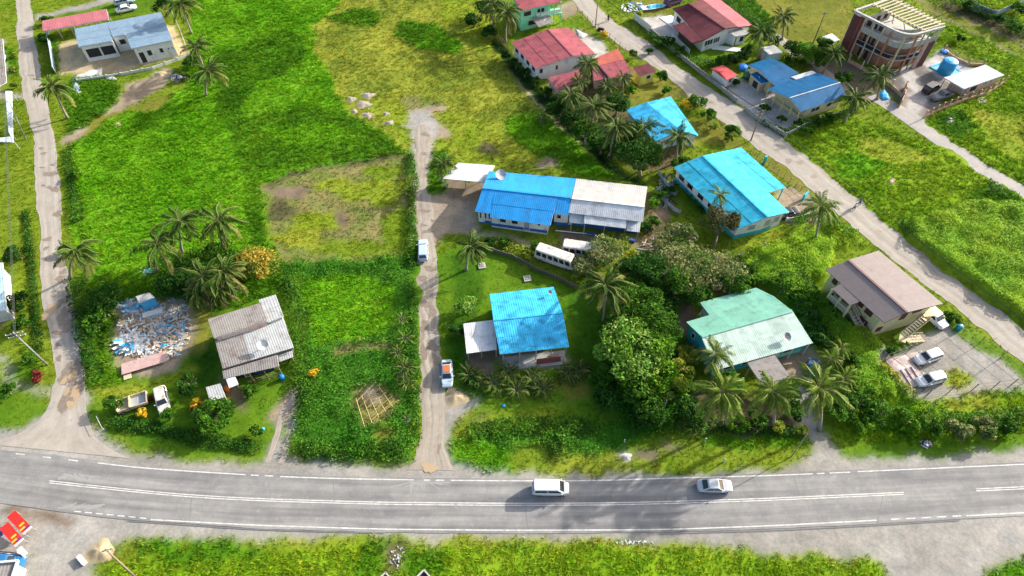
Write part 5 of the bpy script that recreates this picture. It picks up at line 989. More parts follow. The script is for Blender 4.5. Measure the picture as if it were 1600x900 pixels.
# ------------------------------------------------------------------ people
skin = M('brown_skin', (.16,.08,.05), None, 3, .6); hairm = M('black_hair', (.01,.01,.01), None, 3, .8)
def person(px_, label, shirt, trousers, rz=0, step=.25):
    b = P(*px_); b.z = .04; t = thing('person', label, 'person', b, rz); bm = bmesh.new(); V = {}
    J = {'pel': (0,0,.95,.13), 'ch': (0,.0,1.28,.16), 'nk': (0,0,1.48,.06), 'hd': (0.01,0,1.62,.105), 'ht': (0.01,0,1.74,.07)}
    for s, q in ((1, 'l'), (-1, 'r')):
        J[q+'h'] = (0, .1*s, .9, .1); J[q+'k'] = (step*s*.5, .1*s, .5, .065); J[q+'a'] = (step*s*.7, .1*s, .09, .045); J[q+'t'] = (step*s*.7+.15, .1*s, .04, .035)
        J[q+'s'] = (0, .19*s, 1.42, .06); J[q+'e'] = (-.08*s, .25*s, 1.15, .042); J[q+'w'] = (.06-.08*s, .26*s, .92, .03); J[q+'f'] = (.08-.08*s, .26*s, .82, .028)
    for k, v in J.items(): V[k] = bm.verts.new(v[:3])
    E = [('pel','ch'), ('ch','nk'), ('nk','hd'), ('hd','ht')]
    for q in 'lr': E += [('pel',q+'h'), (q+'h',q+'k'), (q+'k',q+'a'), (q+'a',q+'t'), ('ch',q+'s'), (q+'s',q+'e'), (q+'e',q+'w'), (q+'w',q+'f')]
    for a, c in E: bm.edges.new((V[a], V[c]))
    bm.verts.index_update(); me = bpy.data.meshes.new('body'); bm.to_mesh(me); me.materials.append(skin); o = inst('body', me, t)
    md = o.modifiers.new('skin', 'SKIN'); ks = list(J)
    if not me.skin_vertices: me.skin_vertices.new() if hasattr(me.skin_vertices, 'new') else None
    try:
        for i, k in enumerate(ks): me.skin_vertices[0].data[i].radius = (J[k][3], J[k][3])
        me.skin_vertices[0].data[0].use_root = True
    except Exception: pass
    o.modifiers.new('sub', 'SUBSURF').levels = 1
    m = MB(); m.tube([(0,0,.88), (0,0,1.0), (0,0,1.28), (0,0,1.44), (0,0,1.5)], [.17,.165,.19,.17,.07], 10)
    for s in (1, -1): m.tube([(0,.15*s,1.43), (-.05*s,.25*s,1.2)], [.085,.07], 7)
    inst('shirt', m.mesh('shirt', shirt, smooth=True), t); m = MB()
    m.tube([(0,0,1.0), (0,0,.84)], [.17,.18], 10)
    for s in (1, -1): m.tube([(0,.1*s,.9), (step*s*.5,.1*s,.5), (step*s*.68,.1*s,.14)], [.115,.085,.07], 8)
    inst('trousers', m.mesh('trousers', trousers, smooth=True), t); m = MB(); m.tube([(-.01,0,1.62), (-.02,0,1.7), (0,0,1.765)], [.115,.12,.06], 9); inst('hair', m.mesh('hair', hairm, smooth=True), t)
    return t
cl = lambda n, c: M(n, c, None, 3, .8)
person((950,33), 'person in dark purple clothes walking down the diagonal street', cl('purple_cloth', (.09,.03,.13)), cl('dark_cloth', (.03,.03,.05)), 1.2)
person((1333,328), 'person in a white shirt walking in the street by the leaning palm', cl('white_cloth', (.7,.7,.72)), cl('denim', (.06,.09,.18)), 2.4); person((1341,321), 'person in a blue shirt walking just ahead of the one in white', cl('blue_cloth', (.08,.14,.35)), cl('dark_cloth', (.03,.03,.05)), 2.4)
# ------------------------------------------------------------------ fences, walls, poles
def fence(name, label, pts, hgt, mat, kind='wall', cat='fence', post=2.6, pmat=None):
    """pts: photograph polyline on the ground"""
    w_ = [P(*p) for p in pts]; t = thing(name, label, cat, w_[0])
    for a, b in zip(w_, w_[1:]):
        L = (b-a).length; n = max(1, round(L/post)); d = (b-a)/n
        for k in range(n+1):
            if k == n and b is not w_[-1]: continue
            p = a+d*k; m = MB(); m.box((p.x, p.y, (hgt+.1)/2), ((.22, .22, hgt+.1) if kind in ('wall', 'pier') else (.09, .09, hgt+.1)), math.atan2(d.y, d.x)); m.build('post', pmat or mat, t)
        for k in range(n):
            p, q = a+d*k, a+d*(k+1)
            if kind == 'wall': m = MB(); m.bar(p+Vector((0,0,hgt*.46)), q+Vector((0,0,hgt*.46)), .13, hgt*.92); m.build('wall_panel', mat, t)
            elif kind == 'pier':
                m = MB(); m.bar(p+Vector((0,0,hgt*.2)), q+Vector((0,0,hgt*.2)), .15, hgt*.4); m.build('wall_panel', mat, t)
                for z_ in (.6, .75, .9): m = MB(); m.bar(p+Vector((0,0,hgt*z_)), q+Vector((0,0,hgt*z_)), .05, .05); m.build('rail', maroon, t)
            elif kind == 'sheet': m = MB(); m.bar(p+Vector((0,0,hgt*.5)), q+Vector((0,0,hgt*.5)), .04, hgt*.95); m.build('fence_sheet', mat, t)
            else:
                for z_ in ((.12, .5, .97) if kind == 'wire' else (.4, .9)): m = MB(); m.bar(p+Vector((0,0,hgt*z_)), q+Vector((0,0,hgt*z_)), .035, .035); m.build('wire', pmat or mat, t)
    return t
gw = W('grey_block_wall', (.33,.33,.31)); wb = W('whitewashed_wall', (.6,.6,.57)); salm = W('salmon_block_wall', (.55,.33,.22)); blp = M('blue_white_sheet', (.35,.45,.55), (.25,.33,.42), 2, .6, dirt=(.2,.15,.1)); dwire = M('dark_wire', (.05,.05,.05), None, 3, .6)
fence('boundary_wall', 'grey block wall along the diagonal street in front of the dark red roof', [(994,32),(1018,52),(1060,88),(1110,128),(1150,160)], 1.1, gw, cat='wall'); fence('metal_gate', 'pale sheet gate at the paved drive of the dark red roofed house', [(990,30),(1016,51)], 1.7, wb, 'sheet', 'gate', 1.6)
fence('boundary_wall', 'block wall with shrubs along the street before the deep blue roofs', [(1163,173),(1182,188),(1226,214),(1262,196),(1312,180)], 1.1, gw, cat='wall')
fence('boundary_wall', 'curved dark stone wall between the middle lawn and the bus', [(757,390),(800,402),(840,424),(880,440),(902,452)], .9, M('mossy_stone', (.12,.12,.10), (.07,.08,.05), 4, .9), cat='wall', post=1.6)
fence('boundary_wall', 'salmon wall with piers around the bungalow yard in the top right', [(1443,185),(1470,172),(1500,160),(1540,148),(1568,130)], 1.9, salm, 'pier', 'wall', 2.0); fence('boundary_wall', 'salmon pier fence between the unfinished building and the dark ditch', [(1325,97),(1345,108),(1365,120),(1392,137),(1408,152)], 1.9, salm, 'pier', 'wall', 2.6, wtimber)
fence('boundary_wall', 'salmon wall behind the pool and water tank', [(1474,80),(1490,92),(1512,102),(1535,103)], 1.5, salm, 'pier', 'wall', 2.2); fence('boundary_wall', 'short salmon wall at the yard gate of the unfinished building', [(1404,168),(1412,148),(1413,138)], 1.8, salm, 'wall', 'wall')
fence('wire_fence', 'wire fence on tall posts along the lower edge of the paved yard', [(1445,621),(1480,615),(1516,612),(1549,608),(1577,604),(1612,602)], 2.3, dwire, 'wire', 'fence', 3.6, timber); fence('wire_fence', 'wire fence on tall posts between the paved yard and the street', [(1498,517),(1526,540),(1557,564),(1600,598)], 2.3, dwire, 'wire', 'fence', 4.2, timber)
fence('boundary_wall', 'low white wall round the sandy yard of the new white house', [(122,128),(190,118),(240,108),(297,88)], .7, wb, cat='wall'); fence('sheet_fence', 'blue-white sheet fence left of the sandy yard', [(77,52),(83,85),(88,115)], 1.8, blp, 'sheet', 'fence', 1.5); fence('wire_fence', 'white post fence at the right end of the sandy yard', [(272,26),(285,55),(296,86)], 1.6, wfr, 'wire', 'fence', 2.4)
fence('wire_fence', 'dark fence with flowering shrubs beside the street below the red roof', [(902,20),(925,42),(952,62),(976,84),(1000,100)], 1.5, dwire, 'wire', 'fence', 2.4, timber); fence('wire_fence', 'dark fence above the sky blue gridded roof', [(1054,145),(1075,162),(1110,190),(1150,215)], 1.3, dwire, 'wire', 'fence', 2.2, timber)
fence('picket_fence', 'grey picket fence before the open yard of the cyan roofed house', [(1172,240),(1192,256),(1215,272),(1243,292),(1258,305)], 1.2, timber, 'wire', 'fence', 1.4, timber); fence('boundary_wall', 'low white wall at the near side of the cyan roofed house yard', [(1228,346),(1250,342),(1270,335)], .9, wb, cat='wall'); fence('boundary_wall', 'broken grey wall on the overgrown slope below the cyan roof', [(1152,404),(1175,394),(1194,386)], 1.0, gw, cat='wall')
fence('sheet_fence', 'broken pale sheet fence between the long building and the cyan roof', [(1028,272),(1040,290),(1056,305),(1032,310),(1050,328),(1062,335)], 1.0, blp, 'sheet', 'fence', 1.8); fence('wire_fence', 'dark wire fence along the ditch left of the red roofs', [(770,55),(800,84),(830,110),(855,132),(880,155)], 1.4, dwire, 'wire', 'fence', 2.4, timber)
fence('sheet_fence', 'bluish white sheet fence in the far top right corner', [(1508,12),(1530,20),(1552,28),(1570,20),(1596,10)], 1.8, blp, 'sheet', 'fence', 1.8); fence('wire_fence', 'wire fence beside the lane at the far left edge', [(-5,60),(3,100),(8,125)], 1.6, dwire, 'wire', 'fence', 2.0, timber)
t = thing('gate_pillar', 'cyan gate pillar at the upper end of the open yard', 'pillar', P(1193,256)); m = MB(); m.box(P(1193,256)+Vector((0,0,.9)), (.4,.4,1.8)); m.build('shaft', cyan, t); m = MB(); m.box(P(1193,256)+Vector((0,0,1.86)), (.5,.5,.12)); m.build('cap', cyan, t)
t = thing('gate_pillar', 'cyan gate pillar nearest the palm at the street', 'pillar', P(1255,312)); m = MB(); m.bar(P(1253,314)+Vector((0,0,.8)), P(1259,308)+Vector((0,0,.8)), .3, 1.6); m.build('shaft', cyan, t)
concp = M('concrete_pole', (.26,.26,.25), (.2,.2,.19), 3, .8)
def pole(base, h, label, arm=1.8, mat=None, lean=(0, 0), ang=.3, r=.14):
    b = P(*base); t = thing('utility_pole', label, 'utility pole', b); tp = b+Vector((lean[0], lean[1], h)); m = MB(); m.tube([b-Vector((0,0,.2)), b.lerp(tp, .5), tp], [r, r*.85, r*.7], 8); m.build('shaft', mat or timber, t, True)
    if arm:
        for z_ in (.4, 1.1) if arm > 1.5 else (.4,):
            c = tp-Vector((0,0,z_)); d = Vector((math.cos(ang), math.sin(ang), 0))*arm/2; m = MB(); m.bar(c-d, c+d, .12, .12); o = m.build('crossarm', mat or timber, t)
            for k in (-1, -.4, .4, 1): m = MB(); m.tube([c+d*k+Vector((0,0,.05)), c+d*k+Vector((0,0,.25))], [.06,.04], 6); m.build('insulator', lampm, o)
    return tp
pl = [pole((74,570), 9, 'concrete utility pole with crossarms standing by the ditch at the left', 2.2, concp), pole((1173,220), 7.5, 'dark utility pole beside the street near the deep blue roofs', 1.6), pole((930,42), 8.5, 'utility pole at the top of the diagonal street by the mint house', 1.4), pole((1271,66), 7.5, 'utility pole behind the round green tree and white canopy', 1.4), pole((1480,20), 7, 'utility pole on the mown strip at the top right', 1.2),
      pole((1236,714), 5.0, 'thin pale leaning pole beside the drive at the highway verge', 0, concp, (.9, 1.2), r=.08), pole((1033,652), 3.6, 'short pale pole in the bushes above the highway', 0, concp, (.3, .9), r=.08), pole((215,905), 7.5, 'dark utility pole cut off by the lower left edge', 1.2, None, (-1, 1.5)), pole((41,219), 6, 'grey stay pole beside the pale walkway roof at the left edge', 0, concp, (-1.2, 3.5), r=.1), pole((1170,430), 4, 'bare pale stake in the creeper below the cyan roof', 0, concp, (.2, .1), r=.06), pole((1263,375), 1, 'pale pipe leaning from the corner of the cyan roof', 0, concp, (-2.2, 2.8), r=.07)]
# ------------------------------------------------------------------ walkway roof, left edge houses
h = House('walkway_roof', 'long narrow pale blue walkway roof at the left edge of the view', 'walkway roof', (18, 215)); h.slope((13,205,2.4),(20,220,2.4),(18,142,2.4),(8,142,2.4), RM('pale_blue_roof_sheet', (.5,.56,.62)), .8, keep=False); h.slope((-8,221,2.3),(21,222,2.3),(19,213,2.4),(-8,216,2.4), RM('pale_blue_roof_sheet', (.5,.56,.62)), .8, keep=False); [h.post(q) for q in ((9,144,2.3), (18,144,2.3), (20,219,2.3), (14,204,2.3), (13,175,2.3))]
h = House('edge_shed', 'dark slatted shed roof cut off by the left edge above the walkway', 'shed', (0, 100)); h.slope((-12,140,2.3),(10,128,2.3),(4,60,2.6),(-20,62,2.6), rold)
h = House('edge_house', 'pale sheet-roofed house cut off by the left edge', 'house', (0, 480)); i0 = h.slope((-60,500,2.9),(10,484,2.9),(4,410,3.0),(-60,418,3.0), RM('pale_cyan_roof_sheet', (.40,.55,.60))); h.walls(i0, wb, (.4,.4,.4,.4))
# ------------------------------------------------------------------ rubble lot
h = House('toilet_block', 'small roofless blue and white hut with two dark doorways among the rubble', 'hut', (228, 490)); i0 = h.slope((217,473,2.3),(241,464,2.3),(233,457,2.4),(212,463,2.4), rcream, .8); h.walls(i0, wb, (.1,.1,.1,.1)); f = h.face(i0, 'f', (.1,.1,.1,.1)); lb = W('sky_blue_wall', (.08,.42,.68)); h.band(f, 0, 1, 0, 2.1, lb); h.win(f, .1, .42, .1, 1.9, 'door', dark, lb); h.win(f, .56, .9, .1, 1.9, 'door', dark, lb); m = MB(); m.bar(P(224,495)+Vector((0,0,.2)), P(255,486)+Vector((0,0,.2)), 1.0, .4); m.build('apron', wb, h.t)
rr = random.Random(3)
def debris(name, label, cx, cy, rx, ry, n, mats, hh=.5, sz=(.3, 1.6), wd=.2, cat='rubble'):
    mb = MB()
    for k in range(n):
        a = rr.uniform(0, 6.28); r = rr.random()**.6; p = P(cx+rx*r*math.cos(a), cy+ry*r*math.sin(a)); p.z = rr.uniform(.05, hh*(1.1-r)); L = rr.uniform(*sz); b = rr.uniform(0, 6.28); d = Vector((math.cos(b), math.sin(b), rr.uniform(-.2, .35)))*L/2
        mb.bar(p-d, p+d, rr.uniform(.05, wd), rr.uniform(.03, .1), rr.randrange(len(mats)))
    o = mb.build(name, mats, None, False, P(cx, cy)); return tag(o, label, cat, None, 'stuff')
bp1 = M('blue_painted_board', (.04,.42,.72), (.03,.32,.58), 3, .6); wp1 = M('white_board', (.62,.62,.60), (.5,.5,.48), 3, .7); tq = M('turquoise_board', (.05,.5,.42), None, 3, .6)
debris('rubble', 'broken boards, timber and scrap strewn over the demolished house lot', 240, 520, 58, 48, 800, [wtimber, wp1, beige, wp1, timber, wp1, greyw, bp1, pinkw, beige, wtimber, beige, wp1, timber], .22, (.2, 1.1), .3); debris('white_scrap', 'heap of white boards at the left of the rubble lot', 208, 535, 24, 16, 150, [wp1, wp1, rwhite, wp1, wp1, bp1], .8, (.6, 2.4), .5); debris('board_heap', 'dense heap of mixed boards and blue scraps on the right of the rubble lot', 272, 505, 26, 40, 200, [wtimber, wp1, timber, steel, wtimber, bp1, wp1, beige], .4, (.3, 1.8), .22)
debris('scrap_heap', 'scrap heap around the toilet hut', 208, 478, 26, 12, 130, [steel, wp1, greyw, bp1], .6, (.3, 1.3), .4); debris('litter_heap', 'small pile of white and pink litter beside the middle lane', 638, 652, 10, 8, 60, [wp1, brick, pinkw, dark, wp1], .5, (.2, .7), .3, 'litter'); debris('litter_heap', 'pile of grey and white rubbish at the verge right of the paved drive', 1447, 693, 9, 6, 50, [wp1, greyw, dark], .5, (.2, .8), .3, 'litter')
debris('litter_heap', 'rubbish and dark scrap by the drive of the sandy yard', 280, 122, 12, 7, 60, [wp1, dark, brick, blp], .5, (.2, 1.0), .4, 'litter'); debris('litter_heap', 'white scraps in the undergrowth beside the field palms', 232, 424, 12, 5, 30, [wp1, tq, greyw], .4, (.3, 1.2), .4, 'litter'); debris('litter_heap', 'litter scattered on the verge below the highway', 990, 848, 30, 3, 30, [wp1, greyw], .1, (.1, .5), .2, 'litter'); debris('litter_heap', 'white litter in the muddy gap below the highway', 622, 872, 14, 18, 40, [wp1, greyw], .2, (.1, .35), .2, 'litter')
debris('litter_heap', 'scattered scrap on the grass right of the salmon wall', 1484, 187, 8, 6, 36, [wp1, greyw], .3, (.3, .9), .4, 'litter'); debris('litter_heap', 'pale rubble pile outside the salmon wall of the bungalow', 1534, 157, 8, 5, 36, [wp1, greyw, pinkw], .4, (.2, .8), .4, 'litter'); debris('litter_heap', 'loose timbers and scrap beside the sheet fence', 1040, 300, 16, 24, 60, [timber, blp, greyw, dark], .5, (.6, 2.4), .3, 'litter')
debris('litter_heap', 'white junk along the fence beyond the mint house', 990, 12, 20, 8, 60, [wp1, blp, wp1, vbl], .5, (.3, 1.4), .5, 'litter'); debris('timber_pile', 'timbers and posts in the overgrown yard below the grey trees', 1030, 395, 40, 22, 60, [wtimber, timber, blp], .6, (1, 3.2), .2, 'timber pile')
t = thing('fallen_roof', 'fallen pinkish roof sheets at the lower edge of the rubble lot', 'roof wreckage', P(225,572)); pk = M('faded_pink_board', (.50,.36,.32), (.42,.28,.25), 2, .8, dirt=(.42,.20,.18), dirt_amt=.5)
for k in range(5): a, b = P(190+k*14, 577-k*4.2, .5), P(204+k*14, 573-k*4.2, .5); m = MB(); m.bar(a, b, 2.0, .07); m.build('roof_sheet', pk, t)
m = MB(); m.bar(P(193,588,.2), P(205,584,.2), 1.5, .08); m.build('roof_sheet', wtimber, t)
# ------------------------------------------------------------------ yard of the brown house
t = thing('stained_slab', 'raised stained pinkish slab with ridges in the paved yard', 'slab', P(1430,585)); stn = M('stained_pink_concrete', (.40,.30,.28), (.26,.17,.16), 1.2, .7, dirt=(.55,.48,.45), dirt_amt=.7)
for a, b, c, d in (((1382,564),(1432,551),(1436,565),(1392,578)), ((1392,578),(1425,568),(1432,578),(1400,589)), ((1400,589),(1432,578),(1447,600),(1415,609))): m = MB(); m.prism([tuple(P(*q))[:2] for q in (a, b, c, d)], 0, .35); m.build('slab', stn, t)
for k in range(4): a, b = P(1400+k*8, 580-k*2.5, .42), P(1416+k*8, 604-k*2, .42); m = MB(); m.bar(a, b, .16, .14); m.build('kerb', stn, t)
t = thing('car_shelter', 'open wire and pole frame over the two white estate cars', 'frame', P(1420,560)); fp = [(1376,560), (1414,548), (1440,575), (1462,600), (1470,598), (1437,612)]
for k, q in enumerate([(1415,552), (1378,566), (1440,612), (1466,604), (1440,575)]): p = P(*q); m = MB(); m.tube([p, p+Vector((0,0,2.2))], .05, 5); m.build('post', dwire, t)
for a, b in (((1378,566), (1440,612)), ((1415,552), (1466,604)), ((1378,566), (1415,552)), ((1440,612), (1466,604)), ((1397,558), (1452,608))): m = MB(); m.bar(P(*a)+Vector((0,0,2.2)), P(*b)+Vector((0,0,2.2)), .05, .05); m.build('rail', dwire, t)
drum((1497,514), .45, .9, M('teal_blue_plastic', (.02,.28,.4), None, 2, .4), 'teal blue bin on the grass strip of the paved yard', 'bin', 'bin'); 
# trellis
t = thing('bamboo_trellis', 'square lattice of pale bamboo poles lying over the garden plot', 'trellis', P(585,640)); bam = M('bamboo', (.55,.40,.13), (.42,.30,.10), 3, .6)
for k in range(5): a, b = P(556+k*3.6, 628+k*9, .9-.1*k), P(580+k*9, 604+k*6.5, 1.2); m = MB(); m.tube([a, b.lerp(a, -.15)], .045, 5); m.build('bamboo_pole', bam, t)
for k in range(5): a, b = P(556+k*9, 622-k*4.5, 1.0), P(570+k*11, 668-k*8, .9); m = MB(); m.tube([a, b], .045, 5); m.build('bamboo_pole', bam, t)
m = MB(); m.tube([P(556,677,.2), P(616,625,.8)], .05, 5); m.build('bamboo_pole', bam, t)
# mounds of gravel / earth
def mound(cx, cy, r, hh, mat, label, name='gravel_heap', cat='heap', sq=.8, grp=None):
    c = P(cx, cy); n = 18; vs = [(c.x, c.y, hh)]; s_ = cx*.7
    for j in range(1, 5):
        f = j/4
        for k in range(n): a = 2*PI*k/n; q = r*f*(1+.15*math.sin(3*a+s_)+.1*math.sin(5*a+s_*2)); vs.append((c.x+q*math.cos(a), c.y+q*sq*math.sin(a), hh*(math.cos(f*PI)*.5+.5)*(1+.1*math.sin(a*4+s_))-.03*f))
    fs = [(0, 1+k, 1+(k+1) % n) for k in range(n)]
    for j in range(3): fs += [(1+j*n+k, 1+(j+1)*n+k, 1+(j+1)*n+(k+1) % n, 1+j*n+(k+1) % n) for k in range(n)]
    m = MB(); m.add(vs, fs); o = m.build(name, mat, None, True, c); return tag(o, label, cat, grp)
gm = M('heap_gravel', (.36,.31,.26), (.27,.23,.19), 6, .95, bmp=.8); sm = M('heap_sand', (.42,.33,.20), (.35,.27,.16), 6, .95, bmp=.6)
for x, y, r, lb in ((549,155,1.2,'uppermost left'), (575,149,1.5,'topmost'), (568,163,1.7,'middle and widest'), (553,174,.9,'lower left small'), (575,180,1.4,'lower'), (603,178,.8,'small outlying'), (608,192,1.1,'lowest outlying')): mound(x, y, r*1.1, .32, gm, lb+' gravel heap of the group at the edge of the dry field', grp='gravel heaps in the dry field')
mound(712,621,2.1,.5, sm, 'sandy earth heap beside the parked pale sedan', 'sand_heap'); mound(184,195,1.4,.4, sm, 'low sandy heap in the tall grass beside the dirt track', 'sand_heap'); mound(252,117,2.0,.5, sm, 'flat sand heap outside the wall of the sandy yard', 'sand_heap'); mound(978,714,1.0,.25, M('pale_rubble', (.5,.46,.42), (.38,.33,.3), 6, .9), 'small pale rubble patch on the verge above the van and sedan', 'rubble_heap'); mound(157,862,2.0,.6, sm, 'brown earth bank at the corner of the lower left yard', 'earth_heap')
# lower left corner
redp = M('red_print', (.62,.03,.02), None, 3, .45); yelp = M('yellow_print', (.75,.45,.04), None, 3, .5); blup = M('dark_blue_print', (.03,.04,.25), None, 3, .5)
def stall(a, b, label):
    p, q = P(*a, 1.4), P(*b, 1.4); d = (q-p).normalized(); s = Vector((-d.y, d.x, 0)); L = (q-p).length; t = thing('stall_canopy', label, 'stall canopy', Vector((p.x, p.y, 0)).lerp(Vector((q.x, q.y, 0)), .5), 0, 'red stall canopies in the lower left yard')
    for f, w_, mt, nm in ((0, 0, redp, 'canopy'),): m = MB(); m.bar(p+Vector((0,0,.3)), q, 1.15, .06); m.build('canopy', redp, t)
    for k in range(5): c = p.lerp(q, .1+k*.13)+Vector((0,0,.34-.04*k-.02)); m = MB(); m.bar(c-s*.56, c+s*.56, .06, .05); m.build('canopy_rib', M('dark_red', (.35,.02,.02), None, 3, .5), t)
    c = p.lerp(q, .72)+Vector((0,0,.13)); m = MB(); m.bar(c-s*.3-d*.2, c+s*.35-d*.2, .35, .03); m.build('print_patch', yelp, t); c = p.lerp(q, .84)+Vector((0,0,.1)); m = MB(); m.bar(c-s*.55, c+s*.1, .25, .03); m.build('print_patch', yelp, t); c = p.lerp(q, .92)+Vector((0,0,.075)); m = MB(); m.bar(c-s*.1, c+s*.5, .2, .03); m.build('print_patch', blup, t)
    m = MB(); m.bar(q-s*.58+Vector((0,0,-.1)), q+s*.58+Vector((0,0,-.1)), .08, .3); m.build('valance', wfr, t)
    for w_ in (p, q):
        for k in (-.52, .52): c = w_+s*k; m = MB(); m.tube([(c.x, c.y, 0), (c.x, c.y, 1.4)], .03, 5); m.build('leg', steel, t)
stall((19,804), (42,828), 'upper of two red stall canopies with yellow print in the lower left yard'); stall((8,822), (29,847), 'lower of two red stall canopies beside the blue crates in the lower left yard')
t = thing('crate', 'dark blue crate half under the lower red stall canopy', 'crate', P(0,832)); m = MB(); m.box(P(-1,832)+Vector((0,0,.35)), (1.2,.8,.7)); m.build('body', blup, t); m = MB(); m.box(P(-1,832)+Vector((0,0,.73)), (1.3,.9,.06)); m.build('lid', bluep, t)
fence('boundary_wall', 'dark wall with white capped pillars in the lower left corner', [(-10,864),(38,868)], 1.3, wb, 'pier', 'wall', 4.5, wb)
t = thing('concrete_block', 'long white concrete block lying left of the earth bank', 'block', P(129,876)); m = MB(); m.bar(P(124,870)+Vector((0,0,.25)), P(134,882)+Vector((0,0,.25)), .5, .5); m.build('block', wb, t)
t = thing('concrete_block', 'white slab leaning at the end of the dark wall in the lower left', 'block', P(42,868)); m = MB(); m.bar(P(36,860)+Vector((0,0,.9)), P(46,870)+Vector((0,0,.9)), .6, .25); m.build('block', wb, t)
h = House('corner_roof', 'brown flat roof with white edging cut off in the lower left corner', 'roof', (0, 900)); i0 = h.slope((-60,930,2.6),(15,915,2.6),(28,876,2.6),(-60,884,2.6), rold, keep=False); h.walls(i0, wb, (.3,.3,.3,.3)); m = MB(); m.bar(P(15,915,2.75), P(28,876,2.75), .25, .3); m.build('parapet', wfr, h.t); m = MB(); m.bar(P(28,876,2.75), P(-60,884,2.75), .25, .3); m.build('parapet', wfr, h.t)
t = thing('car', 'dark blue car hidden behind the wall in the lower left corner', 'car', P(10,866)); t2 = t
bpy.data.objects.remove(t2); car('sedan', (-14,876), (33,880), vbl, 'dark blue car between the wall and the brown roof in the lower left corner')
# boat, tarps, bits
t = thing('boat', 'white boat with a bright blue cover at the top edge beyond the street', 'boat', P(1022,12)); a, b = P(1003,13,.6), P(1040,7,.6); d = (b-a).normalized(); s = Vector((-d.y, d.x, 0)); m = MB(); ns = 9; V = []
for k in range(ns): f = k/(ns-1); w_ = .95*math.sin(PI*(f*.85+.12))**.6; c = a.lerp(b, f); V += [c-s*w_, c-s*w_*.5-Vector((0,0,.55)), c+s*w_*.5-Vector((0,0,.55)), c+s*w_]
m.add(V, [(4*k+j, 4*k+(j+1) % 4, 4*k+4+(j+1) % 4, 4*k+4+j) for k in range(ns-1) for j in range(4)]+[(0,1,2,3), tuple(4*(ns-1)+j for j in (3,2,1,0))]); m.build('hull', vw, t); m = MB(); V = []
for k in range(7): f = .25+k*.1; c = a.lerp(b, f); V += [c-s*.8, c+Vector((0,0,.3+.08*math.sin(k*2))), c+s*.8]
m.add(V, [(3*k+j, 3*k+3+j, 3*k+4+j, 3*k+1+j) for k in range(6) for j in range(2)]); m.build('cover', tkm if False else M('bright_blue_tarp', (.03,.42,.68), (.02,.33,.55), 2, .5), t)
car('van', (1042,6), (1062,-1), paintm('purple_paint', (.12,.04,.15)), 'purple van cut off by the top edge behind the boat')
def sheet(q, label, mat, hh=.3, cat='tarp', name='tarp'):
    pts = [P(*p) for p in q]; m = MB(); n = 5; V = []
    for i in range(n+1):
        for j in range(n+1): a = pts[0].lerp(pts[1], i/n); b = pts[3].lerp(pts[2], i/n); c = a.lerp(b, j/n); V.append((c.x, c.y, hh*(.5+.5*math.sin(i*1.9+j*2.3))*(1 if 0 < i < n and 0 < j < n else .15)+.05))
    m.add(V, [(i*(n+1)+j, (i+1)*(n+1)+j, (i+1)*(n+1)+j+1, i*(n+1)+j+1) for i in range(n) for j in range(n)]); o = m.build(name, mat, None, True, pts[0]); o.modifiers.new('thickness', 'SOLIDIFY').thickness = .02; return tag(o, label, cat)
sheet(((900,46),(918,55),(910,60),(904,58)), 'white and blue tarp on the sand between red roof and street', wp1); sheet(((110,128),(118,118),(160,106),(160,118)), 'long pale sheet spread at the gate of the sandy yard', wp1, .5, 'sheet', 'ground_sheet'); sheet(((112,130),(124,129),(127,144),(117,150)), 'blue and white sheet beside the palm at the yard gate', blp, .4); sheet(((1372,145),(1382,140),(1390,155),(1378,158)), 'bright blue tarp bundle in the ditch beside the palm', bp1, .7); sheet(((575,170),(576,170),(577,171),(575,171)), 'scrap of white sheet beside the gravel heaps', wp1, .1, 'litter', 'litter')
sheet(((784,632),(789,631),(790,636),(785,637)), 'small blue plastic scrap below the row of areca palms', bp1, .2, 'litter', 'litter'); sheet(((1387,283),(1398,277),(1400,283),(1390,290)), 'rusty brown sheet lying in the bright field beyond the street', pk, .3, 'sheet', 'ground_sheet'); sheet(((165,120),(186,122),(184,126),(166,127)), 'white sheets under the low wall of the sandy yard', wp1, .4, 'sheet', 'ground_sheet'); sheet(((408,669),(413,668),(414,672),(409,673)), 'small blue tub in the lawn left of the twin track', bp1, .3, 'tub', 'tub')
def covr(q, label):
    p = P(*q); t = thing('well_cover', label, 'well cover', p, .2); m = MB(); m.box((0,0,.12), (1.2,1.2,.24)); inst('slab', m.mesh('slab', conc), t); m = MB(); m.box((0,0,.27), (.7,.7,.06)); inst('lid', m.mesh('lid', rold), t)
covr((753,416), 'square concrete well cover on the lawn under the leaning palm'); covr((824,436), 'small square cover on the lawn above the sky blue roof')
for q, lb in (((136,652), 'small white goal-like frame on the lawn by the road corner'),):
    p = P(150,655); t = thing('pipe_frame', lb, 'frame', p); m = MB(); m.tube([P(150,650,.9), P(159,668,.9)], .03, 5); m.build('rail', wfr, t)
    for a in ((150,650), (159,668)): m = MB(); m.tube([P(*a, .9), Vector((*P(*a, .9)[:2], 0))], .03, 5); m.build('leg', wfr, t)
t = thing('culvert', 'concrete culvert with a dark opening below the highway, left one', 'culvert', P(603,896)); t2 = thing('culvert', 'concrete culvert with a dark opening below the highway, right one', 'culvert', P(663,892))
for tt, c in ((t, (603,896)), (t2, (663,892))):
    p = P(*c); m = MB(); m.prism([(p.x-1.2,p.y-1.2), (p.x,p.y), (p.x+1.2,p.y-1.2)], 0, .25); m.build('opening', dark, tt); m = MB(); m.bar(p+Vector((-1.2,-1.2,.25)), p+Vector((0,0,.25)), .2, .5); m.bar(p+Vector((1.2,-1.2,.25)), p+Vector((0,.02,.25)), .2, .5); m.build('wing_wall', conc, tt)
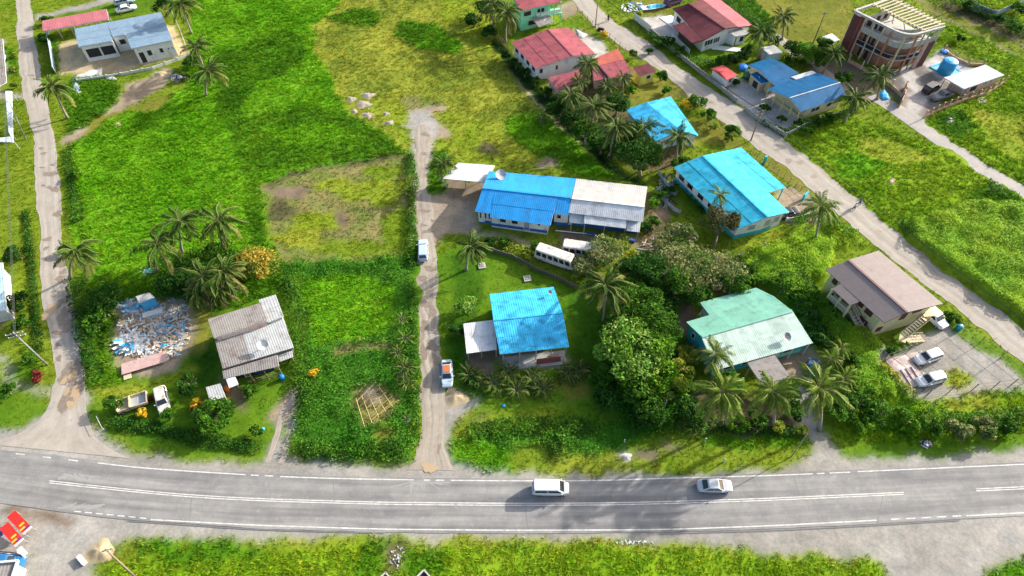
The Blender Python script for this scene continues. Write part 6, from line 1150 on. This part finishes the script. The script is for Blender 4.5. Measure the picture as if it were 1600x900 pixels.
t = thing('fallen_pole', 'pale timber rail across the weeds above the highway', 'rail', P(880,668)); m = MB(); m.tube([P(872,669,.5), P(912,669,.5)], .09, 6); m.build('rail', wtimber, t); 
t = thing('fallen_pole', 'long white pipe on the ground before the porch of the long building', 'pipe', P(868,361)); m = MB(); m.tube([P(868,360,.3), P(925,366,.3)], .09, 6); m.build('pipe', wfr, t)
for q, lb in (((1101,690), 'white marker post on the shaded verge above the sedan'), ((1130,722), 'short white marker post nearest the highway line above the sedan'), ((975,692), 'white marker post behind the pale rubble patch')):
    p = P(*q); t = thing('marker_post', lb, 'marker post', p); m = MB(); m.box(p+Vector((0,0,.55)), (.16,.1,1.1)); m.build('post', wfr, t); m = MB(); m.box(p+Vector((0,-.06,.85)), (.12,.02,.16)); m.build('reflector', tailm, t)
# ------------------------------------------------------------------ palms (crown position in the photograph, height)
palm(82,135,7.0,'coconut palm leaning over the left side road by the sandy yard',4.6,(106,185),'b' if False else 'a',n=22,old=3)
palm(325,110,6.5,'solitary broad coconut palm at the right end of the sandy yard',5.2,(322,150),n=24,old=7); palm(306,72,6,'coconut palm just behind the broad one beside the sandy yard',4.2)
palm(283,6,7,'coconut palm at the top edge behind the new white house',5,n=20,old=5); palm(118,392,8,'wind-bent coconut palm beside the left side road halfway up',4.9,(110,435),n=22,old=8,wind=1.1)
palm(247,380,7.5,'left coconut palm of the clump in the tall green field',5.0,(246,425),old=5); palm(282,345,8,'tallest coconut palm of the clump in the tall green field',5.2,(285,395),old=6); palm(340,345,8,'coconut palm with pale old fronds at the right of the field clump',5.4,(352,395),old=9)
palm(318,432,5.5,'left coconut palm just above the patchwork-roofed house',5.3,old=7); palm(350,425,6,'coconut palm between the yellow tree and the patchwork-roofed house',5.0,old=7); palm(342,452,4,'low coconut palm touching the patchwork-roofed house',4.4,old=8); palm(310,455,4,'low coconut palm beside the rubble lot',3.6,old=5)
palm(792,18,7.5,'coconut palm with pale fronds left of the mint house',4.8,(790,65),old=8); palm(768,6,6.5,'coconut palm at the top edge left of the mint house',4.5,old=6); palm(692,255,5,'small coconut palm left of the white open shed',3.4,(690,285),old=2); palm(735,385,6,'coconut palm with a crooked trunk beside the gravel lane',4.0,(728,422),old=4,wind=1)
palm(946,445,8.5,'tall coconut palm right of the sky blue roof',5.3,(943,502),n=24,old=8); palm(917,100,6,'coconut palm in front of the pinkish red roof',3.9,old=3); palm(890,148,7,'coconut palm in the grove nearest the low red annex',4.4,old=6); palm(927,165,7.5,'middle coconut palm of the grove beside the sky blue gridded roof',4.8,old=5)
palm(905,128,5,'short coconut palm wedged between the red annex and the grove',3.4); palm(962,198,7.5,'lower coconut palm of the grove beside the sky blue gridded roof',4.8,old=5); palm(1008,197,6.5,'coconut palm leaning onto the sky blue gridded roof',4.2,old=2); palm(1060,212,7,'coconut palm in front of the sky blue gridded roof with pale fronds',4.7,(1055,255),old=5); palm(973,122,4.5,'short coconut palm between the orange-red roof and the grove',3.0); palm(948,135,4.5,'dark short palm below the orange-red roof',3.0)
palm(1187,50,7,'larger of two coconut palms right of the dark red roof',5,(1185,92),old=3); palm(1224,25,7.5,'coconut palm at the edge of the olive lawn behind the dark red roof',4.5,(1222,62),old=2); palm(1303,83,5,'bushy coconut palm by the salmon pier fence',3.8,old=3); palm(1374,118,7,'coconut palm in front of the unfinished building',4.6,(1370,155),old=5); palm(1336,152,6,'coconut palm right of the larger deep blue roof',4.6,old=4,n=24)
palm(1282,322,8,'lone coconut palm at the edge of the diagonal street',4.5,(1272,380),old=5,n=24,style='c'); palm(1124,303,8,'small upright coconut palm in front of the cyan roof',2.6,(1128,352),style='c',old=1,n=16)
palm(1118,552,6.5,'coconut palm in front of the white-shining roof slope',3.8,(1112,600),style='c',old=5); palm(1127,612,9.2,'left coconut palm of the three along the highway verge',5.0,(1135,665),style='c',n=26,old=6); palm(1207,612,9.4,'middle coconut palm of the three along the highway verge',4.4,(1208,668),style='c',n=24,old=6); palm(1279,606,10.5,'right coconut palm of the three, beside the paved drive',5.2,(1280,672),style='c',n=26,old=7)
palm(1297,560,4,'yellow-green young palm left of the outside stairs',2.8,style='c'); palm(1318,590,4,'young palm below the outside stairs of the brown-roofed house',2.8,style='c'); palm(1312,545,3.5,'slim young palm beside the balcony of the brown-roofed house',2.2,style='c'); palm(632,575,3.2,'pale young palm beside the middle lane',2.6,style='b' if False else 'a',old=6)
palm(846,183,2.2,'tiny dark palm-like plant in the dry field beside the ditch',2.0,style='a',old=0,n=12,grp=None)
# areca clumps
def clump(cx, cy, label, R=1.9, n=26, style='a', name='areca_palm', cat='areca palm', h=.5, grp='areca palms in front of the sky blue roof'):
    b = P(cx, cy, h); b.z = 0; t = thing(name, label, cat, b, 0, grp); m = MB()
    for k in range(6): a = k*1.05; m.tube([(b.x+.18*math.cos(a), b.y+.18*math.sin(a), 0), (b.x+.45*math.cos(a), b.y+.45*math.sin(a), h+.5)], [.06, .04], 5)
    m.build('stems', bark, t)
    for i in range(n):
        a = i*2.399; q = wr.choice(FR['b' if i % 6 == 5 else style][0 if i < n*.3 else 1 if i < n*.75 else 2]); s = R*wr.uniform(.8, 1.25); inst('frond', q, t, (.4*math.cos(a), .4*math.sin(a), h+.2), (wr.uniform(-.3, .3), 0, a), (s, s*1.1, s))
for x, y, lb in ((735,588,'leftmost areca palm by the pale grey carport'), (772,600,'areca palm left of the middle of the row'), (795,585,'areca palm in the upper middle of the row'), (808,610,'lowest areca palm in the middle of the row'), (832,592,'areca palm right of the middle of the row'), (848,608,'areca palm at the right end of the dense row'), (888,585,'areca palm right of the veranda'), (905,578,'small areca palm at the far right of the veranda')): clump(x, y, lb)
clump(748,595,'narrow areca palm beside the carport path',1.4); clump(1000,625,'large glossy-leaved clump above the highway',1.8,style='c',grp=None,name='ginger_clump',cat='clump'); clump(1040,545,'dense strappy plant clump left of the cyan walls',2.2,30,'a','strap_plant','plant',grp=None)
for x, y, lb in ((628,500,'uppermost'), (633,530,'second from the top'), (622,552,'middle'), (635,600,'lowest')): clump(x, y, lb+' banana plant in the row beside the middle lane', 1.3, 12, 'c', 'banana_plant', 'banana plant', .8, 'banana plants beside the middle lane')
# shrubs by kind
def sh(x, y, R, kind, label, h=None, name='shrub', cat='shrub', **k): return tree(x, y, h or R*1.5, R, kind, label, cat, name, **k)
sh(400,412,3.6,'yellow','yellow-flowering tree beside the field palms',5.5,'flowering_tree','tree',size=.3,n=5200,clumps=46); sh(370,408,2.6,'mid','green tree left of the yellow-flowering one',4.5,'broadleaf_tree','tree')
sh(295,430,3.2,'dark','dark undergrowth shrub beneath the field palms'); sh(265,440,2.6,'dark','dark shrub between the field palms and the rubble lot'); sh(165,465,3.0,'dark','round dark shrub at the upper left of the rubble lot',3); sh(148,505,1.9,'mid','green shrub left of the white scrap heap',2.4); sh(165,487,1.6,'mid','small shrub between the dark shrub and the scrap')
sh(330,648,2.6,'mid','broad green shrub in front of the small shed'); sh(348,640,1.6,'mid','green shrub right of the small shed'); sh(310,630,1.1,'flower','yellow croton bush left of the small shed'); sh(312,642,1.2,'red','dark red bush left of the small shed'); sh(392,612,1.1,'mid','small bush before the dark veranda'); sh(490,583,.8,'flower','little yellow bush at the edge of the weeds')
sh(176,630,1.5,'mid','bush left of the derelict truck'); sh(222,645,.8,'flower','orange-yellow flowers beside the derelict truck'); sh(234,625,.5,'red','crimson flower bush between the wrecks'); sh(262,650,1.2,'mid','low bush below the car wreck'); sh(296,598,1.9,'dark','dark bush on the lawn left of the small shed'); sh(400,672,1.0,'mid','small bush near the blue tub'); sh(60,585,1.2,'red','maroon bush at the junction of the left road',1.2); sh(46,560,1.1,'mid','bush below the concrete pole'); sh(10,610,1.3,'mid','bush on the lawn at the left edge'); sh(35,503,1.6,'mid','bush at the top of the concrete pole'); sh(28,470,1.8,'dark','dark bush right of the pale sheet-roofed house'); sh(25,395,2.0,'dark','dark bush at the left edge above the pale roof')
sh(20,108,.9,'lime','lime bush in the left edge verge'); sh(22,85,.8,'lime','upper lime bush in the left edge verge'); sh(24,132,.9,'lime','lime bush at the side road corner'); sh(68,60,1.6,'dark','dark shrub beside the red open shed'); sh(72,30,1.5,'mid','small tree at the left end of the red open shed'); sh(255,8,2.5,'dark','dark tree at the top edge right of the parked cars',5); sh(300,95,2.0,'mid','undergrowth under the broad solitary palm'); sh(290,118,1.2,'bright','bright bush left of the solitary palm'); sh(122,270,1.2,'bright','bright shrub by the left ditch'); sh(100,390,1.0,'dark','dark shrub at the foot of the wind-bent palm'); sh(330,395,2.2,'mid','leafy shrub below the field palms')
# middle
sh(788,378,1.1,'mid','round bush below the long blue building'); sh(836,384,1.0,'mid','bush left of the parked bus'); sh(822,398,1.0,'lime','pale bush in front of the parked bus'); sh(765,375,1.0,'dark','dark bush beside the crooked palm'); sh(727,480,2.0,'gloss','frangipani-like bush left of the sky blue roof'); sh(716,515,1.5,'dark','dark bush beside the pale grey carport'); sh(738,592,1.2,'dark','dark low bush below the carport')
sh(985,545,5.0,'gloss','large glossy light green tree between the lawn and the cyan walls',8.5,'broadleaf_tree','tree',size=.42,base=(985,600)); sh(1005,510,3.9,'gloss','upper glossy tree right of the tall palm',6,'broadleaf_tree','tree',size=.4); sh(960,580,2.8,'mid','green tree at the foot of the large glossy tree',4); sh(1012,585,2.4,'dark','dark tree behind the pale short pole',4)
sh(1070,420,5.0,'grey','large silvery-leaved tree with pale flowers below the cyan roof',7.5,'broadleaf_tree','tree',size=.36,base=(1080,470)); sh(1120,420,4.2,'grey','right silvery-leaved tree below the cyan roof',6.5,'broadleaf_tree','tree',size=.36); sh(1040,390,3.6,'grey','left silvery-leaved tree beside the long building',6,'broadleaf_tree','tree',size=.34); sh(1065,370,3.0,'grey','upper silvery tree nearest the long building',6,'broadleaf_tree','tree',size=.34); sh(945,395,3.4,'grey','thin grey bush-tree in front of the second bus',4.5,'broadleaf_tree','tree',size=.3); sh(915,420,2.6,'grey','thin grey bush in front of the white bus',3); sh(960,378,2.4,'lime','yellowish thin shrub below the white porch',2.5)
sh(1128,345,3.3,'rust','reddish-tinged tree rising before the cyan roof',7.5,'broadleaf_tree','tree',base=(1112,395)); sh(1165,430,2.4,'mid','green tree above the sea green roof',3.5); sh(1185,442,2.0,'bright','bright tree touching the rear of the sea green roof',4); sh(1050,455,3.0,'dark','dark tree right of the tall palm',5,'broadleaf_tree','tree'); sh(1020,450,3.2,'dark','dark tree behind the glossy trees',5,'broadleaf_tree','tree'); sh(1035,480,2.6,'dark','dark undergrowth tree left of the sea green roof',4); sh(985,425,2.6,'dark','dark tree right behind the tall palm crown',4)
sh(1060,585,2.8,'lime','yellow-green tree above the short pale pole',4.5,'broadleaf_tree','tree'); sh(1070,610,2.2,'bright','bright bush left of the three verge palms'); sh(1035,610,2.0,'gloss','glossy bush between the dark tree and the pole'); sh(1000,655,1.9,'dark','dark bush over the ditch above the highway',2); sh(1075,555,1.9,'lime','yellowish shrub at the cyan wall corner')
for x, y, R, kd_, lb in ((1155,662,1.5,'bright','bright bush between the left and middle verge palms'), (1100,650,1.4,'mid','bush left of the left verge palm trunk'), (1180,655,1.6,'mid','bush left of the middle verge palm trunk'), (1213,668,1.2,'lime','lime round bush under the middle verge palm'), (1240,640,1.6,'mid','bush between the middle and right verge palms'), (1253,672,.9,'lime','yellow bush at the left of the paved drive'), (1310,640,2.2,'mid','bush right of the right verge palm'), (1335,625,2.4,'mid','green bush below the young palms'), (1345,660,1.6,'bright','bright low bush above the right verge'), (1300,612,1.6,'dark','dark bush behind the right verge palm'), (1345,600,2.2,'bright','bright bush left of the stained slab'), (1330,565,1.8,'mid','bush at the foot of the outside stairs'), (1372,640,2.2,'mid','bush on the bank below the stained slab'), (1420,655,2.0,'bright','bright mounded bush on the right verge'), (1455,665,1.8,'mid','mounded bush above the grey rubbish pile'), (1500,670,1.8,'grey','greyish bush on the right verge'), (1540,668,1.9,'grey','second greyish bush on the right verge'), (1575,665,1.6,'mid','bush on the right verge near the edge of view'), (1398,590,1.2,'lime','hedge bush along the left of the stained slab'), (1382,575,1.1,'lime','upper hedge bush left of the stained slab')):
    sh(x, y, R, kd_, lb)
for x, y, R, kd_, lb in ((1250,470,2.2,'mid','hedge tree between the sea green and brown roofs'), (1262,500,2.2,'dark','dark hedge tree right of the sea green roof'), (1282,525,2.2,'dark','dark bush below the balcony of the brown roof'), (1240,452,1.8,'bright','bright hedge bush at the top of the lawn strip'), (1318,470,1.1,'dark','dark bush against the cream wall'), (1486,495,1.2,'mid','bush right of the white off-road car'), (1500,500,.9,'lime','small bush by the teal bin'), (1395,548,1.0,'mid','low bush below the cream gable wall')):
    sh(x, y, R, kd_, lb)
# upper right gardens
sh(995,235,4.6,'dark','large dark round tree below the coconut grove',8,'broadleaf_tree','tree',base=(1000,275)); sh(965,160,2.8,'dark','dark conical tree in the grove',6,'broadleaf_tree','tree'); sh(875,170,2.8,'dark','dark tree on the ditch bank by the grove',4); sh(900,185,2.8,'dark','dark tree under the grove palms',4); sh(940,225,2.6,'dark','dark tree at the lower end of the grove',4)
for x, y, R, kd_, lb in ((945,52,.9,'flower','yellow croton by the street fence'), (938,47,.9,'red','reddish croton by the street fence'), (990,83,1.2,'mid','bush between the orange-red roof and the street'), (1078,162,1.5,'flower','yellow and green croton right of the gridded roof'), (1090,158,2.0,'mid','green tree at the corner of the gridded roof'), (1108,180,1.8,'mid','upright tree beside the street bend'), (1112,195,1.4,'lime','leafy bush beside the street bend'), (1145,205,1.8,'mid','tree left of the roadside utility pole'), (1140,215,1.2,'lime','pale bush left of the roadside utility pole'), (1033,118,1.6,'mid','tree right of the yellow cabin'), (1040,140,1.2,'bright','banana-like bush below the yellow cabin'), (985,140,1.4,'bright','bright bush under the yellow cabin'), (1015,80,1.0,'dark','dark bush in the garden by the street'), (1045,65,1.6,'dark','shady bush in the pale-gated garden'), (1030,62,1.4,'mid','bush inside the block wall by the pale gate'), (1062,78,1.3,'mid','hedge bush along the block wall'), (1000,22,1.2,'lime','lime bush beside the boat'), (1130,92,1.5,'mid','bush between the lawn and the coral kiosk'), (1145,92,1.5,'dark','dark bush at the corner of the lawn'), (1160,88,1.6,'dark','dark bush left of the blue-walled outbuilding'), (1170,78,1.8,'dark','dark bush under the larger lawn palm'), (1262,80,3.0,'bright','round bright green tree behind the deep blue roofs'), (1282,92,2.4,'mid','green tree beside the round bright one'), (1235,95,1.3,'dark','bush behind the smaller deep blue roof'), (1222,186,1.0,'mid','flowering bush on the street wall'), (1195,168,1.2,'mid','bush inside the street gate'), (1250,190,1.1,'dark','dark bush at the arched veranda corner'), (1275,187,1.3,'dark','dark hedge below the larger deep blue roof'), (1295,182,1.3,'mid','hedge bush right of the dark hedge'), (1262,205,1.2,'bright','bright banana bush at the field corner'), (1150,128,.9,'dark','bush beside the coral kiosk'), (1585,40,2.0,'mid','tree at the top right corner'), (1560,30,1.8,'dark','dark tree beside the bluish sheet fence'), (1515,8,1.8,'dark','dark tree at the top edge right of the field'), (1590,12,1.8,'mid','green tree above the bluish sheet fence'), (1500,60,1.2,'dark','dark bush on the field behind the unfinished building'), (740,30,2.4,'dark','dark bank shrub at the top of the ditch'), (765,50,1.8,'dark','dark shrub left of the pale-fronded palm'), (752,12,2.6,'dark','dark shrub at the top edge beside the ditch'), (862,85,.0,'dark','')):
    if R: sh(x, y, R, kd_, lb)
for i, (x, y) in enumerate(((790,85), (806,98), (820,112), (836,126), (852,142), (868,158))): sh(x, y, 1.3, 'dark', ['topmost', 'second', 'third', 'fourth', 'fifth', 'lowest'][i]+' hedge shrub along the dark ditch beside the dry field', grp='hedge shrubs along the dark ditch')
for i, (x, y, kd_) in enumerate(((1030,305,'mid'), (1022,318,'bright'), (1048,300,'dark'), (1020,345,'mid'), (1010,355,'dark'))): sh(x, y, 1.3, kd_, ['bush beside the broken sheet fence, left', 'bright banana bush beside the long building end', 'dark bush beside the broken sheet fence, right', 'green bush below the end of the long building', 'dark bush at the end of the white porch'][i])
for x, y, h, R_, kd_, lb in ((1000,470,7,3.4,'mid','tall green tree just right of the tall coconut palm trunk'), (1022,545,6.5,3.0,'bright','bright tree between the glossy tree and the cyan wall'), (975,500,6,2.8,'mid','green tree at the edge of the lawn beside the tall palm'), (1035,520,6.5,3.0,'mid','leafy tree close to the left cyan gable'), (995,600,5,2.8,'mid','green tree at the foot of the belt above the ditch'), (1030,580,5.5,2.6,'bright','bright leafy tree in the lower belt'), (955,620,3,2.2,'dark','dark shrub at the lower end of the lawn'), (1045,430,7,3.2,'mid','green tree in front of the silvery trees'), (1010,420,7,3.0,'dark','dark tall tree between the bus and the silvery trees'), (985,455,6,2.6,'bright','bright small tree behind the tall palm crown'), (1085,455,5,2.4,'mid','green tree above the rear of the sea green roof'), (1145,440,5,2.6,'mid','green tree rising behind the sea green roof'), (1225,445,4.5,2.4,'bright','bright tree right behind the sea green roof'), (940,600,2.5,1.8,'mid','shrub on the lower lawn edge'), (1015,640,3.5,2.2,'mid','shrub beside the glossy-leaved clump'), (1080,640,3.5,2.0,'dark','dark shrub beneath the left verge palm'), (1140,600,4,2.0,'mid','shrub before the cyan front wall'), (1230,610,3.5,1.8,'mid','shrub behind the middle and right verge palms'),
  (890,165,5,2.6,'dark','dark tree in the middle of the coconut grove'), (915,205,5,2.6,'mid','green tree below the coconut grove'), (985,205,5,2.6,'mid','green tree between the grove and the gridded roof'), (955,105,3,1.6,'mid','small tree before the orange-red roof'), (1012,240,6,3.0,'mid','green tree right of the large dark round one'), (1065,255,3,1.8,'mid','shrub at the upper corner of the cyan roof'), (1290,70,3.5,2.0,'mid','shrub left of the white canopy'), (1240,75,3.5,2.2,'dark','dark tree behind the blue-walled outbuilding'), (1320,120,3,1.8,'mid','shrub in the yard behind the salmon pier fence'), (1205,60,3,1.8,'dark','dark shrub between the two lawn palms')):
    tree(x, y, h*1.15, R_*1.12, kd_, lb)
for pts, R_, h_, kd_, lb in (([(1188,192),(1226,210),(1255,197)],.8,1.2,'mid','flowering hedge inside the street wall of the deep blue houses'), ([(1262,200),(1300,188),(1330,176)],1.2,1.6,'dark','hedge below the larger deep blue roof at the field edge'), ([(1222,92),(1250,106),(1262,100)],1.4,1.6,'dark','hedge behind the deep blue roofs along the concrete lane'), ([(1014,56),(1040,74),(1062,92)],1.2,1.3,'mid','hedge inside the block wall of the dark red roofed house'), ([(1080,98),(1108,105),(1135,98),(1165,85)],1.3,1.5,'dark','dark garden hedge between the lawn and the coral kiosk'), ([(1110,-8),(1150,22),(1205,55)],1.6,1.6,'dark','dark hedge beside the concrete lane behind the dark red roof'),
 ([(1240,440),(1268,480),(1300,530)],1.6,2.0,'mid','tall hedge between the sea green roof and the cream house'), ([(1368,572),(1395,596),(1425,618)],1.0,1.2,'lime','lime hedge along the stained slab of the paved yard'), ([(120,440),(130,500),(140,560),(150,598)],1.5,1.3,'dark','dark undergrowth along the left side road ditch'), ([(642,245),(644,330),(644,420)],1.0,1.1,'mid','green hedge strip left of the gravel lane, upper half'), ([(645,440),(647,520),(650,600),(652,690)],.8,.9,'mid','green hedge strip left of the gravel lane, lower half'), ([(450,430),(470,500),(468,560),(478,640)],1.6,1.5,'mid','bushy edge between the patchwork-roofed house and the weedy plot'),
 ([(172,660),(240,668),(300,684),(400,700)],1.2,.7,'dark','low dark hedge along the ditch above the highway at the left'), ([(462,700),(520,706),(580,700),(640,704)],1.5,1.1,'mid','bushy bank above the highway below the weedy plot'), ([(735,675),(800,668),(860,665),(930,672)],1.6,1.0,'mid','leafy bank above the highway below the areca palms'), ([(860,690),(880,712)],1.6,.9,'dark','dark leafy gully on the verge above the white van'), ([(1010,660),(1060,664),(1100,668)],1.5,1.3,'mid','leafy bank left of the three verge palms'), ([(1110,665),(1160,672),(1250,676)],1.0,1.0,'dark','dark low growth under the three verge palms'),
 ([(1478,2),(1530,22),(1600,58)],1.8,2.0,'dark','dark hedge along the far upper right track'), ([(1330,640),(1380,655),(1420,660)],2.0,1.5,'bright','bright creeper bank left on the right verge'), ([(1440,655),(1500,660),(1600,652)],1.8,1.3,'mid','creeper bank below the wire fence on the right verge'), ([(270,440),(320,470),(300,455),(380,440)],2.0,1.6,'dark','dark undergrowth beneath the field palm clump'), ([(250,415),(300,405),(370,400)],1.8,1.3,'mid','leafy undergrowth behind the field palm clump'), ([(775,385),(812,392),(850,398)],1.0,.9,'lime','weedy strip between the bus and the curved stone wall'),
 ([(1405,345),(1430,372)],1.0,1.2,'mid','shrubby edge at the foot of the creeper mound'), ([(1545,290),(1560,305)],1.4,1.0,'dark','dark hollow of shrubs between the fields and the grey lane'), ([(40,330),(48,400),(55,480),(62,550)],.8,.6,'dark','dark growth in the ditch left of the left side road'), ([(104,235),(114,290),(122,350)],.8,.8,'dark','dark growth in the ditch right of the left side road'), ([(1052,268),(1075,300),(1100,335)],.8,.7,'mid','low growth along the left wall of the cyan roofed house'), ([(1240,352),(1262,340),(1300,360),(1330,378)],1.4,1.3,'bright','bright shrubs on the bank below the lone street palm'), ([(905,192),(935,225),(965,255)],1.6,1.6,'dark','dark ditch bank growth below the coconut grove'), ([(1290,470),(1300,500)],1.0,1.2,'dark','dark shrubs under the balcony of the cream house')):
    hedge(pts, R_, h_, kd_, lb)
def cable(a, b, ha, hb, label):
    p, q = P(*a), P(*b); p.z = ha; q.z = hb; t = thing('overhead_cable', label, 'cable', (p.x, p.y, 0))
    for o in (-.5, 0, .5):
        m = MB(); pts = [p.lerp(q, k/10)+Vector((o*.6, -o*.6, -3.2*(k/10)*(1-k/10))) for k in range(11)]; m.tube(pts, .022, 4); m.build('wire', dwire, t)
cable((930,42), (1173,220), 8.2, 7.2, 'overhead wires along the diagonal street between the two left-hand poles'); cable((1173,220), (1620,600), 7.2, 8, 'overhead wires along the diagonal street leading off to the right edge'); cable((74,570), (20,-40), 8.6, 8.6, 'overhead wires leading up along the left side road from the concrete pole')
sow()
